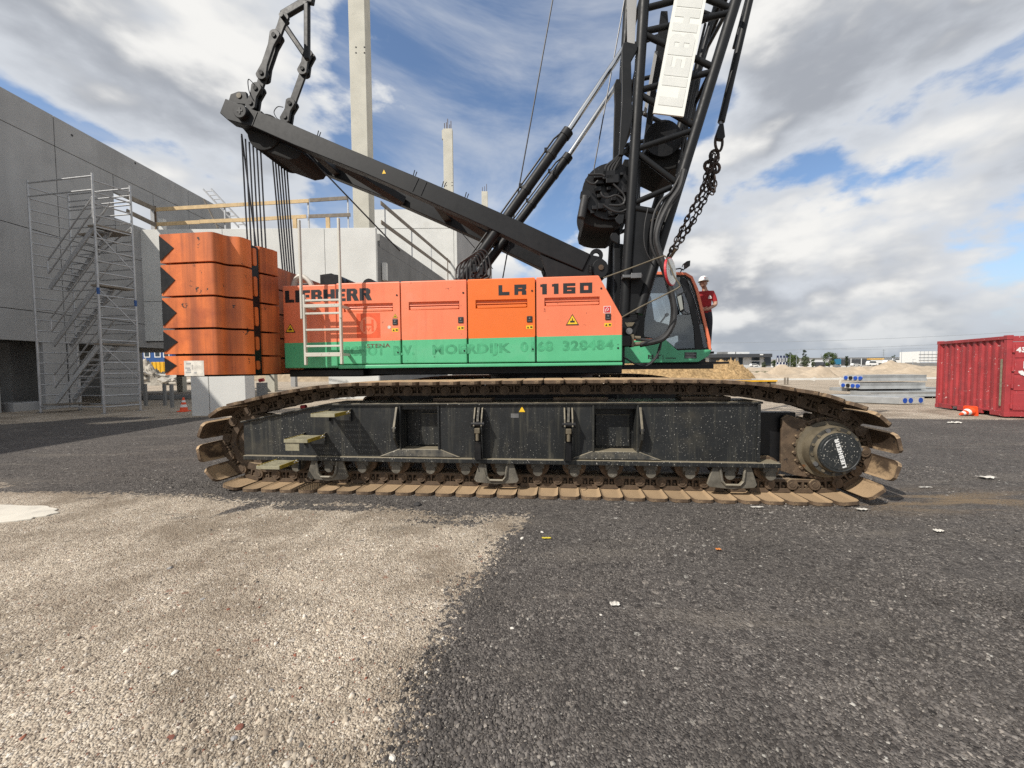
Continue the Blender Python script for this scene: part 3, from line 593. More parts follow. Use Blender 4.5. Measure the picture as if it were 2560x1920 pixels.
# steps with gratings
def step(xa, z):
    y0, y1 = FY-.41, FY-.01; x1 = xa+.31
    o = MB().box(xa,x1,y0,y0+.012,z-.03,z+.012).build('step', MT['dustyellow'], crane, bevel=.003)
    for x in (xa, x1-.012): MB().add([(x,y0+.0122,z-.03),(x+.012,y0+.0122,z-.03),(x+.012,y1,z-.03),(x,y1,z-.03),(x,y0+.0122,z+.014),(x+.012,y0+.0122,z+.014),(x+.012,y1,z+.014),(x,y1,z+.014)],[(3,2,1,0),(4,5,6,7),(0,1,5,4),(1,2,6,5),(2,3,7,6),(3,0,4,7)]).build('side_plate', MT['stepyel'], o, bevel=.002)
    for i in range(6): y = y0+.045+i*.05; MB().box(xa+.013,x1-.013,y,y+.016,z-.012,z+.012).build('grating_bar', MT['dustyellow'], o)
    g = MB()
    for i in range(9): x = xa+.03+i*.031; g.box(x,x+.007,y0+.013,y0+.31,z-.014,z+.004)
    tag(g.build('grating', MT['dustyellow'], o), kind='stuff')
    for x in (xa-.004,x1-.014): MB().box(x,x+.018,y1-.03,FY+.002,z-.13,z+.03).build('step_bracket', MT['blackd'], o)
    for dy,dz in ((0,0),(.035,.012),(.07,-.004)): MB().cyl((x1+.000,y1-.12+dy,z-.008+dz),(x1+.012,y1-.12+dy,z-.008+dz),.010,n=8).build('bolt', MT['paper'], o)
    return o
yS = FY-.41
sA, sB, sC = (C(776,1037,yS),C(709,1101,yS),C(640,1167,yS))
step(sA[0], sA[1]); st2 = step(sB[0], sB[1]); step(sC[0], sC[1])
MB().box(sB[0]+.01,sB[0]+.19,yS+.014,yS+.026,sB[1]-.13,sB[1]-.035).build('plate', MT['dustyellow'], st2)
bx = C(742,1023,.4); MB().cyl((bx[0],.5,bx[1]+.02),(bx[0]+.07,.5,bx[1]+.025),.03,n=10).build('red_lamp', MT['red'], fr)
c = C(1305,1024,FY); MB().prism([(c[0]+a, c[1]+b_) for a,b_ in ((-.04,-.03),(.04,-.03),(0,.04))], FY-.003,FY+.001).build('warning_sticker', MT['yellow'], fr)
c = C(1287,1039,FY); MB().box(c[0]-.05,c[0]+.05,FY-.004,FY+.001,c[1]-.027,c[1]+.027).build('type_plate', MT['steel'], fr)
# ---------------- rollers
RX0, RX1 = C(746,1160,.30)[0], C(1921,1180,.30)[0]; xs = np.linspace(RX0, RX1, 14)
def roller(x, y0, sgn):
    yy = lambda a: y0+a*sgn
    o = MB().lathe([(.02,.0),(.152,.0),(.152,.05),(.12,.06),(.12,.21),(.152,.22),(.152,.27),(.02,.27)], (x,min(yy(.345),yy(.615)),.338), n=24).build('track_roller', MT['pad'], crane, smooth=True)
    a, b_ = sorted((yy(.255),yy(.40))); k = MB(); k.box(x-.085,x+.085,a,b_,.300,fzb-.002); k.build('roller_bracket', MT['guard'], o, bevel=.012)
    k = MB(); k.cyl((x,a-.008,.275),(x,b_-.01,.275),.062,n=18); k.build('shaft_end', MT['guard'], o, smooth=True)
for i, x in enumerate(xs): roller(x,0,1)
for x in xs[::2]: roller(x,2*YC,-1)
for px_ in (820,1241,1829):
    gx_ = C(px_,1172,.22)[0]
    o = MB().prism([(gx_-.29,.165),(gx_-.22,fzb-.003),(gx_-.15,fzb-.003),(gx_-.125,.215),(gx_-.085,.170),(gx_+.085,.170),(gx_+.125,.215),(gx_+.15,fzb-.003),(gx_+.22,fzb-.003),(gx_+.29,.165),(gx_+.26,.130),(gx_,.108),(gx_-.26,.130)], .20,.235).build('roller_guard', MT['guard'], crane, bevel=.008)
    MB().tube([(gx_-.145,.195,fzb-.01),(gx_-.122,.185,.212),(gx_-.083,.185,.166),(gx_+.083,.185,.166),(gx_+.122,.185,.212),(gx_+.145,.195,fzb-.01)],.016,6).build('guard_rim', MT['guard'], o)
for x0, x1 in ((-1.1,-.3),(.5,1.2),(2.1,2.7)): MB().box(x0,x1,.37,.63,ztop_(x0)+.03,ztop_(x0)+.075).build('carrier_skid', MT['link'], fr, bevel=.01)
# ---------------- idler and drive
def idler(y0, sgn):
    a = y0+.5*sgn-.13; mb = MB(); mb.lathe([(.05,.03),(.30,.03),(.31,.0),(.388,.0),(.388,.09),(.405,.10),(.405,.16),(.388,.17),(.388,.26),(.31,.26),(.30,.23),(.05,.23)], (IDL[0],a,IDL[1]), n=40)
    mb.build('idler_wheel', MT['link'], crane, smooth=True)
idler(0,1); idler(2*YC,-1)
def drive(y0, sgn, near):
    yy = lambda a: y0+a*sgn
    mb = MB(); n = 24; P_ = []
    for i in range(n*4):
        a = 2*math.pi*i/(n*4); r = (.435,.435,.385,.385)[i%4] if True else 0; P_.append((HUB[0]+r*math.cos(a), HUB[1]+r*math.sin(a)))
    a, b_ = sorted((yy(.42),yy(.56))); mb.prism(P_, a, b_); sp = mb.build('sprocket', MT['link'], crane)
    # gearbox mounting plate that reaches back to the frame
    a, b_ = sorted((yy(.375),yy(.41)))
    xl = 3.30
    pl = [(xl,.30),(3.45,.25),(3.62,.225)]+[(HUB[0]+.385*math.cos(t_), HUB[1]+.385*math.sin(t_)) for t_ in np.linspace(math.radians(-100), math.radians(120), 22)]+[(3.45,.97),(3.36,1.0),(xl,.95)]
    MB().box(2.9,3.5,min(yy(.44),yy(.60)),max(yy(.44),yy(.60)),.40,1.02).build('gap_backing', MT['blackg'], crane, bevel=.01)  # dark box backing the black gap between frame and drive plate
    MB().prism(pl, a, b_).build('drive_plate', MT['link'], crane, bevel=.006)
    if not near: return
    h = MB(); h.lathe([(.30,.375),(.345,.37),(.345,.33),(.30,.32),(.298,.24),(.290,.22),(.290,.20),(.245,.197),(.235,.155),(.22,.14),(.01,.14)], (HUB[0],0,HUB[1]), n=48)
    hub = h.build('drive_hub', MT['hub'], crane, smooth=True)
    MB().lathe([(.20,.202),(.287,.199),(.287,.1955),(.20,.1955)],(HUB[0],0,HUB[1]),n=48).build('hub_face', MT['hubface'], hub, smooth=True)
    c = MB(); c.lathe([(.232,.16),(.232,.135),(.224,.122),(.216,.12),(.211,.124),(.197,.124),(.192,.119),(.01,.118)], (HUB[0],0,HUB[1]), n=48)
    cap = c.build('hub_cap', MT['hubcap'], crane, smooth=True)
    for i in range(22):
        t_ = 2*math.pi*(i+.5)/22; x, z = HUB[0]+.362*math.cos(t_), HUB[1]+.362*math.sin(t_)
        MB().cyl((x,.375,z),(x,.348,z),.021,n=6).build('bolt', MT['link'], hub)
    for i in range(14):
        t_ = 2*math.pi*(i+.3)/14; x, z = HUB[0]+.264*math.cos(t_), HUB[1]+.264*math.sin(t_)
        MB().cyl((x,.202,z),(x,.180,z),.017 if i%4 else .027,n=8).build('bolt', MT['hub'] if i%4 else MT['steel'], hub)
        x, z = HUB[0]+.264*math.cos(t_+.22), HUB[1]+.264*math.sin(t_+.22); MB().cyl((x,.205,z),(x,.1985,z),.022,n=8).build('recess', MT['hubcap'], hub)
    u = Vector((-.30,0,1)).normalized(); vv = Vector((-u.z,0,u.x))     # lettering runs up the cap
    heavy_word(MT['inkwhite'], cap, 'LIEBHERR', Vector((HUB[0],.1165,HUB[1]))-u*.175-vv*.022, u, vv, .35, .046, .11)
drive(0,1,True); drive(2*YC,-1,False)
# ---------------- centre section under the house
SX = .30
mb = MB(); mb.box(SX-.95,SX+.95,.66,2*YC-.66,.55,1.10); mb.box(SX-1.25,SX+1.25,YC-1.1,YC+1.1,.50,1.22); mb.build('car_body', MT['blackg'], crane, bevel=.03)
MB().lathe([(.2,1.22),(1.02,1.22),(1.02,1.34),(.96,1.35),(.96,1.46),(1.0,1.47),(1.0,1.58),(.2,1.58)], (SX,YC,0), 'z', 40).build('slew_ring', MT['blackg'], crane, smooth=True)
mb = MB(); mb.box(-3.75,1.6,YC-1.15,YC+1.15,1.50,1.80); mb.box(1.0,1.70,YC-.85,YC+.95,1.60,2.25); mb.box(-3.9,-2.6,YC-1.3,YC+1.3,1.48,1.60)
mb.build('slewing_platform', MT['blackg'], crane, bevel=.015)
# ---------------- machinery house
HY = 1.25; zG = 2.035; z0h, z1h = 1.69, 2.97
core = MB(); core.prism([(-3.78,1.66),(1.5,1.66),(1.5,2.1),(1.14,2.90),(-3.78,2.90)], HY+.07, 2.15); core.prism([(-3.78,1.66),(.9,1.66),(.9,2.90),(-3.78,2.90)], 3.35, 2*YC-HY-.06)
core.build('machinery_house', MT['blackg'], crane)
MB().box(-3.79,1.13,HY+.05,2.12,2.90,2.955).build('house_roof', MT['orange'], crane, bevel=.015)
MB().box(-3.79,.9,3.36,2*YC-HY-.05,2.90,2.955).build('house_roof', MT['orange'], crane, bevel=.015)
MB().prism([(-3.79,1.66),(.9,1.66),(.9,2.95),(-3.79,2.95)], 2*YC-HY-.058, 2*YC-HY).build('far_side_panel', MT['orange'], crane, bevel=.01)
def green_z(x): return 2.032+(x+3.814)*.0094
def panel(name, x0, x1, ztop, zbot, mo, slant=None, slot=None):
    """side panel: bevelled sheet, orange above, green below, optional grip slot (real recess)"""
    mb = MB(); d = HY; dp = .055; zg0, zg1 = green_z(x0), green_z(x1)
    # front face is cut into strips so that the paint line and the grip slot are real edges
    xr = (lambda z: x1) if slant is None else (lambda z: x1 if z <= slant[1] else x1+(slant[0]-x1)*(z-slant[1])/(ztop-slant[1]))
    r = .025
    def strip(poly, mi, y=d):
        mb.mi = mi; mb.add([(x,y,z) for x,z in poly],[tuple(range(len(poly)))])
    up = [(x0,zg0),(x1,zg1)]+([(slant[0],ztop),] if slant is None and False else [])
    right = [(x1,zg1)]+([(x1,slant[1])] if slant else [])+[(xr(ztop),ztop)]
    if slot:
        sx0, sx1, sz0, sz1 = slot
        strip([(x0,zg0),(x1,zg1),(xr(sz0),sz0),(x0,sz0)] if not slant else [(x0,zg0),(x1,zg1),(x1,slant[1]),(xr(sz0),sz0),(x0,sz0)],0)
        strip([(x0,sz0),(sx0,sz0),(sx0,sz1),(x0,sz1)],0); strip([(sx1,sz0),(xr(sz0),sz0),(xr(sz1),sz1),(sx1,sz1)],0)
        strip([(x0,sz1),(xr(sz1),sz1),(xr(ztop),ztop),(x0,ztop)],0)
        mb.mi = 0; e = .05
        mb.add([(sx0,d,sz0),(sx1,d,sz0),(sx1,d,sz1),(sx0,d,sz1),(sx0,d+e,sz0+.02),(sx1,d+e,sz0+.02),(sx1,d+e,sz1),(sx0,d+e,sz1)],[(0,1,5,4),(1,2,6,5),(2,3,7,6),(3,0,4,7),(4,5,6,7)])
    else: strip([(x0,zg0)]+right+[(x0,ztop)],0)
    strip([(x0,zbot),(x1,zbot),(x1,zg1),(x0,zg0)],1)
    # edges
    mb.mi = 0
    ring = [(x0,zg0)]+right+[(x0,ztop)]
    mb.add([(x,d,z) for x,z in ring]+[(x,d+dp,z) for x,z in ring],[(i,i+1,i+1+len(ring),i+len(ring)) for i in range(1,len(ring)-1)]+[(len(ring)-1,0,len(ring),2*len(ring)-1)])
    mb.mi = 1
    ring = [(x0,zg0),(x0,zbot),(x1,zbot),(x1,zg1)]
    mb.add([(x,d,z) for x,z in ring]+[(x,d+dp,z) for x,z in ring],[(i,i+1,i+5,i+4) for i in range(3)])
    import bmesh
    o = mb.build(name, [mo, MT['green']], crane, fixn=False)
    bm = bmesh.new(); bm.from_mesh(o.data); bmesh.ops.remove_doubles(bm, verts=bm.verts, dist=.0004); bmesh.ops.recalc_face_normals(bm, faces=bm.faces); bm.to_mesh(o.data); bm.free()
    b_ = o.modifiers.new('b','BEVEL'); b_.width = .018; b_.segments = 3; b_.limit_method = 'ANGLE'; b_.angle_limit = math.radians(50)
    if slot:
        sx0, sx1, sz0, sz1 = slot; k = MB()
        k.prism([(sx0+.03,sz0+.005),(sx1-.02,sz0+.012),(sx1,sz0+.034),(sx1-.02,sz0+.055),(sx0+.02,sz0+.05)], d+.004, d+.05); k.box(sx0+.004,sx1-.004,d+.012,d+.045,sz0+.068,sz0+.085)
        k.build('grip', mo, o, bevel=.006)
    return o
def slot_px(xa, xb, ya, yb): a = C(xa,yb,HY); c = C(xb,ya,HY); return (a[0],c[0],a[1],c[1])
X0 = [-3.835,-2.923,-1.868,-.805,.251,1.537]
pan0 = panel('rear_side_panel', X0[0], X0[1]-.004, 2.955, 1.625, MT['orange'])
drs = [panel('side_door', X0[1]+.008, X0[2]-.011, z1h, z0h-.01, MT['orange'], slot=slot_px(860,982,757,781)),
       panel('side_door', X0[2]+.011, X0[3]-.011, z1h, z0h-.006, MT['orange'], slot=slot_px(1022,1148,752,776)),
       panel('side_door', X0[3]+.011, X0[4]-.011, z1h, z0h-.003, MT['orange2'], slot=slot_px(1189,1318,747,772)),
       panel('side_door', X0[4]+.011, X0[5], z1h, z0h-.002, MT['orange'], slant=(1.185,2.33), slot=slot_px(1361,1499,741,766))]
drs[2]['label'] = 'door repainted in stronger orange than the faded ones'
MB().prism([(X0[1]+.01,1.61),(1.54,1.628),(1.54,1.672),(X0[1]+.01,1.668)], HY-.012, HY+.06).build('lower_rail', MT['green'], crane, bevel=.01)
for i, dr in enumerate(drs):                                              # locks, bolts, stickers
    lx = (988,1152,1324,1520)[i]; ly = (805,800,798,792)[i]
    c = C(lx,ly,HY); k = MB(); k.box(c[0]-.042,c[0]+.042,HY-.012,HY+.002,c[1]-.047,c[1]+.047); lk = k.build('lock', MT['inkblack'], dr, bevel=.01)
    k = MB(); k.cyl((c[0],HY-.017,c[1]+.012),(c[0],HY-.011,c[1]+.012),.013,n=10); k.box(c[0]-.025,c[0]+.025,HY-.0135,HY-.0115,c[1]-.03,c[1]-.022); k.build('lock_barrel', MT['steel'], dr)
    c2 = C(lx,ly+20,HY); k = MB(); k.box(c2[0]-.052,c2[0]+.052,HY-.002,HY+.002,c2[1]-.026,c2[1]+.026); k.build('yellow_sticker', MT['yellow'], dr)
    k = MB(); k.prism([(c2[0]-.042,c2[1]-.016),(c2[0]-.006,c2[1]-.016),(c2[0]-.024,c2[1]+.016)],HY-.0032,HY-.0022); k.box(c2[0]+.010,c2[0]+.042,HY-.0032,HY-.0022,c2[1]-.012,c2[1]+.012); k.build('sticker_print', MT['inkblack'], dr)
    for bx_, by_ in (((992,738),(995,881)),((1158,732),(1161,877)),((1330,727),(1332,873)),((1503,721),(1545,870)))[i]:
        cc_ = C(bx_,by_,HY); MB().cyl((cc_[0],HY-.006,cc_[1]),(cc_[0],HY+.01,cc_[1]),.014,n=10).build('bolt', MT['blackg'], dr)
def tri_sticker(px, py, s, par, y=HY):
    c = C(px,py,y); P_ = lambda k: [(c[0]-s*k,c[1]-s*.8*k),(c[0]+s*k,c[1]-s*.8*k),(c[0],c[1]+s*.9*k)]
    MB().prism(P_(1.18),y-.002,y+.001).build('sticker_border', MT['inkblack'], par); o = MB().prism(P_(.92),y-.0035,y-.0022).build('warning_triangle', MT['yellow'], par)
    k = MB(); k.box(c[0]-s*.4,c[0]+s*.4,y-.0048,y-.0036,c[1]-s*.45,c[1]-s*.12); k.box(c[0]-s*.08,c[0]+s*.08,y-.0048,y-.0036,c[1]-s*.10,c[1]+s*.3); k.build('pictogram', MT['inkblack'], par)
tri_sticker(726,821,.075,pan0); tri_sticker(1431,800,.085,drs[3]); tri_sticker(988,790,.036,drs[0])
c = C(1518,774,HY); MB().box(c[0]-.052,c[0]+.052,HY-.002,HY+.001,c[1]-.052,c[1]+.052).build('red_sticker', MT['inkwhite'], drs[3]); MB().box(c[0]-.045,c[0]+.045,HY-.0035,HY-.0022,c[1]-.045,c[1]+.045).build('red_field', MT['red'], drs[3])
k = MB(); k.tube([(c[0]-.02,HY-.005,c[1]-.03),(c[0]-.02,HY-.005,c[1]+.005),(c[0]+.0,HY-.005,c[1]+.028),(c[0]+.022,HY-.005,c[1]+.01),(c[0]+.005,HY-.005,c[1]-.02)],.005,5); k.build('hose_symbol', MT['inkwhite'], drs[3])
c = C(973,818,HY); MB().cyl((c[0],HY-.003,c[1]),(c[0],HY,c[1]),.026,n=16).build('round_sticker', MT['paper'], drs[0])
# faded company mark on the first door
c = C(921,814,HY); s = .195
MB().box(c[0]-s,c[0]+s,HY-.0012,HY,c[1]-s,c[1]+s).build('faded_square', MT['ghosto'], drs[0])
MB().cyl((c[0],HY-.0025,c[1]),(c[0],HY-.0014,c[1]),s*.72,n=32).build('faded_disc', MT['orange'], drs[0])
k = MB(); h_ = s*.48
k.box(c[0]-h_*.92,c[0]-h_*.55,HY-.004,HY-.0027,c[1]-h_,c[1]+h_); k.box(c[0]+h_*.55,c[0]+h_*.92,HY-.004,HY-.0027,c[1]-h_,c[1]+h_); k.box(c[0]-h_*.55,c[0]+h_*.55,HY-.004,HY-.0027,c[1]+.0,c[1]+h_*.32)
k.add([(c[0]-h_*.4,HY-.004,c[1]-h_*.35),(c[0]-h_*.22,HY-.004,c[1]-h_*.35),(c[0],HY-.004,c[1]-h_*.75),(c[0]+h_*.22,HY-.004,c[1]-h_*.35),(c[0]+h_*.4,HY-.004,c[1]-h_*.35),(c[0],HY-.004,c[1]-h_)],[(0,1,2,5),(2,3,4,5)])
k.build('faded_letters', MT['ghosto'], drs[0], fixn=False)
# lettering
def line_text(name, mat, par, body, xa, ya, xb, yb, h, y=HY-.003, bold=.03):
    a = C(xa,ya,y); b_ = C(xb,yb,y); u = Vector((b_[0]-a[0],0,b_[1]-a[1])); ln_ = u.length; u.normalize()
    return put_text(name, mat, par, body, h/.72, (a[0],y,a[1]), u, (-u.z,0,u.x), bold=bold, fit=ln_)
hL = C(712,727,HY)[1]-C(712,757,HY)[1]
a_ = C(713,757,HY-.003); b_ = C(929,750.5,HY-.003); u_ = Vector((b_[0]-a_[0],0,b_[1]-a_[1])); heavy_word(MT['inkblack'], pan0, 'LIEBHERR', (a_[0],HY-.003,a_[1]), u_.normalized(), (0,0,1), u_.length, hL)
gh = C(900,866,HY)[1]-C(900,888,HY)[1]
for txt, xa, ya, xb, yb, par in (('SCHOT',862,888,962,886.5,drs[0]),('B.V.',984,887,1036,885.5,drs[1]),('MOERDIJK',1081,885,1277,880,drs[2]),('0168',1301,878.5,1383,876.5,drs[3]),('328484',1407,876,1534,872,drs[3])):
    line_text('faded_lettering', MT['ghost'], par, txt, xa, ya, xb, yb, gh, y=HY-.0022, bold=.04)
line_text('scratched_lettering', MT['pad'], drs[0], 'STENA', 917,870,976,868, gh*.45, y=HY-.0022, bold=.02)
def block_word(word, x0, z0, h, gap, par, y, slope=0.):
    t_ = .29; G = {'L':[(0,0,t_,1),(t_,0,.92,t_)], 'R':[(0,0,t_,1),(t_,1-t_,1,1),(1-t_*1.05,.58,1,1-t_),(t_,.36,1-.06,.58),(.66,0,.66+t_*1.15,.36)], '1':[(.22,0,.22+t_*1.2,1),(.05,.76,.22,.96)],
      '6':[(0,0,t_,1),(t_,.77,1,1),(t_,0,1-t_,.22),(1-t_,0,1,.58),(t_,.38,1-t_,.58)], '0':[(0,0,t_,1),(1-t_,0,1,1),(t_,1-t_*.9,1-t_,1),(t_,0,1-t_,t_*.9)]}
    W = {'1':.58}
    x = x0
    for ch in word:
        if ch == ' ': x += h*.62; continue
        w = h*1.18; zz = z0+(x-x0)*slope
        for grow, mat, nm, dy in ((.03,MT['inkblack'],'letter',.0016),):
            k = MB()
            for j,(a,b_,c_,d_) in enumerate(G[ch]): k.box(x+a*w-grow*h,x+c_*w+grow*h,y-dy-j*.00012,y-dy+.0006,zz+b_*h-grow*h,zz+d_*h+grow*h)
            k.build(nm, mat, par)
        x += W.get(ch,1.0)*w+gap
a = C(1247,738,HY); hLR = C(1247,711,HY)[1]-a[1]
block_word('LR', a[0], a[1], hLR*.9, .07, drs[2], HY, .004)
a = C(1350,735.5,HY); block_word('1160', a[0], a[1], hLR*.9, .075, drs[3], HY, .004)
# ---------------- counterweight slabs
CW = [(-4.883,.249)]+[(p_.x,p_.y) for p_ in crom([(-4.15,.233,0),(-4.085,.245,0),(-4.05,.30,0),(-4.035,.37,0),(-3.99,.425,0),(-3.92,.445,0),(-3.868,.475,0),(-3.848,.54,0),(-3.845,.63,0)],3)]
zs = [3.474,3.056,2.605,2.164,1.803,1.511]
def mirror(poly): return poly+[(x,2*YC-y) for x,y in poly[::-1]]
for i in range(5):
    zt, zb = zs[i]-.0, zs[i+1]+.030
    mb = MB(); poly = CW+[(-3.90,.66),(-4.10,.68),(-4.10,.86),(-3.915,.885),(-3.842,1.074),(-3.84,1.17),(-3.87,1.20),(-4.5,1.22)]
    mb.slab(mirror(poly)+[(-4.88,2*YC-.249),(-4.96,YC)], zb, zt)
    o = mb.build('counterweight_slab', MT['cw'], crane, smooth=True, bevel=.038, seg=4)
    hh = (zt-zb); zc_ = (zt+zb)/2
    # black hazard triangles at the rear edge, oval lifting eye in the recess
    MB().prism([(-4.878,zb+.02),(-4.878,zt-.02),(-4.878+.215*(1 if i<4 else .85),zc_)], .2375,.2395).build('hazard_triangle', MT['blackg'], o)
    k = MB(); ov = [(-4.0+.0,0)]
    P_ = [(.765+.036*math.cos(t_), zc_+(hh*.5-.10)*(1 if math.sin(t_) > 0 else -1)+.036*math.sin(t_)) for t_ in np.linspace(0,2*math.pi,17)[:-1]]
    k.add([(-3.90,y,z) for y,z in P_]+[(-4.09,y,z) for y,z in P_],[tuple(range(16)),tuple(range(31,15,-1))]+[(j,(j+1)%16,(j+1)%16+16,j+16) for j in range(16)]); k.build('lifting_eye', MT['cw'], o)
MB().box(-4.10,-3.93,.665,.87,1.53,3.45).build('counterweight_guide', MT['blackg'], crane)
MB().slab(mirror([(-4.80,.33),(-4.16,.30),(-4.12,.64),(-3.98,1.1),(-4.52,1.25)]),1.515,3.44).build('counterweight_core', MT['dark'], crane)
a = C(460,902,.2375); b_ = C(511,940,.2375); pl = MB().box(a[0],b_[0],.235,.239,b_[1],a[1]).build('data_label', MT['paper'], crane)
k = MB()
for j, (u0,u1,v) in enumerate(((.06,.30,.52),(.15,.33,.40),(.08,.34,.25),(.1,.35,.82),(.5,.62,.22))): k.box(a[0]+u0*(b_[0]-a[0]),a[0]+u1*(b_[0]-a[0]),.2335,.2345,b_[1]+v*(a[1]-b_[1])-.010,b_[1]+v*(a[1]-b_[1])+.010)
k.box(a[0]+.41*(b_[0]-a[0]),a[0]+.43*(b_[0]-a[0]),.2335,.2345,b_[1]+.42*(a[1]-b_[1]),b_[1]+.75*(a[1]-b_[1])); k.build('label_print', MT['conc'], pl)
# ---------------- white access ladder
la, lb = -3.285,-2.735; yL = .98
lad = MB(); lad.box(la-.034,la,yL,yL+.05,1.67,2.75); lad = lad.build('access_ladder', MT['white'], crane, bevel=.006); lad['label'] = 'white access ladder hooked over the house side'
MB().box(lb,lb+.034,yL,yL+.05,1.68,2.78).build('rail', MT['white'], lad, bevel=.006)
for j, z in enumerate((1.96,2.21,2.46,2.66)): MB().box(la-.002,lb+.002,yL+.008,yL+.04,z-.014,z+.016).build('rung', MT['white'], lad, bevel=.004)
MB().box(la-.01,lb+.01,yL-.004,yL+.03,1.80,1.86).build('rung', MT['white'], lad, bevel=.004)
MB().box(la-.01,lb+.01,yL-.004,yL+.03,2.55,2.60).build('rung', MT['white'], lad, bevel=.004)
for x in (la-.068,lb+.012): MB().box(x,x+.034,yL-.012,yL+.03,2.38,3.88).build('hand_rail', MT['white'], lad, bevel=.008)
for z in (1.83,2.57): 
    for x in (la,lb): MB().box(x-.02,x+.02,yL+.03,HY+.02,z-.02,z+.02).build('stand_off', MT['white'], lad)
# things standing up behind the house roof edge
mb = MB(); mb.tube(crom([(-3.86,1.5,2.6),(-3.80,1.5,3.02),(-3.68,1.5,3.16),(-3.52,1.5,3.05),(-3.45,1.5,2.85)],5),.045,8); mb.build('white_arch', MT['white'], crane, smooth=True)
MB().prism([(-3.8,2.55),(-3.8,3.05),(-3.55,3.05),(-3.45,2.8),(-3.4,2.55)],1.52,1.56).build('grey_bracket', MT['conc'], crane)
mb = MB(); mb.cyl((-3.05,1.45,3.0),(-3.05,2.0,3.0),.16,n=20); mb.cyl((-2.5,1.5,2.98),(-2.5,2.1,2.98),.11,n=16); mb.prism([(-3.4,2.92),(-3.4,3.2),(-3.2,3.22),(-2.95,3.12),(-2.7,3.0),(-2.6,2.92)],1.6,1.9); mb.build('exhaust_cover', MT['blackg'], crane, smooth=True)
MB().tube(crom([(-2.2,1.7,2.93),(-2.12,1.7,2.99),(-2.02,1.7,3.04),(-1.97,1.7,3.02)],4),.04,10).build('exhaust_pipe', MT['blackg'], crane, smooth=True)
# ---------------- A-frame (gantry): two box beams, head, sheaves
YA, YB = 2.10, 3.40
beam_px = [(563,246),(646,279),(717,305),(856,365),(1046,443),(1205,511),(1309,557),(1476,635),(1456,676),(1349,631),(1227,572),(1060,497.5),(905,430),(735,362),(631,316),(568,299),(549,282)]
BX = PX(beam_px, YA)
def gantry_beam(y0, y1):
    o = MB().prism(BX, y0, y1).build('gantry_beam', MT['black'], crane, bevel=.012)
    lo = BX[8:15]; k = MB()
    return o
gb = gantry_beam(YA, YA+.22); gb2 = gantry_beam(YB-.22, YB)
c = C(960,430,YA); MB().prism([(c[0]-.035,c[1]-.03),(c[0]+.035,c[1]-.03),(c[0],c[1]+.04)],YA-.003,YA).build('warning_sticker', MT['yellow'], gb)
for xa, ya, xb, yb in ((643,278,630,316),(1046,444,1031,480),(1066,453,1052,490)):            # weld seams
    p, q = C3(xa,ya+2,YA-.003), C3(xb,yb-2,YA-.003); MB().beam(p,q,.012,.012,(0,1,0)).build('weld_seam', MT['blackg'], gb)
c = C(609,285,YA); MB().lathe([(.01,-.09),(.115,-.09),(.125,-.08),(.125,0),(.01,0)],(c[0],YA,c[1])).build('head_pin', MT['black'], gb, smooth=True)
k = MB(); k.box(c[0]-.055,c[0]+.055,YA-.097,YA-.088,c[1]-.016,c[1]+.016); k.box(c[0]-.016,c[0]+.016,YA-.099,YA-.089,c[1]-.055,c[1]+.055); k.build('pin_lock', MT['blackg'], gb)
# cross members between the beams (dark plates seen from below)
def cross(pxa, pya, w, h, yshift=0.):
    a = C(pxa,pya,YA); return MB().box(a[0]-w/2,a[0]+w/2,YA+.22,YB-.22,a[1]-h/2,a[1]+h/2).build('cross_member', MT['black'], crane, bevel=.01)
cross(600,275,.5,.22); cross(760,350,.14,.20); cross(1080,480,.16,.22); cross(1440,650,.35,.22)
for px_,py_ in ((845,415),(1105,520)):
    a = C3(px_,py_-12,YA+.22); b_ = (a[0]+.9,YB-.22,a[2]-.42); MB().beam(a,b_,.22,.14).build('diagonal_plate', MT['black'], crane)
hs = C(640,335,YA); sh = MB()
sh.lathe([(.05,0),(.33,0),(.34,.02),(.30,.04),(.30,.06),(.34,.08),(.33,.10),(.05,.10)],(hs[0],YC-.45,hs[1]+.16)); 
for j in range(1,8): sh.lathe([(.05,0),(.34,.0),(.30,.04),(.30,.06),(.34,.10),(.05,.10)],(hs[0],YC-.45+j*.11,hs[1]+.16))
sheaves = sh.build('sheave_block', MT['dark'], crane, smooth=True)
hd = PX([(580,300),(600,325),(640,360),(700,382),(725,378),(735,362),(631,316)],YA)
MB().prism(hd,YA+.235,YB-.235).build('head_shroud', MT['dark'], crane, bevel=.02)
# foot of the gantry
ft = PX([(1476,635),(1500,640),(1518,655),(1524,680),(1505,700),(1456,702),(1420,700),(1370,690),(1349,634),(1456,676)],YA)
MB().prism(ft,YA+.03,YA+.19).build('gantry_foot', MT['black'], crane, bevel=.01); MB().prism(ft,YB-.19,YB-.03).build('gantry_foot', MT['black'], crane, bevel=.01)
ring = PX([(1500+20*math.cos(t_),672+24*math.sin(t_)) for t_ in np.linspace(0,6.28,17)[:-1]],YA)
MB().prism(ring,YA-.03,YA+.035).build('foot_boss', MT['black'], crane, bevel=.006); c = C(1502,670,YA); MB().cyl((c[0],YA-.05,c[1]),(c[0],YA,c[1]),.045,n=10).build('foot_pin', MT['pad'], crane)
ey = C(1491,638,YA+.05); k = MB(); 
for i in range(16):
    a0, a1 = 2*math.pi*i/16, 2*math.pi*(i+1)/16; r0, r1 = .052,.115
    v = [(ey[0]+r*math.cos(a),y,ey[1]+r*math.sin(a)) for y in (YA+.06,YA+.12) for r in (r0,r1) for a in (a0,a1)]
    k.add(v,[(0,1,3,2),(4,6,7,5),(2,3,7,6),(0,4,5,1)])
k.build('lifting_eye', MT['black'], crane)
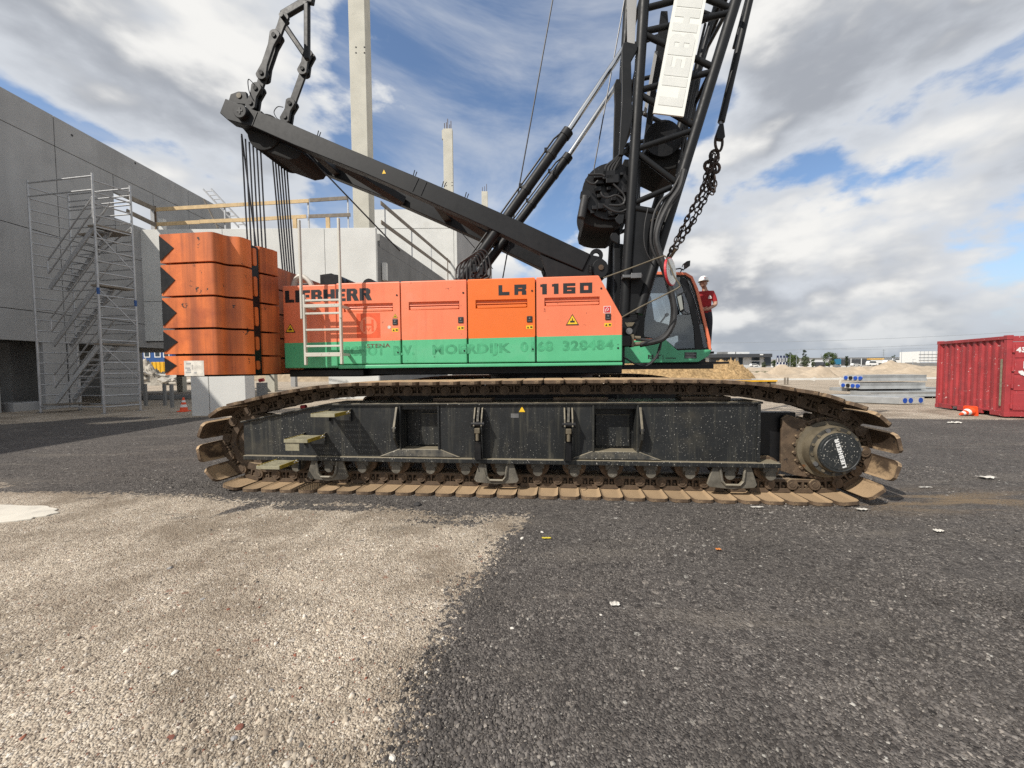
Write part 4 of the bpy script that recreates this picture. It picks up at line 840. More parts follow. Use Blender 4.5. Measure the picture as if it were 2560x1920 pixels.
c = C(1385,668,YA); k = MB(); k.cyl((c[0]-.02,YA+.12,c[1]-.05),(c[0]-.11,YA+.12,2.9),.05,n=12); k.build('strut_rod', MT['chrome'], crane, smooth=True)
MB().cyl((c[0],YA+.06,c[1]),(c[0],YA+.18,c[1]),.09,n=14).build('strut_eye', MT['black'], crane, smooth=True)
# coil spring and small frame by the foot
c = C(1476,684,YA-.02); MB().tube([(c[0]+.03*math.cos(t_*6.28*6),YA-.05+.03*math.sin(t_*6.28*6),c[1]+.0+.14*t_) for t_ in np.linspace(0,1,60)],.006,5).build('spring', MT['blackg'], crane)
# pendant straps rising from the gantry head
def bar_chain(pins, y, name):
    for j in range(len(pins)-1):
        p, q = (C(*pins[j],y), C(*pins[j+1],y)); dx, dz = q[0]-p[0], q[1]-p[1]; l = math.hypot(dx,dz); ux, uz = dx/l, dz/l; nx_, nz_ = -uz, ux
        r0, w = (.115,.062) if j%2 == 0 else (.098,.075); P_ = []
        for c_, s0 in ((p,-1),(q,1)):
            for t_ in np.linspace(-1.25,1.25,7):
                a = t_*(s0); ca, sa = math.cos(a), math.sin(a)
                P_.append((c_[0]+s0*ux*r0*ca+nx_*r0*sa*s0*-1, c_[1]+s0*uz*r0*ca+nz_*r0*sa*s0*-1))
            if s0 == -1: P_ += [(p[0]+ux*l*.18-nx_*w*0+nx_*w*-1*-1, p[1]+uz*l*.18+nz_*w), (q[0]-ux*l*.18+nx_*w, q[1]-uz*l*.18+nz_*w)] if False else []
        # outline built explicitly: boss, waist, boss
        def arc(c_, a0, a1, r): return [(c_[0]+r*math.cos(a), c_[1]+r*math.sin(a)) for a in np.linspace(a0,a1,9)]
        th = math.atan2(uz,ux)
        P_ = arc(p, th+math.pi*.62, th+math.pi*1.38, r0)+[(p[0]+ux*r0*1.5-nx_*w,p[1]+uz*r0*1.5-nz_*w),(q[0]-ux*r0*1.5-nx_*w,q[1]-uz*r0*1.5-nz_*w)]+arc(q, th-math.pi*.38, th+math.pi*.38, r0)+[(q[0]-ux*r0*1.5+nx_*w,q[1]-uz*r0*1.5+nz_*w),(p[0]+ux*r0*1.5+nx_*w,p[1]+uz*r0*1.5+nz_*w)]
        off = .0 if j%2 == 0 else .05
        o = MB().prism(P_, y+off, y+off+.045).build(name, MT['black'], crane, bevel=.008)
        if j%2 == 0: MB().prism(P_, y+.10, y+.145).build('strap_plate', MT['black'], o, bevel=.008)
        for c_ in (p,q): MB().cyl((c_[0],y-.02,c_[1]),(c_[0],y+.165,c_[1]),.042,n=12).build('pin', MT['black'], o, smooth=True)
bar_chain([(626,257),(638.5,220.5),(653,182),(684.5,88),(704,38)], YC-.46, 'pendant_strap')
bar_chain([(712,292),(724,258),(755.5,171),(767,135)], YC+.40, 'pendant_strap')
yk = MB()                                                                 # triangular yoke the straps hang from
for (xa,ya),(xb,yb),w in (((706,40),(770,2),.15),((706,55),(764,140),.10),((768,150),(768,10),.10),((770,10),(776,-25),.22)):
    za = YC-.40 if (xa,ya) in ((706,40),(706,55)) else YC-.02
    yk.beam(C3(xa,ya,YC-.05),C3(xb,yb,YC-.05),.09,w,(0,1,0)) if False else yk.beam(C3(xa,ya,YC-.05),C3(xb,yb,YC-.05),w,.09,(0,1,0))
yk.build('strap_yoke', MT['black'], crane, bevel=.02)
for dy in (-.12,.06): MB().cyl(C3(776,-22,YC-.05+dy),C3(850,-420,YC-.05+dy),.035,n=10).build('pendant_line', MT['black'], crane, smooth=True)
c = C(602,247,YC-.30); MB().prism([(c[0]-.22,c[1]-.10),(c[0]-.16,c[1]+.06),(c[0]+.0,c[1]+.10),(c[0]+.16,c[1]+.08),(c[0]+.2,c[1]-.16)],YC-.36,YC-.30).build('head_bracket', MT['black'], crane, bevel=.01)
MB().cyl((c[0]+.02,YC-.375,c[1]+.015),(c[0]+.02,YC-.36,c[1]+.015),.05,n=14).build('bracket_eye', MT['hub'], crane)
for pts, y in ((((635,210),(622,198),(620,210),(624,232),(633,250)),YC-.47),(((708,268),(694,267),(685,280),(692,295),(700,300)),YC+.38)):
    MB().tube(crom([C3(a,b_,y) for a,b_ in pts],5),.008,6).build('safety_wire', MT['rope'], crane)
# bristles of bolts along the upper edge
for a,b_ in ((793,341),(1033,440),(1105,468),(1162,495)):
    p = C(a,b_,YA+.1); k = MB(); k.cyl((p[0],YA+.1,p[1]),(p[0]+.03,YA+.1,p[1]+.10),.008,n=6); k.cyl((p[0]+.04,YA+.1,p[1]),(p[0]+.07,YA+.1,p[1]+.07),.008,n=6); k.build('rope_guard', MT['blackg'], gb)
# ropes of the gantry reeving down to the house
for (xt,yt,xb,yb) in [(604+i*9.5, 340+i*7.5, 624+i*9, 700) for i in range(6)]:
    MB().cyl(C3(xt,yt,YC-.40+.02*((xt-604)/9.5)), C3(xb,yb,YC-.40), .014, n=6, caps=False).build('reeving_rope', MT['rope'], crane)
for (xt,yt,xb,yb) in [(679+i*7.0, 372+i*1.5, 708+i*5.8, 690) for i in range(6)]:
    MB().cyl(C3(xt,yt,YC+.25), C3(xb,yb,YC+.25), .015, n=6, caps=False).build('reeving_rope', MT['rope'], crane)
MB().cyl(C3(604,335,YC-.2), C3(650,690,YC+.1), .014, n=6, caps=False).build('reeving_rope', MT['rope'], crane)
for a, b_, c_, d_, y0, y1, r_ in ((760,378,1000,628,YA+.5,3.2,.016),(1148,575,1232,672,3.2,2.9,.008)): MB().cyl(C3(a,b_,y0), C3(c_,d_,y1), r_, n=6).build('guide_rope', MT['rope'], crane)
# ---------------- boom back-stop cylinders
def ram(y, base, gland, tip, nm):
    a, b_, c_ = C3(*base,y), C3(*gland,y), C3(*tip,y); mb = MB(); mb.cyl(a,b_,.085,n=18); d = (Vector(b_)-Vector(a)).normalized(); mb.cyl(Vector(b_)-d*.12,b_,.098,n=18)
    o = mb.build('backstop_cylinder', MT['black'], crane, smooth=True)
    MB().cyl(Vector(b_)-d*.02,c_,.05,n=14).build('piston_rod', MT['chrome'], o, smooth=True)
    nrm = Vector((-d.z,0,d.x)); k = MB(); off = nrm*.125
    k.tube([Vector(a)+off+d*.2,Vector(a)+off+d*1.4,Vector(a)+off+d*2.4,Vector(b_)+off*1.0-d*.25,Vector(b_)+off*.7-d*.12],.016,7); k.build('pressure_pipe', MT['blackg'], o, smooth=True)
    for t_ in (.35,.62,.85): k = MB(); pc = Vector(a).lerp(Vector(b_),t_); k.cyl(pc-d*.03,pc+d*.03,.095,n=16); k.box(pc.x+off.x-.025,pc.x+off.x+.025,pc.y-.03,pc.y+.03,pc.z+off.z-.03,pc.z+off.z+.03); k.build('pipe_clamp', MT['blackg'], o)
    return o
ram(2.2,(1150,706),(1421,327),(1562,118),'n'); ram(3.15,(1186,702),(1422,389),(1541,212),'f')
k = MB()
for j in range(5):
    x0_ = 1140+j*9; k.tube(crom([C3(x0_,700,2.05-.03*j),C3(x0_+2,670-j*4,2.0),C3(x0_+20,650-j*6,1.98),C3(x0_+42,645-j*3,2.0),C3(x0_+50,665+j*5,2.02),C3(x0_+34,690+j*2,2.05)],5),.014,6)
k.build('hose_cluster', MT['rubber'], crane, smooth=True)
k = MB(); a = C(1190,672,2.0); 
for j in range(6): k.box(a[0]-.18+j*.06,a[0]-.12+j*.06,2.0+.03*(j%2),2.14,a[1]-.16+.05*(j%3),a[1]-.02+.05*(j%3))
k.build('valve_block', MT['blackg'], crane, bevel=.006)
MB().prism(PX([(1180,705),(1185,690),(1205,668),(1222,690),(1228,705)],2.1),2.05,2.3).build('cylinder_foot', MT['black'], crane, bevel=.02)
# ---------------- lattice boom (pivot section)
BN, BF = 1.88, 3.62
nr = (C3(1616,-90,BN), C3(1560,790,BN)); nf = (C3(1868,-90,BN), C3(1597,785,BN))
ext = lambda c_: (tuple(Vector(c_[0])+(Vector(c_[0])-Vector(c_[1]))*.62), c_[1])      # the boom goes on above the picture
nr, nf, nr0, nf0 = ext(nr), ext(nf), nr, nf
boom = MB().cyl(*nr,.083,n=18).build('lattice_boom', MT['black'], crane, smooth=True)
MB().cyl(*nf,.083,n=18).build('boom_chord', MT['black'], boom, smooth=True)
def far(p): return (p[0], BF, p[2])
for c_ in (nr,nf): MB().cyl(far(c_[0]),far(c_[1]),.083,n=18).build('boom_chord', MT['black'], boom, smooth=True)
def lace(pa, pb, y, r=.046): return MB().cyl(C3(*pa,BN)[:1]+(y,)+C3(*pa,BN)[2:], C3(*pb,BN)[:1]+(y,)+C3(*pb,BN)[2:], r, n=12).build('lacing_tube', MT['black'], boom, smooth=True)
LAC = [((1614,78),(1820,33)),((1612,87),(1778,166)),((1606,224),(1775,181)),((1604,239),(1732,313)),((1597,371),(1726,328)),((1595,384),(1688,455)),((1586,507),(1678,468)),((1760,-6),(1824,20)),((1618,20),(1770,-20))]
for a, b_ in LAC: lace(a,b_,BN)
for a, b_ in LAC: lace((a[0],a[1]-14),(b_[0],b_[1]-14),BF,.04)
def onc(ch, t_): return Vector(ch[0]).lerp(Vector(ch[1]), t_)
for j in range(5):                                                     # lacing of the part above the picture
    for y in (BN,BF):
        a, b_ = onc(nr if j%2 else nf, .02+j*.07), onc(nf if j%2 else nr, .09+j*.07); MB().cyl((a.x,y,a.z),(b_.x,y,b_.z),.045,n=10).build('lacing_tube', MT['black'], boom, smooth=True)
    for ch in (nr,nf): a, b_ = onc(ch,.03+j*.07), onc(ch,.09+j*.07); MB().cyl((a.x,BN,a.z),(b_.x,BF,b_.z),.036,n=8).build('lacing_tube', MT['black'], boom, smooth=True)
for j, t_ in enumerate((.06,.24,.42,.58,.66)):                         # cross bracing between near and far face
    for ch in (nr0,nf0):
        p, q = onc(ch,t_), onc(ch,t_+(.09 if j%2 else -.05)); MB().cyl(p,(q.x,BF,q.z),.036,n=10).build('lacing_tube', MT['black'], boom, smooth=True)
# foot plates between the chords
fp_ = [(1581,522),(1668,533),(1678,500),(1690,505),(1660,606),(1637,672),(1592,794),(1552,792)]
o = MB().prism(PX(fp_,BN),BN-.02,BN+.03).build('foot_plate', MT['black'], crane, bevel=.008); MB().prism(PX(fp_,BN),BF-.03,BF+.02).build('foot_plate', MT['black'], crane, bevel=.008)
MB().prism(PX([(1576,528),(1578,524),(1664,536),(1655,600),(1632,672),(1588,786),(1562,786)],BN-.025),BN-.027,BN-.0205).build('foot_cover', MT['black'], o, bevel=.002)
MB().cyl(C3(1583,521,BN),C3(1672,536,BN),.055,n=12).build('foot_tube', MT['black'], o, smooth=True)
sh2 = [(1552,792),(1592,794),(1597,806),(1586,842),(1556,845),(1550,815)]
MB().prism(PX(sh2,BN),BN-.045,BN+.055).build('foot_fork', MT['black'], crane, bevel=.012); c = C(1570,829,BN); MB().cyl((c[0],BN-.10,c[1]),(c[0],BN+.1,c[1]),.052,n=14).build('foot_pin', MT['steel'], crane, smooth=True)
c = C(1569,815,BN); MB().prism([(c[0]-.06,c[1]+.05),(c[0]+.10,c[1]+.05),(c[0]+.06,c[1]-.01),(c[0]-.02,c[1]-.02)],BN-.075,BN-.046).build('pin_keeper', MT['hub'], crane)
# pale-edged far rear column, A-leg and lug plates at the rear chord
k = MB(); k.beam(C3(1541,560,2.35),C3(1541,830,2.35),.10,.16,(0,1,0)); k.build('boom_side_member', MT['black'], crane, bevel=.01)
for pts, y in (([(1553,130),(1556,112),(1566,107),(1578,112),(1592,112),(1592,128),(1577,155),(1580,300),(1556,390),(1546,390),(1554,250)],BN-.06),([(1534,215),(1540,200),(1550,200),(1553,215),(1549,400),(1532,400),(1536,260)],2.9)):
    MB().prism(PX(pts,y),y-.03,y+.03).build('backstop_arm', MT['black'], crane, bevel=.01)
k = MB(); k.prism(PX([(1567,-10),(1592,-10),(1586,112),(1568,108)],BN+.05),BN+.03,BN+.06); k.build('pale_side_bar', MT['conc'], crane)
MB().prism(PX([(1545,610),(1530,602),(1525,592),(1530,583),(1540,583),(1548,592)],BN),BN-.02,BN+.02).build('rear_lug', MT['black'], crane, bevel=.004)
k = MB(); k.prism(PX([(1540,555),(1537,548),(1543,541),(1560,538),(1557,558),(1548,562)],BN-.06),BN-.08,BN-.05); k.build('rear_lug', MT['black'], crane, bevel=.004)
# back panels / inner plates glimpsed inside the boom
k = MB(); k.prism(PX([(1652,30),(1668,30),(1672,85),(1640,230),(1618,420),(1600,420),(1630,200)],2.7),2.68,2.72); k.build('inner_plate', MT['blackg'], boom)
k = MB(); k.beam(C3(1640,130,2.6),C3(1612,285,2.6),.05,.05); k.build('inner_rail', MT['conc'], boom)
k = MB(); k.prism(PX([(1705,190),(1755,170),(1745,230),(1735,300),(1700,300)],2.7),2.66,2.74); k.build('inner_plate', MT['blackg'], boom)
# white sign plate with worn lettering
SB = [C3(1633,282,BN-.13),C3(1709,291,BN-.13),C3(1764,0,BN-.13),C3(1686,0,BN-.13)]
u = (Vector(SB[3])-Vector(SB[0])); v_ = (Vector(SB[1])-Vector(SB[0])); w_ = v_.length; un = u.normalized(); vn = v_.normalized(); ORG = Vector(SB[0]); Ls = u.length*1.62
mb = MB(); q = Vector((0,.03,0)); c4 = [ORG,ORG+vn*w_,ORG+vn*w_+un*Ls,ORG+un*Ls]; mb.add([*c4,*[p+q for p in c4]],[(0,1,2,3),(7,6,5,4),(0,4,5,1),(1,5,6,2),(2,6,7,3),(3,7,4,0)])
sg = mb.build('boom_sign', MT['sign'], crane); sg['label'] = 'white sign plate on the boom with worn grey lettering running upward'
heavy_word(MT['signl'], sg, 'LIEBHERR', ORG+un*.13+vn*(w_*.90)+Vector((0,-.004,0)), un, -vn, Ls-.24, w_*.80, .05)
# ---------------- winch behind the boom, drum inside the boom
wc = C(1527,478,2.0)
mb = MB(); mb.lathe([(.05,0),(.46,0),(.47,.02),(.47,.05),(.30,.06),(.30,1.2),(.47,1.21),(.47,1.26),(.05,1.26)],(wc[0],2.0,wc[1]),n=36); wn = mb.build('winch_drum', MT['blackg'], crane, smooth=True)
MB().prism(PX([(1468,490),(1456,540),(1460,556),(1475,564),(1500,569),(1538,569),(1556,556),(1566,500)],2.05),2.06,3.2).build('winch_trough', MT['dark'], crane, bevel=.01)
MB().prism(PX([(1560,400),(1600,400),(1600,545),(1548,560),(1530,470)],2.1),2.07,2.13).build('winch_side_plate', MT['black'], crane, bevel=.01)
a, b_ = C3(1463,492,1.95), C3(1453,545,1.95); MB().cyl(a,b_,.07,n=14).build('rope_roller', MT['rubber'], crane, smooth=True)
k = MB(); k.cyl((a[0],1.90,a[2]+.02),(a[0],2.02,a[2]+.02),.085,n=14); k.build('roller_end', MT['blackg'], crane)
rr = random.Random(3)
for j in range(26):
    px_, py_ = rr.uniform(1478,1565), rr.uniform(425,545); c = C(px_,py_,1.95); s_ = rr.uniform(.02,.06); MB().box(c[0]-s_,c[0]+s_,1.90+rr.uniform(0,.05),2.0,c[1]-s_*.8,c[1]+s_*.8).build('valve', MT['blackg'], wn, bevel=.006)
for px_,py_ in ((1500,437),(1522,440),(1530,450)): c = C(px_,py_,1.9); MB().box(c[0]-.10,c[0]+.10,1.86,1.98,c[1]-.06,c[1]+.07).build('valve_block', MT['blackg'], wn, bevel=.006)
k = MB()
for pts in ([(1470,437),(1500,436),(1512,440)],[(1464,448),(1472,456),(1485,460),(1495,452)],[(1502,480),(1507,490),(1520,494),(1540,488),(1555,496),(1560,508),(1548,514),(1522,513)],[(1533,460),(1548,474),(1560,488),(1562,502),(1552,512),(1525,513)],[(1508,512),(1530,526),(1550,530),(1566,524)]):
    k.tube(crom([C3(a_,b2,1.86) for a_,b2 in pts],5),.016,7)
k.build('hydraulic_hose', MT['rubber'], crane, smooth=True)
k = MB()
for j in range(4): k.tube(crom([C3(1512+j*7,432,1.90),C3(1516+j*8,415,1.9),C3(1540+j*6,395-j*3,1.92),C3(1572,366+j*5,1.95),C3(1600,345+j*8,2.05)],5),.018,7)
k.build('hydraulic_hose', MT['rubber'], crane, smooth=True)
dc = C(1658,345,2.2); MB().lathe([(.05,0),(.30,0),(.31,.03),(.22,.04),(.22,1.0),(.31,1.01),(.30,1.06),(.05,1.06)],(dc[0],2.2,dc[1]),n=30).build('inner_drum', MT['blackg'], crane, smooth=True)
MB().prism(PX([(1600,400),(1620,370),(1700,380),(1712,420),(1665,432),(1630,415)],2.4),2.3,3.2).build('inner_housing', MT['dark'], crane, bevel=.02)
c = C(1563,468,1.88); MB().box(c[0]-.02,c[0]+.02,1.995,2.0,c[1]-.03,c[1]+.03).build('plate', MT['hub'], crane)
# rope guide bracket on boom leg
a = C(1553,698,BN-.05); k = MB(); k.box(a[0],a[0]+.30,BN-.20,BN-.04,a[1]-.01,a[1]+.035); k.box(a[0]+.12,a[0]+.28,BN-.24,BN-.18,a[1]-.03,a[1]+.05); k.build('hose_bracket', MT['steel'], crane, bevel=.006)
k = MB(); a = C(1650,527,BN-.06); k.cyl((a[0]-.02,BN-.08,a[1]-.02),(a[0]-.03,BN-.08,a[1]-.17),.035,n=10); k.cyl((a[0]-.025,BN-.08,a[1]-.2),(a[0]-.05,BN-.08,a[1]-.36),.03,n=10); k.box(a[0]-.14,a[0]+.04,BN-.12,BN-.02,a[1]-.15,a[1]-.135); k.build('hose_coupling', MT['hub'], crane)
# hoses along the boom and the big loop beside the cab
def hose(pts, y, r, name='hydraulic_hose', m='rubber'):
    P_ = [C3(a,b_,y if not isinstance(y,(list,tuple)) else y[i]) for i,(a,b_) in enumerate(pts)]; return MB().tube(crom(P_,7),r,9).build(name, MT[m], crane, smooth=True)
hose([(1704,432),(1690,470),(1668,495),(1650,530),(1637,570),(1632,600),(1645,640),(1663,690),(1676,735),(1682,780),(1674,822),(1650,845),(1612,856)],BN-.10,.034)
hose([(1710,425),(1698,470),(1672,510),(1648,560),(1641,600),(1652,640),(1668,690),(1682,745),(1686,785),(1680,815),(1655,848),(1600,862)],BN-.18,.044)
hose([(1700,440),(1678,480),(1655,500),(1636,535),(1628,580),(1628,610),(1638,640),(1655,670)],BN-.14,.022)
hose([(1620,520),(1612,560),(1610,600),(1616,630),(1630,655)],BN-.12,.010)
hose([(1763,60),(1742,150),(1725,240),(1708,340),(1700,420)],2.25,.022); hose([(1785,40),(1760,130),(1738,230),(1716,330),(1706,430)],2.35,.026); hose([(1775,80),(1748,170),(1730,250),(1718,310),(1690,440)],2.15,.016)
hose([(1590,848),(1612,850),(1640,852),(1662,842)],BN-.16,.026)
hose([(1654,852),(1648,878),(1636,900),(1615,915),(1590,911),(1558,892)],BN-.12,.014); hose([(1650,860),(1640,890),(1622,908),(1600,913)],BN-.10,.010)
k = MB(); a = C(1567,853,BN-.1)
k.box(a[0]-.11,a[0]+.05,BN-.22,BN-.04,a[1]-.09,a[1]+.08); o = k.build('swivel_block', MT['blackg'], crane, bevel=.012)
k = MB(); k.box(a[0]+.05,a[0]+.085,BN-.23,BN-.05,a[1]-.10,a[1]+.10); k.cyl((a[0]+.085,BN-.16,a[1]+.05),(a[0]+.20,BN-.16,a[1]+.045),.03,n=10); k.cyl((a[0]+.085,BN-.18,a[1]-.06),(a[0]+.28,BN-.18,a[1]-.04),.035,n=10); k.build('hose_fitting', MT['hub'], crane, smooth=True)
# ropes
MB().cyl(C3(1450,-380,2.6),C3(1257,695,2.6),.013,n=6).build('hoist_rope', MT['rope'], crane); MB().cyl(C3(1630,-380,2.45),C3(1483,432,2.45),.012,n=6).build('hoist_rope', MT['rope'], crane)
# ---------------- pendant bar and the slung chains
PB = 2.3
MB().cyl(C3(1963,-380,PB),C3(1803,305,PB),.058,n=12).build('pendant_bar', MT['black'], crane, smooth=True); MB().cyl(C3(1967,-380,PB+.25),C3(1835,120,PB+.25),.03,n=8).build('pendant_bar', MT['black'], crane, smooth=True)
o = MB().prism(PX([(1798,312),(1807,312),(1811,345),(1804,352),(1790,350),(1789,338)],PB),PB-.04,PB+.04).build('pendant_shackle', MT['black'], crane, bevel=.01)
MB().cyl(C3(1801,303,PB),C3(1803,315,PB),.03,n=8).build('shackle_neck', MT['steel'], o)
def link_chain(pts, r, y, name='sling_chain', jit=.0, seed=0):
    """one run of chain: alternating oval links along a path"""
    P_ = [Vector(p) for p in crom([C3(a,b_,y) for a,b_ in pts],8)]; L_ = [0]
    for i in range(len(P_)-1): L_.append(L_[-1]+(P_[i+1]-P_[i]).length)
    pitch = r*4.6; n = int(L_[-1]/pitch); rr = random.Random(seed); mb = MB()
    for i in range(n):
        s_ = (i+.5)*pitch; j = next(a for a in range(len(L_)-1) if L_[a+1] >= s_); t_ = (s_-L_[j])/(L_[j+1]-L_[j]); c = P_[j].lerp(P_[j+1],t_); d = (P_[j+1]-P_[j]).normalized()
        e = Vector((0,1,0)) if i%2 else d.cross(Vector((0,1,0))).normalized(); e = (e+Vector((rr.uniform(-.35,.35),rr.uniform(-.35,.35),rr.uniform(-.35,.35)))).normalized(); e = (e-d*e.dot(d)).normalized()
        ring = []
        for k_ in range(10):
            a = 2*math.pi*k_/10; ring.append(c+d*(math.cos(a)*pitch*.66)+e*(math.sin(a)*r*1.55))
        mb.tube(ring, r*.55, 5, closed=True)
    return mb.build(name, MT['chain'], crane, smooth=True)
k = MB(); k.tube([C3(1797+9*math.cos(t_),356+22*math.sin(t_),PB) for t_ in np.linspace(0,6.28,17)[:-1]],.022,7,closed=True); k.build('chain_ring', MT['chain'], crane, smooth=True)
k = MB()
for cx_, cy_ in ((1786,388),(1771,415),(1789,420)): k.tube([C3(cx_+10*math.cos(t_),cy_+12*math.sin(t_),PB+.02) for t_ in np.linspace(0,6.28,15)[:-1]],.024,7,closed=True)
k.build('chain_ring', MT['chain'], crane, smooth=True)
for j,(pts,dy) in enumerate(((((1780,380),(1768,420),(1755,470),(1725,530),(1700,590),(1668,640)),0),(((1792,385),(1785,420),(1768,470),(1735,540),(1708,595),(1672,645)),.03),(((1785,385),(1775,430),(1748,490),(1715,550),(1690,600),(1665,650)),-.03),(((1795,390),(1782,440),(1772,480),(1740,545),(1695,615)),.06),(((1776,420),(1768,450),(1778,480),(1788,470),(1785,430)),-.05),(((1788,420),(1782,450),(1786,475),(1776,470),(1770,440)),.02))):
    link_chain(pts,.020,PB+dy,seed=j)
MB().beam(C3(1690,622,PB),C3(1670,652,PB),.05,.10,(0,1,0)).build('chain_hook', MT['pad'], crane, bevel=.02)
# ---------------- mirror disc with wire guard
mc = C3(1673,680,1.55); disc = MB(); nrm = Vector((.80,-.60,.05)).normalized()
ax = nrm.cross(Vector((0,0,1))).normalized(); ay = ax.cross(nrm)
def dring(r, off, n=32): return [Vector(mc)+nrm*off+(ax*math.cos(2*math.pi*i/n)+ay*math.sin(2*math.pi*i/n))*r for i in range(n)]
A_, B_, D_ = dring(.215,0), dring(.215,.03), dring(.20,.034)
disc.add([*A_,*B_],[tuple(range(31,-1,-1))]+[(i,(i+1)%32,(i+1)%32+32,i+32) for i in range(32)]); disc.add([*B_,*D_],[(i,(i+1)%32,(i+1)%32+32,i+32) for i in range(32)])
dk_ = disc.build('warning_disc', MT['red'], crane); MB().add(dring(.20,.035),[tuple(range(32))]).build('disc_face', MT['sign'], dk_, fixn=False); MB().add(dring(.06,.040),[tuple(range(32))]).build('disc_hub', MT['steel'], dk_, fixn=False)
MB().tube(crom([C3(1508,695,1.35),C3(1580,669,1.38),C3(1650,643,1.42),C3(1663,641,1.42),C3(1670,652,1.42),C3(1685,690,1.42),C3(1698,710,1.42),C3(1696,719,1.42),C3(1660,738,1.40),C3(1600,768,1.36),C3(1550,796,1.30)],6),.011,8).build('wire_guard', MT['hub'], crane, smooth=True)
# ---------------- cab
K0, K1 = 3.75, 4.78
outer = [(1560,845),(1560,907),(1745,904),(1770,889),(1777,876),(1774,851),(1743,723),(1730,693),(1714,683),(1633,681),(1618,690),(1596,780),(1590,845)]
OX = PX(outer,K0)
inner = PX([(1668,852),(1692,873),(1772,870),(1765,838),(1738,735),(1726,702),(1712,692),(1640,692),(1630,705),(1610,800),(1606,840)],K0)
def ringplate(o_, i_, y0, y1):
    """plate with an opening: stitched outline between outer and inner loop"""
    import bmesh
    bm = bmesh.new(); V = []
    for y in (y0,y1):
        a = [bm.verts.new((x,y,z)) for x,z in o_]; b2 = [bm.verts.new((x,y,z)) for x,z in i_]; V.append((a,b2))
        ed = [bm.edges.new((a[i],a[(i+1)%len(a)])) for i in range(len(a))]+[bm.edges.new((b2[i],b2[(i+1)%len(b2)])) for i in range(len(b2))]
        bmesh.ops.triangle_fill(bm, edges=ed, use_beauty=True)
    for k_ in (0,1):
        a, b2 = V[0][k_], V[1][k_]; n = len(a)
        for i in range(n): bm.faces.new((a[i],a[(i+1)%n],b2[(i+1)%n],b2[i]))
    bmesh.ops.recalc_face_normals(bm, faces=bm.faces); me = bpy.data.meshes.new('cab_side'); bm.to_mesh(me); bm.free(); return me
me_ = ringplate(OX, inner, K0, K0+.04)
for y in (0, K1-K0-.04):
    m2 = me_.copy(); m2.materials.append(MT['blackg']); o = bpy.data.objects.new('cab_side', m2); col.objects.link(o); o.parent = crane; o.location = (0,y,0)
# painted shell: green apron, orange edge band that wraps roof and front
gp = PX([(1560,850),(1620,852),(1660,845),(1670,856),(1692,876),(1776,874),(1777,877),(1770,890),(1745,905),(1560,908)],K0)
apron = MB().prism(gp,K0-.03,K1+.03).build('cab_apron', MT['green'], crane, bevel=.012)
band = PX([(1633,679),(1714,681),(1731,691),(1745,722),(1776,850),(1778,876),(1772,874),(1768,851),(1738,726),(1726,697),(1712,688),(1633,687)],K0)
MB().prism(band,K0-.02,K1+.02).build('cab_band', MT['orange'], crane, bevel=.01)
MB().prism(PX([(1560,846),(1662,846),(1640,853),(1560,853)],K0),K0-.02,K0+.5).build('cab_sill', MT['orange'], crane)
ig = PX([(1668,850),(1692,872),(1771,869),(1764,838),(1737,735),(1725,702),(1712,692),(1640,692),(1630,705),(1612,800),(1610,848)],K0)
MB().prism(ig,K0+.018,K0+.023).build('cab_window', MT['glass'], crane); MB().prism(ig,K1-.023,K1-.018).build('cab_window', MT['glass'], crane)
pil = PX([(1703,692),(1718,697),(1738,760),(1752,830),(1760,872),(1738,872),(1735,820),(1722,760),(1700,700)],K0); MB().prism(pil,K0+.002,K0+.045).build('cab_pillar', MT['blackg'], crane, bevel=.006); MB().prism(pil,K1-.045,K1-.002).build('cab_pillar', MT['blackg'], crane, bevel=.006)
MB().prism(PX([(1606,708),(1622,725),(1648,805),(1640,806),(1608,740)],K0),K0+.3,K0+.36).build('rear_pillar', MT['blackg'], crane)
a, b_ = C(1600,905,K0), C(1765,890,K0); MB().box(a[0],b_[0],K0+.02,K1-.02,a[1]-.02,a[1]+.06).build('cab_floor', MT['blackg'], crane)
fl = PX([(1560,846),(1560,690),(1600,690),(1618,760),(1608,846)],K0); MB().prism(fl,K0+.02,K1-.05).build('cab_rear', MT['blackg'], crane)
seat = MB(); s0 = C(1655,850,K0+.5); seat.box(s0[0]-.28,s0[0]+.22,K0+.25,K0+.75,s0[1]+.05,s0[1]+.18); seat.prism([(s0[0]-.32,s0[1]+.1),(s0[0]-.18,s0[1]+.1),(s0[0]-.30,s0[1]+.95),(s0[0]-.42,s0[1]+.95)],K0+.25,K0+.75); seat.build('operator_seat', MT['rubber'], crane, bevel=.04)
con = MB(); con.prism(PX([(1668,838),(1722,838),(1735,820),(1726,800),(1700,792),(1680,812)],K0+.15),K0+.12,K0+.32); con.prism(PX([(1640,838),(1672,838),(1668,812),(1640,805)],K0+.6),K0+.5,K0+.8); con.build('control_console', MT['blackg'], crane, bevel=.02)
k = MB(); a = C3(1704,792,K0+.2); k.cyl(C3(1708,800,K0+.2),a,.02,n=8); k.box(a[0]-.09,a[0]+.08,K0+.16,K0+.26,a[2]-.01,a[2]+.04); a = C3(1664,790,K0+.5); k.cyl(C3(1650,808,K0+.5),a,.02,n=8); k.cyl(a,(a[0]+.05,K0+.5,a[2]+.05),.04,n=8); k.build('joystick', MT['rubber'], crane, bevel=.01)
k = MB(); k.prism(PX([(1690,872),(1694,856),(1710,848),(1726,852),(1738,866),(1740,872)],K0+.3),K0+.2,K0+.5); k.build('driver_bag', MT['rubber'], crane, bevel=.03)
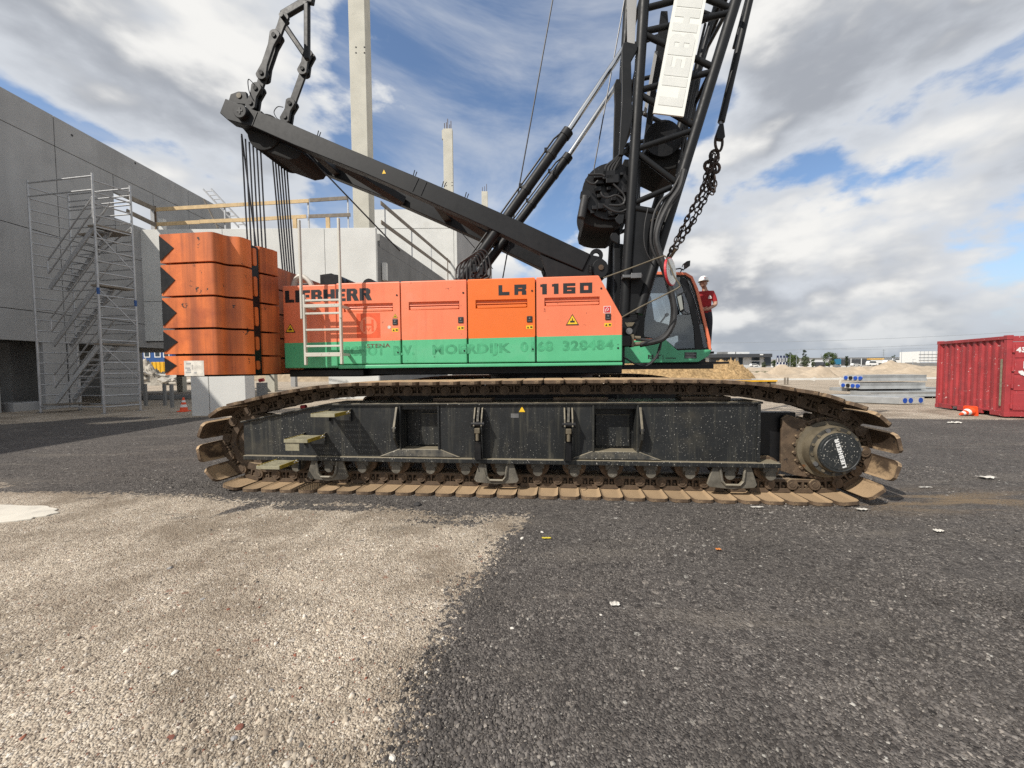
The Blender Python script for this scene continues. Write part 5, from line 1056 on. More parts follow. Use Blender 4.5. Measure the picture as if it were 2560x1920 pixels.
mr = C(1700,757,K0-.1); MB().prism(PX([(1691,740),(1695,734),(1704,734),(1708,745),(1711,775),(1706,782),(1700,780),(1696,765)],K0-.12),K0-.14,K0-.09).build('cab_mirror', MT['blackg'], crane, bevel=.012)
MB().prism(PX([(1693,742),(1703,737),(1708,772),(1701,777)],K0-.145),K0-.147,K0-.142).build('mirror_glass', flat('mirror', (.5,.48,.40), .08, 1.), crane)
MB().tube(crom([C3(1708,772,K0-.1),C3(1714,780,K0-.1),C3(1726,785,K0-.02)],4),.008,6).build('mirror_arm', MT['rubber'], crane)
MB().tube(crom([C3(1715,726,K0-.02),C3(1706,735,K0-.1),C3(1704,745,K0-.12)],4),.008,6).build('mirror_arm', MT['rubber'], crane)
lp = C(1717,662,K0-.1); o = MB().prism(PX([(1712,656),(1722,654),(1721,668),(1714,671)],K0),K0-.1,K0+.1).build('work_light', MT['rubber'], crane, bevel=.01)
k = MB(); k.tube([C3(1683,674,K0),C3(1700,671,K0),C3(1708,675,K0),C3(1716,668,K0)],.014,6); k.tube([C3(1705,668,K0),C3(1708,660,K0),C3(1714,660,K0)],.008,6); k.tube([C3(1700,682,K0),C3(1706,672,K0)],.012,6); k.build('lamp_bracket', MT['rubber'], crane)
a = C(1710,881,K0); b_ = C(1740,896,K0); pl = MB().box(a[0],b_[0],K0-.034,K0-.03,b_[1],a[1]).build('data_label', MT['inkblack'], crane)
k = MB()
for j in range(4): z = b_[1]+(j+.5)*(a[1]-b_[1])/4; k.box(a[0]+.015,b_[0]-.02-.03*(j%2),K0-.0355,K0-.0345,z-.006,z+.006)
k.build('label_print', MT['steel'], pl)
k = MB(); a = C(1620,897,K0-.03); h_ = .085
for r_ in ((0,0,.25,1),(.75,0,1,1),(.25,.55,.75,.8),(.35,0,.65,.3)): k.box(a[0]+r_[0]*.11,a[0]+r_[2]*.11,K0-.034,K0-.031,a[1]+r_[1]*h_,a[1]+r_[3]*h_)
a = C(1641,897,K0-.03); k.add([(a[0],K0-.033,a[1]),(a[0]+.05,K0-.033,a[1]),(a[0]+.045,K0-.033,a[1]+.05),(a[0]+.12,K0-.033,a[1]+.09),(a[0]+.0,K0-.033,a[1]+.07)],[(0,1,2,3,4)]); a = C(1657,897,K0-.03); k.box(a[0],a[0]+.012,K0-.034,K0-.031,a[1],a[1]+.08); k.box(a[0]+.06,a[0]+.27,K0-.034,K0-.031,a[1]+.005,a[1]+.02); k.build('company_mark', MT['inkblack'], apron, fixn=False)
MB().box(2.7,4.30,K0+.3,K1+.85,1.655,1.70).build('cab_platform', MT['blackg'], crane)
MB().box(2.0,3.9,K0+.1,K1-.1,1.55,1.65).build('cab_carrier', MT['blackg'], crane)
MB().box(3.6,4.34,K1+.12,K1+.85,1.90,1.955).build('catwalk', MT['blackg'], crane, bevel=.01)
MB().prism(PX([(1600,775),(1625,790),(1648,810),(1668,838),(1664,850),(1600,850)],K0+.08),K0+.06,K0+.55).build('cab_trim', MT['dark'], crane, bevel=.02)
MB().prism(PX([(1626,690),(1712,690),(1724,702),(1716,712),(1640,712),(1622,720)],K0+.05),K0+.045,K1-.045).build('cab_header', MT['dark'], crane, bevel=.01)
MB().prism(PX([(1728,780),(1750,838),(1757,868),(1738,868),(1736,820)],K0+.2),K0+.15,K1-.15).build('dash_panel', MT['dark'], crane, bevel=.01)
hose([(1600,812),(1625,800),(1640,806),(1655,815)],K0+.05,.012); hose([(1718,700),(1732,730),(1745,770),(1754,810)],K0-.02,.010)
# ================================================================== LEFT BUILDING: tall precast wall
WX = -19.7
def wy(px): return WX*FPX/(px-1280)            # depth at which the wall plane crosses image column px
bw = empty('warehouse_wall', (WX, 18, 0)); tag(bw, 'tall grey precast concrete panel wall receding along the left side', 'concrete wall')
def wpanel(y0, y1, z0, z1, m='conc'): return MB().box(-.22, 0, y0-18+.012, y1-18-.012, z0+.012, z1-.012).build('wall_panel', MT[m], bw, bevel=.012)
YJ = [-6.0, wy(170), wy(490), wy(592)]
ZR = [2.85, 4.1, 7.46, 11.35, 12.65]
for j in range(3):
    for i in range(4):
        if j == 1 and i == 2:
            ya, yb = wy(308), wy(404); wpanel(YJ[1], ya, ZR[2], ZR[3]); wpanel(yb, YJ[2], ZR[2], ZR[3]); wpanel(ya, yb, 10.5, ZR[3]); wpanel(ya, yb, ZR[2], 9.25)
        elif j == 2 and i < 2: continue
        else: wpanel(YJ[j], YJ[j+1], ZR[i], ZR[i+1])
MB().box(-.18,-.05,-5.9-18,wy(592)-18-.05,4.1-.03,4.1+.03).build('joint_seal', MT['joint'], bw)
for z in ZR[2:4]: MB().box(-.18,-.03,-5.9-18,wy(305)-18,z-.03,z+.03).build('joint_seal', MT['joint'], bw)
for y in YJ[1:3]: MB().box(-.18,-.03,y-18-.03,y-18+.03,10.55 if y > 19 else 7.5,12.6).build('joint_seal', MT['joint'], bw)
for px_, py_ in ((4,237),(213,338),(364,408)):
    Y = wy(px_); z = at(px_,py_,Y).z; MB().cyl((-.02,Y-18,z),(.006,Y-18,z),.05,n=10).build('lifting_point', MT['joint'], bw)
Y = wy(8); MB().box(0.0,.03,Y-18-.6,Y-18+.12,8.0,10.2).build('pale_strip', MT['conclt'], bw)  # pale raised strip on the grey wall
# ground-floor piers and the dark inside below the wall
ins = empty('ground_floor_frame', (WX, 18, 0)); tag(ins, 'dark concrete ground floor behind the scaffold, open under the grey wall', 'building frame')
def pier(y0, y1, x0=-.25, x1=-.03, z1=2.85, m='conc'): return MB().box(x0,x1,y0-18,y1-18,-.1,z1).build('pier', MT[m], ins, bevel=.015)
pier(wy(114),wy(172)); pier(wy(176),wy(204)); pier(wy(262),wy(350)); pier(13.0,wy(25),-1.2,-.4); pier(wy(25)+1.2,wy(25)+3.2,-2.0,-1.5,m='concg')
MB().box(-9.2,-9.0,-9,12,-.1,9.0).build('back_wall', MT['concg'], ins); MB().box(-9.0,-.3,-9,10.6,2.95,3.2).build('floor_slab', MT['concg'], ins)
MB().box(-1.4,-.3,-2.6,-1.4,-.1,.35).build('footing', MT['conc'], ins, bevel=.02)
# ================================================================== CROSS WALL (sunlit), with board guard rail
YW = 20.8
cw_ = empty('cross_wall', (-12.5, YW, 0)); tag(cw_, 'pale sunlit concrete wall behind the counterweight, wooden guard rail along its top', 'concrete wall')
def xw(px, Y=YW): return at(px, 700, Y).x
ztop = at(700,571,YW).z
for xa, xb, z0, z1 in ((xw(334),xw(560),3.2,5.3),(xw(334),xw(560),5.32,ztop),(xw(560),xw(814),3.2,ztop),(xw(814),xw(942),-.1,ztop)):
    MB().box(xa+12.5+.01, xb+12.5-.01, 0, .25, z0, z1).build('wall_panel', MT['conclt'], cw_, bevel=.012)
MB().box(xw(334)+12.5,xw(814)+12.5,.04,.2,3.15,9.0).build('joint_seal', MT['joint'], cw_)
def board(name, m, pa, pb, Y, h, par, org, th=.05, Y2=None):
    a = at(*pa,Y)-Vector(org); b_ = at(*pb,Y2 or Y)-Vector(org); return MB().beam(a,b_,th,h).build(name, MT[m], par, bevel=.006)
org = (-12.5,YW,0)
for pa, pb, m in (((388,524),(610,511),'wood'),((611,511),(772,502),'wood'),((774,501),(868,495),'woodg'),((390,561),(500,555),'wood'),((500,554),(607,550),'wood'),((607,550),(766,541),'wood'),((772,541),(876,537),'woodg')):
    board('rail_board', m, pa, pb, YW+.05, .19, cw_, org)
for px_, y1_, m in ((387,515,'pad'),(561,510,'alu'),(770,498,'alu'),(869,490,'alu')):
    a = at(px_,y1_,YW+.12)-Vector(org); MB().box(a.x-.035,a.x+.035,.10,.16,ztop-.1,a.z).build('rail_post', MT[m], cw_)
for px_ in (735,818): a = at(px_,543,YW)-Vector(org); MB().box(a.x-.1,a.x+.1,.02,.12,ztop,a.z).build('rail_block', MT['wood'], cw_)
for (pa,pb) in (((318,491),(388,523)),((316,527),(390,563))): board('rail_board','woodg',pa,pb,wy(318)-.2,.22,cw_,org,Y2=YW)
a = at(402,560,YW+.6)-Vector(org); MB().box(a.x-.13,a.x+.13,.6,.8,ztop-.5,at(402,535,YW).z).build('stub_column', MT['conclt'], cw_)
# ladder leaning on the wall top behind
ld = empty('site_ladder', at(560,560,24)); tag(ld, 'grey ladder leaning behind the wooden rail against the tall wall', 'ladder'); lo = Vector(ld.location)
r1 = (at(508,473,24)-lo, at(597,568,23)-lo); r2 = (at(528,472,24)-lo, at(616,566,23)-lo)
for r_ in (r1,r2): MB().beam(*r_,.05,.08).build('rail', MT['alu'], ld)
for i in range(9): t_ = (i+.5)/9; MB().beam(r1[0].lerp(r1[1],t_), r2[0].lerp(r2[1],t_),.04,.04).build('rung', MT['alu'], ld)
MB().beam(at(510,498,24)-lo, at(545,570,23.5)-lo,.09,.05).build('strut', MT['woodg'], ld)
# return wall running back, its shade put into a grey concrete, board rail above
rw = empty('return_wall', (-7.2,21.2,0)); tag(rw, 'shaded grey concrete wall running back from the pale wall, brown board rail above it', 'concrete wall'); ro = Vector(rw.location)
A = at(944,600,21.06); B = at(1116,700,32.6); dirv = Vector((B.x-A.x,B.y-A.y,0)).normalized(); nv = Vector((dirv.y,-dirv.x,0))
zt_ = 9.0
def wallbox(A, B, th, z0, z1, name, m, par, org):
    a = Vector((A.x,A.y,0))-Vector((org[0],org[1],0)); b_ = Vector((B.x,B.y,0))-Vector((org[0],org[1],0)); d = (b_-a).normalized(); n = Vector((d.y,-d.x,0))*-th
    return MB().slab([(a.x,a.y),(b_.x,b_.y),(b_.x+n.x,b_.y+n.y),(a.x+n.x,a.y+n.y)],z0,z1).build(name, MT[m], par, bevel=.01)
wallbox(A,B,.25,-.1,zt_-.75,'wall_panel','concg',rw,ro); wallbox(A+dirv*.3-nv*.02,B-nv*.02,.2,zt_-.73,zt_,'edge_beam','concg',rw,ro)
def onwall(px, py, off=0.):                           # point above the return wall's line
    d = ray(px,py); n = nv; t_ = ((A-n*off)-CAM).dot(n)/d.dot(n); return CAM+d*t_-ro
for pa, pb in (((952,507),(1133,662)),((953,555),(1131,686))): MB().beam(onwall(*pa,.1),onwall(*pb,.1),.05,.22).build('rail_board', MT['woodg'], rw)
for px_, ya, yb, m in ((962,512,590,'steel'),(1029,570,640,'alu'),(1078,612,672,'alu'),(1119,645,700,'pad'),(1132,655,705,'pad')):
    a, b_ = onwall(px_,ya,.14), onwall(px_,yb,.14); MB().beam(a,(a.x,a.y,b_.z-.4),.06,.06,(0,1,0)).build('rail_post', MT[m], rw)
a = onwall(964,662,-.02); MB().box(a.x-.02,a.x+.22,a.y-.25,a.y+.05,a.z-.1,a.z+1.0).build('stub', MT['conclt'], rw, bevel=.01) if False else None
k = MB(); a = onwall(959,660,0); 
o = MB().box(a.x-.0,a.x+.24,a.y-.3,a.y-.05,a.z-.95,a.z+.0).build('concrete_corbel', MT['conclt'], rw, bevel=.01)
# tall far hall: lit front pale, side's shade put into greyer concrete
fh = empty('far_hall', (-9,34,0)); tag(fh, 'white concrete hall far behind the crane with a shaded grey side', 'building'); fo = Vector(fh.location)
xa, xb = at(925,600,34).x, at(1134,600,34).x; zf = at(1040,523,34).z; zj = at(1040,571,34).z
MB().box(xa+9,xb+9,0,.3,zj+.02,zf).build('wall_panel', MT['conclt'], fh); MB().box(xa+9,xb+9,0,.3,-.1,zj-.02).build('wall_panel', MT['conclt'], fh); MB().box(xa+9,xb+9,.05,.28,zj-.1,zj+.1).build('joint_seal', MT['joint'], fh)
xc = at(1142,600,34).x; MB().box(xb+9+.03,xc+9,0,.3,-.1,zf).build('corner_pier', MT['conclt'], fh)
wallbox(Vector((xc,34.02,0)),Vector((at(1229,600,44).x,44,0)),.25,-.1,zf,'side_panel','conc',fh,fo)
# ================================================================== CONCRETE COLUMNS
def column(px0, px1, px2, Y, z1, label, m='conccol', rebar=0, head=False, zb=-.2, holes=()):
    x0, x1 = at(px0,500,Y).x, at(px1,500,Y).x; w = x1-x0; dep = max(.3, Y*(x1)/(((px2-1280)/FPX)*Y+1e-6)-Y) if px2 else w
    dep = min(max(dep,.4),1.4); c = empty('concrete_column', ((x0+x1)/2, Y, 0)); tag(c, label, 'column', 'precast columns')
    MB().box(-w/2,w/2,0,dep,zb,z1).build('shaft', MT[m], c, bevel=.02)
    for hx, hy in holes: p = at(hx,hy,Y-.004); MB().cyl((p.x-c.location.x,-.006,p.z),(p.x-c.location.x,.05,p.z),.05,n=10).build('socket', MT['joint'], c)
    for i in range(rebar): x = -w*.35+w*.7*i/(rebar-1); MB().cyl((x,dep*.3+.2*(i%2),z1-.1),(x,dep*.3+.2*(i%2),z1+.55+.2*(i%3)),.035,n=5).build('rebar', MT['pad'], c)
    if head: MB().box(-w/2-.12,-w/2+.02,.05,dep*.8,z1-.9,z1-.1).build('corbel', MT[m], c)
    return c
column(882,922,946,24,27,'tallest pale concrete column, rising out of the top of the picture',holes=((890,118),(911,118),(890,132),(911,132)))
column(1110,1133,1141,37,at(1120,321,37).z,'concrete column with rebar stubs standing just right of the tallest one',rebar=5,head=True,holes=((1116,456),(1130,456),(1116,464),(1130,464)))
column(1204,1219,1223,50,at(1210,478,50).z,'shorter far column just above the crane beam',rebar=3)
column(421,436,449,29,8.5,'short pale column under the counterweight beside the rubble'); column(648,671,690,28,8.5,'pale column left of the track under the house'); column(712,724,735,36,8.5,'thin far column below the access ladder','conc')
column(1049,1062,1070,36,7,'grey column right of the dirt pile under the house','concg'); column(1118,1128,1136,40,7,'dark far column under the middle of the house','concg')
k = empty('concrete_wall_block',(-6.2,30,0)); tag(k,'low grey concrete wall under the house behind the track','concrete wall'); a, b_ = at(1130,900,30).x, at(1212,900,30).x; MB().box(a+6.2,b_+6.2,0,.3,-.1,4).build('wall_panel', MT['conc'], k)
pr = empty('concrete_pier', (-10.4,13.55,0)); tag(pr, 'pale concrete pier standing under the counterweight, half in its shadow', 'pier')
MB().box(-.92,-.30,0,.5,-.1,3.6).build('block', MT['conclt'], pr, bevel=.015); MB().box(-.28,1.0,0,.5,-.1,3.6).build('block', MT['conclt'], pr, bevel=.015)
# ================================================================== SCAFFOLD STAIR TOWER
FR, FL, BR = Vector((at(261,1025,14.5).x,14.5,0)), Vector((at(103,1035,15.0).x,15.0,0)), Vector((at(352,1030,15.5).x,15.5,0)); BL = FL+(BR-FR)
HT = 8.9; sc = empty('scaffold_tower', FR); tag(sc, 'aluminium scaffold stair tower with zigzag stairs beside the grey wall', 'scaffold')
fr_, fl_, br_, bl_ = (v-FR for v in (FR,FL,BR,BL))
Zv = Vector((0,0,1))
def pipe(a, b_, r=.026, name='tube', m='alu'): return MB().cyl(a,b_,r*1.25,n=7).build(name, MT[m], sc, smooth=True)
for p in (fr_,fl_,br_,bl_):
    pipe(p+Zv*.02,p+Zv*HT,.030,'standard'); MB().box(p.x-.07,p.x+.07,p.y-.07,p.y+.07,0,.02).build('base_plate', MT['steel'], sc)
zz = .25
while zz < HT:
    pipe(fr_+Zv*zz,br_+Zv*zz,.022,'rung'); pipe(fl_+Zv*zz,bl_+Zv*zz,.022,'rung'); zz += .42
for z in (.25,HT-.1,HT-.6): pipe(fl_+Zv*z,fr_+Zv*z,.024,'ledger'); pipe(bl_+Zv*z,br_+Zv*z,.024,'ledger')
for z in np.arange(.6,HT-.2,.36): pipe(bl_+Zv*z,br_+Zv*z,.020,'ledger')
for z in (1.3,3.4,5.5): pipe(br_+Zv*z,br_.lerp(fr_,1.)+Zv*(z+1.3),.020,'brace'); pipe(bl_+Zv*z,br_+Zv*(z+1.8),.020,'brace')
dY = (br_-fr_); W_ = fr_-fl_
flights = [(.35,2.75,0),(2.65,5.1,1),(5.0,7.35,0)]
for z0_, z1_, _ in ((.42,2.62,0),(2.62,4.82,0),(4.82,7.02,0)):
    a0, a1 = fl_.lerp(fr_,.18), fl_.lerp(fr_,.92)
    for off in (.12,.55):
        p, q = a0+dY*off+Zv*z0_, a1+dY*off+Zv*z1_; MB().beam(p,q,.05,.17).build('stringer', MT['alu'], sc, bevel=.008)
    for i in range(10):
        t_ = (i+.5)/10; p = a0.lerp(a1,t_)+Zv*(z0_+(z1_-z0_)*t_); MB().beam(p+dY*.12,p+dY*.55,.20,.03).build('tread', MT['alu'], sc)
    for off, hz in ((.10,.55),(.10,1.05),(.57,1.05)):
        p, q = a0+dY*off+Zv*(z0_+hz), a1+dY*off+Zv*(z1_+hz); pipe(p,q,.022,'hand_rail')
    pipe(a0+dY*.1+Zv*(z0_+.55),a0+dY*.1+Zv*(z0_+1.05),.022,'hand_rail'); pipe(a1+dY*.1+Zv*(z1_+.3),a1+dY*.1+Zv*(z1_+1.1),.022,'hand_rail'); pipe(a1+dY*.1+Zv*(z1_+1.08),a1+dY*.1+W_*.06+Zv*(z1_+1.08),.022,'hand_rail')
    c = fl_.lerp(fr_,.86)
    MB().slab([tuple((c+dY*.05))[:2],tuple((fr_+dY*.05))[:2],tuple((fr_+dY*.97))[:2],tuple((c+dY*.97))[:2]],z1_-.02,z1_+.05).build('platform', MT['woodg'], sc)
MB().slab([tuple(fl_.lerp(fr_,.4)+dY*.55)[:2],tuple(fr_+dY*.55)[:2],tuple(fr_+dY*.98)[:2],tuple(fl_.lerp(fr_,.4)+dY*.98)[:2]],6.95,7.02).build('platform', MT['woodg'], sc)
MB().slab([tuple(fl_.lerp(fr_,.0)+dY*.05)[:2],tuple(fl_.lerp(fr_,.2)+dY*.05)[:2],tuple(fl_.lerp(fr_,.2)+dY*.97)[:2],tuple(fl_+dY*.97)[:2]],.28,.33).build('platform', MT['woodg'], sc)
for p in (fr_+Zv*4.6, br_+Zv*4.3): pipe(p-Zv*.12,p+Zv*.12,.036,'coupler','cabblue')
# ================================================================== SMALL SITE THINGS, LEFT
def cone_obj(name, loc, h, label, rot=(0,0,0)):
    c = empty(name, loc); c.rotation_euler = rot; tag(c, label, 'traffic cone')
    r0, r1 = h*.26, h*.045; R_ = lambda t_: r0+(r1-r0)*t_
    for a, b_, m, nm in ((.06,.32,'conerd','band'),(.32,.50,'conewh','white_band'),(.50,.66,'conerd','band'),(.66,.80,'conewh','white_band'),(.80,1.,'conerd','tip')): MB().cyl((0,0,h*a),(0,0,h*b_),R_(a),R_(b_),n=18,caps=(b_==1.)).build(nm, MT[m], c, smooth=True)
    s_ = h*.30; MB().slab([(-s_,-s_*.8),(-s_*.8,-s_),(s_*.8,-s_),(s_,-s_*.8),(s_,s_*.8),(s_*.8,s_),(-s_*.8,s_),(-s_,s_*.8)],0,h*.07).build('base', MT['conerd'], c, bevel=.006); return c
p = gnd(460,1029); cone_obj('traffic_cone', p, .56, 'upright red and white traffic cone by the dark base under the counterweight')
p = gnd(2437,1040); c = cone_obj('traffic_cone', (p.x,p.y+.1,.15), .54, 'red and white traffic cone lying on its side in front of the container'); c.rotation_euler = (0,-math.radians(100),math.radians(15))
def heap(name, cx, cy, rx, ry, h, mat, seed=0, n=46, rough=.18, label=None, cat=None, kind='structure', peaks=3, bs=3.):
    r = np.random.default_rng(seed); me = bpy.data.meshes.new(name); g = np.linspace(-1,1,n); X_,Y_ = np.meshgrid(g,g); R_ = np.hypot(X_,Y_)
    Z = np.clip(1-R_,0,None)**.9*.75
    for _ in range(peaks): a, b_ = r.uniform(-.5,.5,2); Z = np.maximum(Z,(1-np.hypot(X_-a,(Y_-b_))*1.5)*r.uniform(.7,1.))
    Z = np.clip(Z,0,None)*np.clip((1-R_)*4,0,1)
    nz = sum(np.sin(X_*f*r.uniform(.7,1.3)+r.uniform(0,6))*np.sin(Y_*f*r.uniform(.7,1.3)+r.uniform(0,6))/f**.75 for f in (4,7,11,17,26))+r.normal(0,.12,X_.shape)
    Z = Z*(1+nz*rough*1.4)+nz*rough*.12*(Z > .02)
    V = np.stack([X_*rx,Y_*ry,Z*h-.05],-1).reshape(-1,3); id_ = np.arange(n*n).reshape(n,n); f = np.stack([id_[:-1,:-1],id_[:-1,1:],id_[1:,1:],id_[1:,:-1]],-1).reshape(-1,4)
    me.from_pydata(V.tolist(),[],f.tolist()); me.materials.append(mat); me.shade_smooth(); o = bpy.data.objects.new(name, me); col.objects.link(o); o.location = (cx,cy,0)
    return tag(o,label,cat,kind=kind)
sandm = surf('heap_sand',(.42,.345,.26),.95,var=.15,vscale=.8,dirt=((.30,.23,.15),.4,2.5),bump=.6,bscale=6,spec=.1)
chipm = surf('heap_chips',(.36,.245,.125),.95,var=.3,vscale=3,dirt=((.14,.085,.04),.55,5),chips=((.56,.42,.24),.5,8),bump=1.,bscale=14,spec=.1)
rubm = surf('heap_rubble',(.36,.33,.28),.95,var=.3,vscale=2,dirt=((.14,.12,.10),.5,3),bump=1.,bscale=8,spec=.1)
dirtm = surf('heap_dirt',(.34,.27,.19),.95,var=.25,vscale=1.5,dirt=((.18,.14,.10),.5,3),bump=.8,bscale=8,spec=.1)
p = at(385,950,44); rh = heap('rubble_heap', p.x, 44, 4.6, 2.5, 2.35, rubm, 3, 60, .5)
rs = random.Random(5); rbm = surf('rubble_slab',(.42,.39,.34),.9,var=.2,vscale=3)
for i in range(26):
    px_, Y = rs.uniform(345,470), rs.uniform(41.6,43.2); q = at(px_, 955, Y); o = MB().box(-.5*rs.uniform(.4,1.1),.5,-.25,.25*rs.uniform(.6,1.6),-.05,.08).build('rubble_block', rbm, rh, bevel=.02)
    o.location = (q.x-p.x, Y-44, .25+max(0,1.7*(1-abs(q.x-p.x)/4.2))*rs.uniform(.3,1.0)); o.rotation_euler = (rs.uniform(-.5,.5),rs.uniform(-.5,.5),rs.uniform(0,3)); o.scale = (rs.uniform(.7,1.7),)*3
# blue site cabins, two storeys
for i, (z0_, lab) in enumerate(((0,'lower blue site cabin behind the yellow crate'),(2.75,'upper blue site cabin with white windows seen under the grey wall'))):
    cb = empty('site_cabin', (at(378,900,62).x,62,z0_)); tag(cb, lab, 'site cabin')
    MB().box(-3.4,3.4,0,2.4,.12,2.62).build('body', MT['cabblue'], cb, bevel=.03); MB().box(-3.45,3.45,-.05,2.45,2.58,2.72).build('roof_frame', MT['cabblue'], cb); MB().box(-3.45,3.45,-.05,2.45,0,.14).build('floor_frame', MT['cabblue'], cb)
    for x in (-.6,1.1,2.5):
        w = MB().box(x-.5,x+.5,-.06,.02,1.0,2.2).build('window', MT['cabwhite'], cb); MB().box(x-.36,x+.36,-.075,-.055,1.15,2.05).build('pane', MT['glassdark'], w)
    d_ = MB().box(-2.3,-1.4,-.05,.02,.2,2.3).build('door', MT['conc'], cb); MB().box(-2.05,-1.65,-.065,-.045,1.2,2.0).build('pane', MT['glassdark'], d_)
fb = empty('far_white_building', (at(378,860,110).x,110,0)); tag(fb,'pale far building with upright white fins above the site cabins','building'); MB().box(-9,9,0,6,0,11).build('wall', MT['offwhite'], fb)
for i in range(9): MB().box(-8.5+i*2,-8.1+i*2,-.5,0,0,11).build('fin', MT['cabwhite'], fb)
cr = empty('yellow_crate', (at(398,930,50).x,50,0)); tag(cr,'yellow ribbed crate standing behind the rubble heap','crate'); MB().box(-.95,1.0,0,1.2,1.3,2.75).build('body', MT['crate'], cr, bevel=.03); MB().box(-.95,1.0,0,1.2,0,1.28).build('lower_body', MT['crate'], cr, bevel=.03)
for x in (-.9,-.4,.1,.6,.95): MB().box(x-.04,x+.04,-.05,0,0,2.75).build('rib', MT['crate'], cr)
for px_, py_ in ((365,1000),(413,1000),(431,1005)):
    q = gnd(px_,py_+14); tag(MB().box(-.05,.05,-.05,.05,0,1.0).build('stake', MT['concg']), {365:'leftmost dark stake by the pit left of the counterweight',413:'middle dark stake beside the pit',431:'dark stake nearest the upright cone'}[px_], 'stake').location = (q.x,q.y,0)
q = gnd(400,1000); tag(MB().beam((-2.0,0,.10),(1.6,.3,.16),.3,.22).build('timber_beam', MT['concg'], bevel=.02),'dark timber beam lying in the shade left of the upright cone','beam').location = (q.x,q.y,0)
q = at(1000,940,40); heap('dirt_heap', q.x, 40, 3.2, 2.5, 2.6, chipm, 8); q = at(640,955,60); heap('dirt_heap', q.x+2, 60, 9, 4, 2.6, dirtm, 9); q = at(800,945,55); heap('dirt_heap', q.x, 55, 7, 4, 2.9, dirtm, 12)
q = gnd(655,985); tag(MB().cyl((-.14,0,.9),(.14,0,.95),.12,n=14).build('red_bucket', MT['red']),'small red and white marker at the foot of the pale column','marker').location = (q.x,q.y,-.0)
q = gnd(652,990); tag(MB().box(-.25,.25,0,.3,0,.82).build('marker_block', MT['conc']),'low grey block carrying the red marker','block').location = (q.x,q.y,0)
# ================================================================== RIGHT SIDE
cA, cB = Vector((15.61,14.15,0)), Vector((14.60,11.37,0)); du = (cA-cB).normalized(); dw = Vector((du.y,-du.x,0)); Lc = (cA-cB).length
ct = empty('shipping_container', cB, math.atan2(dw.y,dw.x)); tag(ct, 'short red corrugated shipping container at the right edge', 'shipping container')
HC = 2.44; WC = 2.44
def cbx(name, x0,x1,y0,y1,z0,z1,m='cred',bev=.008,par=None): return MB().box(x0,x1,y0,y1,z0,z1).build(name, MT[m], par or ct, bevel=bev)
for x in (0,WC-.12):
    for y in (0,Lc-.12): cbx('corner_post',x,x+.12,y,y+.12,.16,HC-.12); [cbx('corner_casting',x-.01,x+.13,y-.01,y+.13,z,z+.125) for z in (.04,HC-.115)]
mb = MB(); prof = []; y = .16; ph = 0
while y < Lc-.16:
    prof += [(.075,y),(.035,y+.045),(.035,y+.125),(.075,y+.17)]; y += .262
prof = [(.075,.12)]+prof+[(.075,Lc-.12)]; n = len(prof)
mb.add([(x,y,.20) for x,y in prof]+[(x,y,HC-.10) for x,y in prof],[(i,i+1,i+1+n,i+n) for i in range(n-1)]); mb.build('corrugated_side', MT['cred'], ct, fixn=False)
cbx('top_rail',.0,.06,.12,Lc-.12,HC-.11,HC-.01); 
for a, b_ in ((.12,.55),(.85,1.9),(2.2,Lc-.12)): cbx('bottom_rail',.01,.07,a,b_,.05,.20)
cbx('bottom_rail',.02,.06,.12,Lc-.12,.15,.21); cbx('roof',.03,WC-.03,.03,Lc-.03,HC-.06,HC-.02); cbx('far_side',WC-.08,WC-.04,.1,Lc-.1,.2,HC-.1); cbx('rear_wall',.1,WC-.1,Lc-.08,Lc-.04,.2,HC-.1); cbx('floor',.05,WC-.05,.05,Lc-.05,.15,.2)
cbx('door_header',.12,WC-.12,-.005,.07,HC-.18,HC-.02); cbx('door_sill',.12,WC-.12,-.005,.07,.05,.20)
for (x0,x1) in ((.13,WC/2-.005),(WC/2+.005,WC-.13)):
    d_ = cbx('door',x0,x1,.01,.05,.21,HC-.19)
    for z0_, z1_ in ((.24,.74),(.82,1.22),(1.30,1.70),(1.78,2.18)): cbx('door_panel',x0+.05,x1-.05,-.006,.012,z0_,z1_,par=d_)
for z in (.35,.95,1.45,2.0): MB().cyl((.13,-.02,z-.06),(.13,-.02,z+.06),.028,n=8).build('hinge', MT['cred'], ct)
cbx('pale_patch_strip',-.004,.0,.13,.20,.35,1.75,'dustyellow',0)
put_text('number', MT['inkwhite'], ct, '43', .19, (.20,-.0085,1.95), (1,0,0), (0,0,1), bold=.05)
k = MB()
for i in range(22):
    a0, a1 = math.pi*(1.05+1.5*i/22), math.pi*(1.05+1.5*(i+1)/22); c_ = (.42,1.42); r0, r1 = .07,.165+.008*(i%2)
    k.add([(c_[0]+r*math.cos(a),-.0085,c_[1]+r*math.sin(a)) for r,a in ((r0,a0),(r1,a0),(r1,a1),(r0,a1))],[(0,1,2,3)])
k.add([(.36,-.0085,1.47),(.46,-.0085,1.47),(.46,-.0085,1.68),(.36,-.0085,1.68)],[(0,1,2,3)]); k.add([(.47,-.0087,1.60),(.70,-.0087,1.60),(.70,-.0087,1.68),(.47,-.0087,1.68)],[(0,1,2,3)]); k.add([(.52,-.0086,1.27),(.60,-.0086,1.27),(.76,-.0086,1.52),(.68,-.0086,1.52)],[(0,1,2,3)])
k.build('logo', MT['inkwhite'], ct, fixn=False)
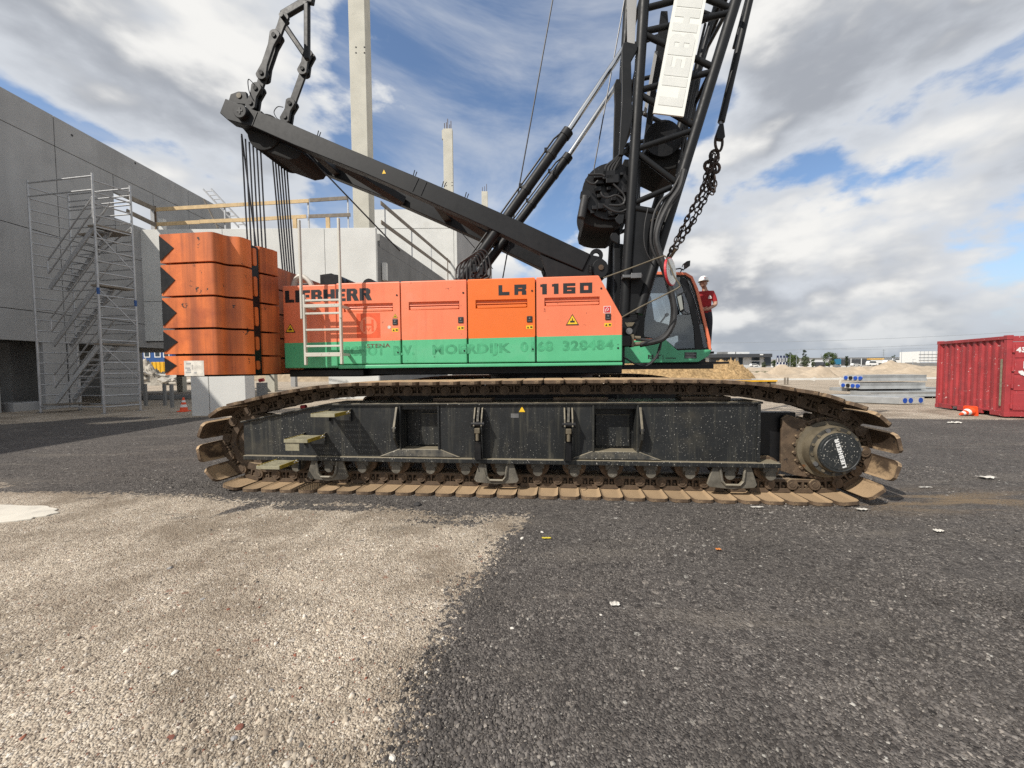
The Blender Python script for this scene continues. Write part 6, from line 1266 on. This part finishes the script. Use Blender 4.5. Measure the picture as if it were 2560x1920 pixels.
# hollow core slabs with blue plugs
slabm = surf('wet_grey_slab',(.30,.31,.31),.55,var=.15,vscale=2,streak=((.16,.165,.17),.4,2)); slabt = surf('pale_slab_end',(.48,.48,.46),.8,var=.1)
def hslab(px0, px1, Y, z0_, h, label, dep=1.2, rot=0., plugs=((.0,0),), endface=False, ln_=None):
    x0 = at(px0,960,Y).x; l = ln_ or (at(px1,960,Y).x-x0); s = empty('hollow_core_slab', (x0,Y,0), rot); tag(s, label, 'concrete slab', 'hollow core floor slabs')
    P_ = [(0,z0_),(dep,z0_),(dep-.05,z0_+h*.5),(dep-.03,z0_+h),(.03,z0_+h),(.05,z0_+h*.5)]
    v = [(0,y,z) for y,z in P_]+[(l,y,z) for y,z in P_]; n = 6
    MB().add(v,[tuple(range(n)),tuple(range(2*n-1,n-1,-1))]+[(i,(i+1)%n,(i+1)%n+n,i+n) for i in range(n)]).build('slab_body', slabm, s)
    return s, l
s1,l1 = hslab(2158,2318,19.2,.80,.30,'upper hollow core slab of the stack, blue plugs at its left end'); s2,l2 = hslab(2152,2316,19.0,.42,.30,'second hollow core slab from the top of the stack'); 
s3,l3 = hslab(2180,2460,18.2,.10,.22,'long grey slab lying under the stack, running behind the container'); s4,l4 = hslab(2120,2360,20.,.24,.16,'thin slab on which the stacked slabs rest')
for s, z in ((s1,.95),(s2,.57)):
    MB().box(-.02,0,.05,1.15,z-.13,z+.13).build('end_face', slabt, s)
    for j, y in enumerate((.12,.40,.68,.96)):
        MB().cyl((-.07,y,z),(-.015,y,z),.095,n=14).build('plug', MT['blue'] if j != 2 else MT['dark'], s)
e0, e1 = gnd(2248,1012), gnd(2322,1014); s5 = empty('hollow_core_slab', e0, math.radians(8)); tag(s5,'nearest hollow core slab, end face with round blue plugs towards the viewer','concrete slab','hollow core floor slabs')
wS = 1.18; h5 = .30
vv = [(0,0,.02),(wS,0,.02),(wS,0,h5),(0,0,h5),(-3.0,3.4,.02),(wS-3.0,3.4,.02),(wS-3.0,3.4,h5),(-3.0,3.4,h5)]
MB().add(vv,[(0,1,2,3),(7,6,5,4),(0,4,5,1),(1,5,6,2),(2,6,7,3),(3,7,4,0)]).build('slab_body', slabm, s5, bevel=.02)
MB().box(.01,wS-.01,-.012,-.001,.03,h5-.01).build('end_face', slabt, s5)
for j, x in enumerate((.25,.52,.78,1.0)):
    if j == 2: MB().cyl((x,-.006,.17),(x,.05,.17),.07,n=12).build('core_hole', MT['dark'], s5)
    else: MB().cyl((x,-.02,.165),(x,.05,.165),.105,n=18).build('plug', MT['blue'], s5)
tag(MB().tube(crom([Vector((0,0,0)),Vector((.2,0,.14)),Vector((.45,0,.04)),Vector((.7,.1,.16)),Vector((.9,0,.02))],5),.015,6).build('wire_loop', MT['rope']),'bent wire lying on top of the slab stack','wire').location = at(2190,950,19.4)
# ================================================================== FIELD BEYOND
q = at(1690,940,44); ch1 = heap('wood_chip_heap', q.x, 44, 9.4, 4.5, 2.45, chipm, 21, 110, .30, peaks=6)
heap('wood_chip_heap', at(1812,940,43).x, 43, 3.6, 3.2, 2.9, chipm, 22, 90, .34, peaks=4)
for i,(px_,Y,rx,ry,h) in enumerate(((1905,52,4.5,3,.9),(1990,55,6,3,1.9),(2110,58,6,3,1.55),(2060,60,4,3,.9),(2210,62,5,3,1.3),(2290,60,6,3,1.5),(2250,90,9,5,3.0),(1990,50,3.4,2.4,1.0),(2330,52,5,3,1.0),(1870,65,8,3,1.0))):
    heap('sand_mound', at(px_,935,Y).x, Y, rx, ry, h, sandm, 30+i, 40, .12)
def strip(name, pa, pb, Y, h, w, mat, kind='structure', seed=1):
    r = random.Random(seed); x0, x1 = at(pa,930,Y).x, at(pb,930,Y).x; n = 90; mb = MB()
    for i in range(n+1):
        x = x0+(x1-x0)*i/n; hh = h*r.uniform(.75,1.15)*(min(i,n-i,6)/6)
        mb.v += [(x,Y-w,-.02),(x,Y-w*.3,hh*.85),(x,Y+w*.3,hh),(x,Y+w,-.02)]
    for i in range(n):
        for j in range(3): a = i*4+j; mb.f.append((a,a+4,a+5,a+1)); mb.m.append(0)
    return tag(mb.build(name, mat, smooth=True), kind=kind)
strip('sand_berm',1830,2620,120,1.15,9,sandm)
strip('sand_berm',1200,1830,105,.9,8,sandm,seed=4)
grassm = surf('weedy_grass',(.055,.085,.025),.9,var=.35,vscale=1.2,dirt=((.12,.13,.05),.4,2),spec=.1)
def grass(name, pa, pb, Y, h, w, seed, label):
    r = np.random.default_rng(seed); x0, x1 = at(pa,930,Y).x, at(pb,930,Y).x; n = 2600; mb = MB()
    X_ = r.uniform(x0,x1,n); Yy = Y+r.uniform(-w,w,n); H_ = h*r.uniform(.35,1.1,n)*(.6+.4*np.sin(X_*1.1+seed)**2); A_ = r.uniform(0,3.14,n); B_ = r.normal(0,.25,n)
    for x,y,hh,a,b_ in zip(X_,Yy,H_,A_,B_):
        dx,dy = math.cos(a)*.10,math.sin(a)*.10; mb.v += [(x-dx,y-dy,0),(x+dx,y+dy,0),(x+b_*hh+dx*.4,y+dy*.4,hh*.7),(x+b_*hh*1.4,y,hh)]; k_ = len(mb.v)-4; mb.f.append((k_,k_+1,k_+2,k_+3)); mb.m.append(0)
    return tag(mb.build(name, grassm, fixn=False), label, 'grass', kind='stuff')
grass('weeds',1862,1990,66,.75,2.,1,'strip of green weeds in the sandy field left of the mounds'); grass('weeds',2025,2110,70,.6,2.,2,'green weeds between the middle sand mounds'); grass('weeds',2125,2340,76,.55,2.,3,'thin green weeds behind the right hand sand mounds'); grass('weeds',1860,2200,165,1.1,5.,4,'green verge along the far road')
# barrier tape line, stakes, yellow mat edge
for i,(pa,pb,Y,lab) in enumerate(((1880,2620,33,'pale board edging running across the sand behind the slabs'),)):
    a, b_ = at(pa,945,Y), at(pb,945,Y); o = MB().box(0,b_.x-a.x,-.05,.05,.38,.52).build('board_edging', MT['conclt']); o.location = (a.x,Y,0); tag(o,lab,'edging')
ym = empty('crane_mat_pile', (at(1750,950,30).x,30,0)); tag(ym,'yellow edged crane mats lying on the sand beyond the track','crane mats')
a, b_ = at(1640,950,30).x-ym.location.x, at(1943,950,30).x-ym.location.x; MB().box(a,b_,0,3.2,.40,.46).build('plate', MT['steel'], ym); MB().box(a,b_,-.03,-.002,.38,.50).build('yellow_edge', MT['crate'], ym)
for i in range(14): x = a+.05+i*(b_-a-.5)/13; MB().box(x,x+.42,.05,3.1,0,.395).build('timber', MT['woodg'], ym, bevel=.02)
for px_, lab in ((1962,'left stake of the pair in the sand right of the wood chip heap'),(1969,'right stake of the pair in the sand right of the wood chip heap'),(2100,'single white stake in the sand left of the slab stack')):
    q = gnd(px_,962); tag(MB().box(-.05,.05,-.05,.05,0,.62).build('stake', MT['woodg'] if px_ < 2000 else MT['paper']),lab,'stake').location = (q.x,q.y,0)
q = gnd(2016,955); tag(MB().add([(0,0,.28),(.9,0,.48),(.85,0,.06),(0,.03,.28),(.9,.03,.48),(.85,.03,.06)],[(0,2,1),(3,4,5),(0,1,4,3),(1,2,5,4),(2,0,3,5)]).build('white_flag', MT['paper']),'small white pennant in the sand behind the track','flag').location = (q.x,q.y,0)
# far office, banners, warehouse, poles, pylons
YO = 230
def bx(par, name, px0, px1, py0, py1, Y, m, d=8., off=0.):
    a, b_ = at(px0,py1,Y), at(px1,py0,Y); o = par.location; return MB().box(a.x-o.x,b_.x-o.x,off,off+d,a.z-o.z,b_.z-o.z).build(name, MT[m], par)
of = empty('office_building', (at(1850,915,YO).x,YO,0)); tag(of,'low dark roofed office building with white panels beyond the field','building')
bx(of,'wall',1776,1928,893,922,YO,'offwhite',20); bx(of,'roof',1770,1931,884,894,YO-3,'office',26,-3); bx(of,'dark_bay',1776,1838,892,915,YO,'office',2,-.4); 
for a, b_, c_, d_ in ((1846,1856,891,912),(1879,1898,889,901),(1879,1898,904,912),(1818,1832,891,912),(1910,1926,893,914)): w = bx(of,'window',a,b_,c_,d_,YO,'glassdark',.3,-.5)
bx(of,'roof_plant',1812,1829,879,885,YO,'concg',5,4); 
for a,b_ in ((1838,1850),(1848,1862),(1864,1884)): bx(of,'roof_plant',a,b_,879,885,YO,'cabwhite',4,4)
bx(of,'roof_letters',1900,1908,885,888,YO-3.2,'cabwhite',.2,-3.3)
for i, px_ in enumerate((1941,1949,1957,1964)):
    f_ = empty('banner_flag', at(px_,913,210)); tag(f_, ('leftmost','second','third','rightmost')[i]+' of four navy banner flags beside the office','flag','navy banner flags'); o = Vector(f_.location); t_ = at(px_,889,210)-o
    MB().cyl((0,0,-1.5),(0,0,t_.z+.3),.09,n=6).build('pole', MT['pylon'], f_); MB().box(.1,1.15,-.03,.03,t_.z-4.8,t_.z).build('cloth', MT['bluebanner'], f_); MB().box(.35,.75,-.06,.06,t_.z-3.6,t_.z-1.2).build('emblem', MT['cabwhite'], f_)
wh = empty('far_warehouse', (at(2150,915,260).x,260,0)); tag(wh,'long low white warehouse on the horizon','building')
bx(wh,'wall',2023,2300,894,922,260,'whs',40); bx(wh,'roof_edge',2020,2300,892.5,895,259,'cabwhite',40,-1); bx(wh,'glass_band',2092,2290,897,912,260,'office',.4,-.6); bx(wh,'dark_gates',2036,2062,905,916,260,'office',.4,-.6); bx(wh,'yellow_fascia',2168,2210,896,899,259,'yelband',.5,-1.2); bx(wh,'canopy',2180,2255,900,908,258,'cabwhite',3,-4); bx(wh,'blue_wrapped_bay',2089,2103,897,911,255,'tealw',3,-5)
for i in range(7): bx(wh,'fin',2100+i*26,2102+i*26,896,914,259.4,'whs',.4,-.8)
gf = empty('white_frame_building', (at(2318,915,200).x,200,0)); tag(gf,'white wrapped frame building on the horizon left of the container','building')
bx(gf,'wrapping',2297,2345,878,906,200,'cabwhite',10); bx(gf,'base',2297,2345,907,920,200,'concg',10)
for i in range(5): bx(gf,'post',2300+i*10,2301+i*10,878,906,199.9,'pylon',.2,-.2)
for py_ in (885,893,900): bx(gf,'rail',2297,2345,py_,py_+.7,199.85,'pylon',.2,-.25)
def lamp(px, ptop, Y, lab):
    b_ = at(px,914,Y); c = empty('street_lamp', (b_.x,Y,0)); tag(c,lab,'street lamp','street lamps along the far road'); h = at(px,ptop,Y).z; MB().cyl((0,0,0),(0,0,h),.12,.07,n=6).build('pole', MT['pylon'], c); MB().box(-.1,1.1,-.12,.12,h-.12,h).build('lamp_head', MT['pylon'], c)
lamp(1975,885,190,'thin street lamp just right of the navy banners'); lamp(1991,881,190,'street lamp in front of the tall dark poplar'); lamp(2072,881,190,'street lamp crossing the round broad tree'); lamp(2253,875,190,'street lamp above the far warehouse left of the white frame building'); lamp(2282,898,170,'short street lamp just left of the white frame building')
def pylon(px, ptop, Y, lab, s_=1.):
    b_ = at(px,914,Y); h = at(px,ptop,Y).z; c = empty('power_pylon',(b_.x,Y,0)); tag(c,lab,'power pylon','distant power pylons'); mb = MB(); w = h*.09
    for sx_ in (-1,1): mb.beam((sx_*w,0,0),(sx_*w*.2,0,h*.7),h*.012,h*.012); mb.beam((sx_*w*.2,0,h*.7),(0,0,h),h*.012,h*.012)
    for z in (.1,.25,.4,.55): mb.beam((-w*(1-z),0,h*z),(w*(1-z),0,h*(z+.12)),h*.008,h*.008); mb.beam((w*(1-z),0,h*z),(-w*(1-z),0,h*(z+.12)),h*.008,h*.008)
    for z in (.7,.82,.92): mb.beam((-h*.16*(1.3-z*.6),0,h*z),(h*.16*(1.3-z*.6),0,h*z),h*.012,h*.012)
    mb.build('lattice', MT['pylon'], c)
pylon(2208,873,700,'nearest far power pylon above the warehouse'); pylon(2092,882,900,'smaller power pylon left of the others'); pylon(2052,884,1100,'faint power pylon behind the broad tree')
def wire(pa, pb, Ya, Yb, lab, sag=3.):
    a, b_ = at(*pa,Ya), at(*pb,Yb); pts = [a.lerp(b_,t_)-Vector((0,0,sag*4*t_*(1-t_))) for t_ in np.linspace(0,1,24)]; tag(MB().tube(pts,.16,5).build('power_line', MT['pylon']),lab,'power line','overhead lines on the horizon')
wire((1700,858),(2600,826),420,420,'upper overhead power line crossing the sky at right'); wire((1700,879),(2600,846),420,420,'lower overhead power line crossing the sky at right'); wire((2000,872),(2600,858),500,460,'middle overhead power line crossing the sky at right')
def car(px, py, Y, w, h, m, lab, cat='car'):
    c = empty('parked_van' if cat=='van' else 'parked_car', (at(px,py,Y).x,Y,0)); tag(c,lab,cat); z0_ = .35; base = at(px,py,Y).z-.6
    MB().prism([(-w/2,z0_),(w/2,z0_),(w/2,z0_+h*.4),(w*.36,z0_+h*.5),(w*.2,z0_+h),(-w*.4,z0_+h),(-w/2,z0_+h*.5)],-.9,.9).build('body', MT[m], c, bevel=.1)
    MB().prism([(w*.30,z0_+h*.52),(w*.19,z0_+h*.92),(-w*.36,z0_+h*.92),(-w*.42,z0_+h*.55)],-.93,-.905).build('window', MT['glassdark'], c)
    for x in (-w*.3,w*.3): MB().cyl((x,-.95,.36),(x,.95,.36),.36,n=12).build('wheel', MT['rubber'], c)
    c.location.z = base
car(2226,912,150,5.2,2.2,'cabwhite','white van parked before the far warehouse','van'); car(1830,914,215,4.4,1.3,'office','dark car parked left in front of the office'); car(1885,914,215,4.4,1.3,'cabwhite','white car parked right in front of the office'); car(2138,913,215,4.4,1.3,'cabwhite','white car parked by the blue wrapped bay'); car(2063,913,205,4.4,1.3,'office','dark car below the broad round tree'); car(2180,912,210,5.5,2.4,'cabwhite','white van under the yellow fascia','van'); car(2010,913,200,4.4,1.3,'concg','grey car parked under the far trees')
# trees
leafms = [surf('tree_leaf_%d'%i, c_, .8, var=.3, vscale=.6, spec=.15) for i, c_ in enumerate(((.040,.062,.022),(.060,.088,.028),(.026,.038,.020),(.085,.105,.065)))]
def tree(px, ptop, Y, wpx, lab, m, seed, shape='round'):
    b_ = at(px,915,Y); h = at(px,ptop,Y).z; w = wpx*Y/FPX; c = empty('broad_tree' if shape=='round' else 'poplar_tree',(b_.x,Y,0)); tag(c,lab,'tree','trees on the horizon'); r = np.random.default_rng(seed)
    tr = MB(); tr.cyl((0,0,0),(0,0,h*.55),h*.03,h*.015,n=7)
    for _ in range(6): a = r.uniform(0,6.28); z = h*r.uniform(.3,.55); tr.cyl((0,0,z),(math.cos(a)*w*.3,math.sin(a)*w*.3,z+h*.25),h*.012,h*.005,n=5)
    tr.build('trunk', MT['bark'], c)
    ncl = 26; cl_ = []
    for _ in range(ncl):
        t_ = r.uniform(.22,.95); rad = (w*.5*math.sin(math.pi*min(1,max(.05,(t_-.12)/.95)))**.6 if shape=='round' else w*.45*(1-abs(t_-.5)*1.1)); a = r.uniform(0,6.28); q_ = rad*r.uniform(.35,.85); cl_.append((math.cos(a)*q_,math.sin(a)*q_,h*t_,w*r.uniform(.12,.22)))
    V = []; n = 2400; mb = MB()
    for i in range(n):
        cx_,cy_,cz_,cr_ = cl_[r.integers(ncl)]; d = r.normal(size=3); d /= np.linalg.norm(d); p_ = np.array((cx_,cy_,cz_))+d*cr_*r.uniform(.6,1.05)**.5; u_ = r.normal(size=3); u_ /= np.linalg.norm(u_); v_ = np.cross(u_,d); s_ = w*r.uniform(.018,.035)+.08
        if p_[2] > h*1.02: continue
        k_ = len(mb.v); mb.v += [tuple(p_-u_*s_),tuple(p_+v_*s_*.6),tuple(p_+u_*s_),tuple(p_-v_*s_*.6)]; mb.f.append((k_,k_+1,k_+2,k_+3)); mb.m.append(0)
    mb.build('crown', leafms[m], c, fixn=False)
tree(2073,881,185,30,'broad round green tree alone before the white warehouse',1,1); tree(2010,873,200,14,'tall dark poplar above the other far trees',2,2,'tall'); tree(1985,888,205,30,'wide green tree between the banners and the poplar',1,3); tree(2013,892,180,20,'pale willow like tree in front of the poplar',3,4); tree(1972,882,215,22,'dark tree just right of the navy banners',0,5); tree(2116,890,190,10,'small narrow dark tree right of the blue wrapped bay',2,6,'tall'); tree(2033,898,190,10,'small dark bush like tree left of the broad tree',0,7); tree(1910,905,215,12,'pale shrub before the office right corner',3,8); tree(1934,900,220,12,'dark low tree just right of the office',0,9); tree(2233,887,300,9,'tiny far tree above the warehouse roof line',0,10)
# ================================================================== PERSON behind the cab
def person():
    import bmesh
    base = CO_+EX*4.26+EY*5.28; ps = empty('person', (base.x,base.y,1.96), math.radians(-20)); tag(ps,'man in white hard hat and red t-shirt standing behind the cab, looking down','person')
    # local: x to the right of the picture, y away; body turned a little to the left
    J = {'pel':(0,0,.92,.150),'wst':(.0,0,1.08,.138),'chs':(.0,-.01,1.30,.158),'nkb':(.0,-.01,1.46,.085),'nck':(-.015,-.02,1.53,.058),'hd0':(-.03,-.04,1.60,.072),
         'shR':(.165,0,1.42,.078),'elR':(.235,-.04,1.14,.052),'wrR':(.06,-.19,1.02,.034),'hnR':(-.01,-.22,1.0,.030),'shL':(-.165,.0,1.42,.078),'elL':(-.22,-.03,1.15,.052),'wrL':(-.06,-.18,1.03,.034),'hnL':(-.0,-.21,1.02,.030),
         'hpR':(.095,0,.88,.10),'knR':(.10,-.02,.48,.068),'anR':(.105,.02,.09,.045),'toR':(.115,-.16,.04,.038),'hpL':(-.095,0,.88,.10),'knL':(-.10,-.02,.48,.068),'anL':(-.105,.02,.09,.045),'toL':(-.12,-.16,.04,.038)}
    E_ = [('pel','wst'),('wst','chs'),('chs','nkb'),('nkb','nck'),('nck','hd0'),('chs','shR'),('shR','elR'),('elR','wrR'),('wrR','hnR'),('chs','shL'),('shL','elL'),('elL','wrL'),('wrL','hnL'),('pel','hpR'),('hpR','knR'),('knR','anR'),('anR','toR'),('pel','hpL'),('hpL','knL'),('knL','anL'),('anL','toL')]
    # fingers: four per hand, unequal, bent round the other wrist, plus a thumb from the side of the palm
    for s, hn, dirx in (('R','hnR',-1),('L','hnL',1)):
        hx,hy,hz,_ = J[hn]
        for f,(dz,l) in enumerate(((.024,.030),(.008,.036),(-.008,.033),(-.022,.025))):
            J[f'f{s}{f}a'] = (hx+dirx*.035,hy-.012,hz+dz,.0105); J[f'f{s}{f}b'] = (hx+dirx*(.035+l),hy-.006,hz+dz-.012,.0092); J[f'f{s}{f}c'] = (hx+dirx*(.035+l*1.25),hy+.02,hz+dz-.022,.0082)
            E_ += [(hn,f'f{s}{f}a'),(f'f{s}{f}a',f'f{s}{f}b'),(f'f{s}{f}b',f'f{s}{f}c')]
        J[f't{s}a'] = (hx-dirx*.005,hy-.02,hz+.035,.012); J[f't{s}b'] = (hx+dirx*.025,hy-.025,hz+.055,.010); E_ += [(hn,f't{s}a'),(f't{s}a',f't{s}b')]
    names = list(J); me = bpy.data.meshes.new('body'); me.from_pydata([J[n][:3] for n in names],[(names.index(a),names.index(b)) for a,b in E_],[])
    ob = bpy.data.objects.new('body', me); col.objects.link(ob); sk = ob.modifiers.new('s','SKIN'); sk.use_smooth_shade = True
    if not me.skin_vertices:
        bpy.context.view_layer.objects.active = ob; ob.select_set(True); bpy.ops.mesh.customdata_skin_add()
    for i, n in enumerate(names): me.skin_vertices[0].data[i].radius = (J[n][3],J[n][3]*(.72 if n in ('pel','wst','chs') else 1)); me.skin_vertices[0].data[i].use_root = (n == 'pel')
    ss = ob.modifiers.new('ss','SUBSURF'); ss.levels = ss.render_levels = 2
    dg = bpy.context.evaluated_depsgraph_get(); bm_ = bpy.data.meshes.new_from_object(ob.evaluated_get(dg)); bpy.data.objects.remove(ob)
    # head joined to the same surface object: skull, jaw, nose, ears
    bm = bmesh.new(); bm.from_mesh(bm_)
    hc = Vector((-.045,-.06,1.665))
    def blob(c, r, sub=3):
        g = bmesh.ops.create_icosphere(bm, subdivisions=sub, radius=1)['verts']
        for v in g: v.co = Vector((v.co.x*r[0],v.co.y*r[1],v.co.z*r[2]))+c
        return g
    for v in blob(hc,(.078,.100,.115)):
        d = v.co-hc
        if d.z < -.02 and d.y < .0: v.co.x = hc.x+d.x*.86; v.co.y -= .012
        if d.y < -.06 and abs(d.z) < .03: v.co.y += .008
    blob(hc+Vector((0,-.106,-.015)),(.014,.022,.026),2); blob(hc+Vector((0,-.094,-.066)),(.026,.012,.009),2)
    for s in (-1,1): blob(hc+Vector((s*.080,.012,-.008)),(.010,.022,.032),2); blob(hc+Vector((s*.032,-.085,.018)),(.014,.010,.009),2)
    me2 = bpy.data.meshes.new('body'); bm.to_mesh(me2); bm.free()
    for m in ('skin','shirt','trousers','hair'): me2.materials.append(MT[m])
    for p in me2.polygons:
        c = p.center; arm = abs(c.x) > .175 or (c.y < -.10 and c.z < 1.2)
        if c.z < .95 and abs(c.x) < .26 and c.y > -.17: p.material_index = 2
        elif c.z < 1.50 and (c.z > 1.21 if arm else True) and not (c.z > 1.47 and abs(c.x) < .05): p.material_index = 1
        else: p.material_index = 0
        if c.z > 1.60 and c.y > hc.y+.035: p.material_index = 3
        p.use_smooth = True
    o = bpy.data.objects.new('body', me2); col.objects.link(o); o.parent = ps
    k = MB(); n = 28; hb = hc+Vector((0,.004,.045)); prof = [(1.0,0),(1.0,.012),(.97,.05),(.86,.085),(.62,.115),(.3,.128),(.02,.131)]
    for r_, z in prof:
        for i in range(n): a = 2*math.pi*i/n; k.v.append((hb.x+math.cos(a)*.112*r_, hb.y+math.sin(a)*.135*r_, hb.z+z))
    for j in range(len(prof)-1):
        for i in range(n): k.f.append((j*n+i,j*n+(i+1)%n,(j+1)*n+(i+1)%n,(j+1)*n+i)); k.m.append(0)
    b0 = len(k.v)
    for i in range(n):
        a = 2*math.pi*i/n; ext = .020+.045*max(0,-math.sin(a))**2; k.v.append((hb.x+math.cos(a)*(.112+ext*.7), hb.y+math.sin(a)*(.135+ext), hb.z-.006))
    for i in range(n): k.f.append((i,b0+i,b0+(i+1)%n,(i+1)%n)); k.m.append(0)
    hat = k.build('hard_hat', MT['helmet'], ps, smooth=True); sm = hat.modifiers.new('s','SOLIDIFY'); sm.thickness = .004
    MB().cyl((hb.x+.01,hb.y-.128,hb.z+.055),(hb.x+.01,hb.y-.118,hb.z+.055),.02,n=10).build('helmet_badge', MT['red'], ps)
    e = MB(); e.prism([(.055,1.30),(.125,1.30),(.09,1.365)],-.150,-.138); e.box(.05,.13,-.15,-.138,1.275,1.29); e.build('shirt_emblem', MT['inkwhite'], ps)
person()
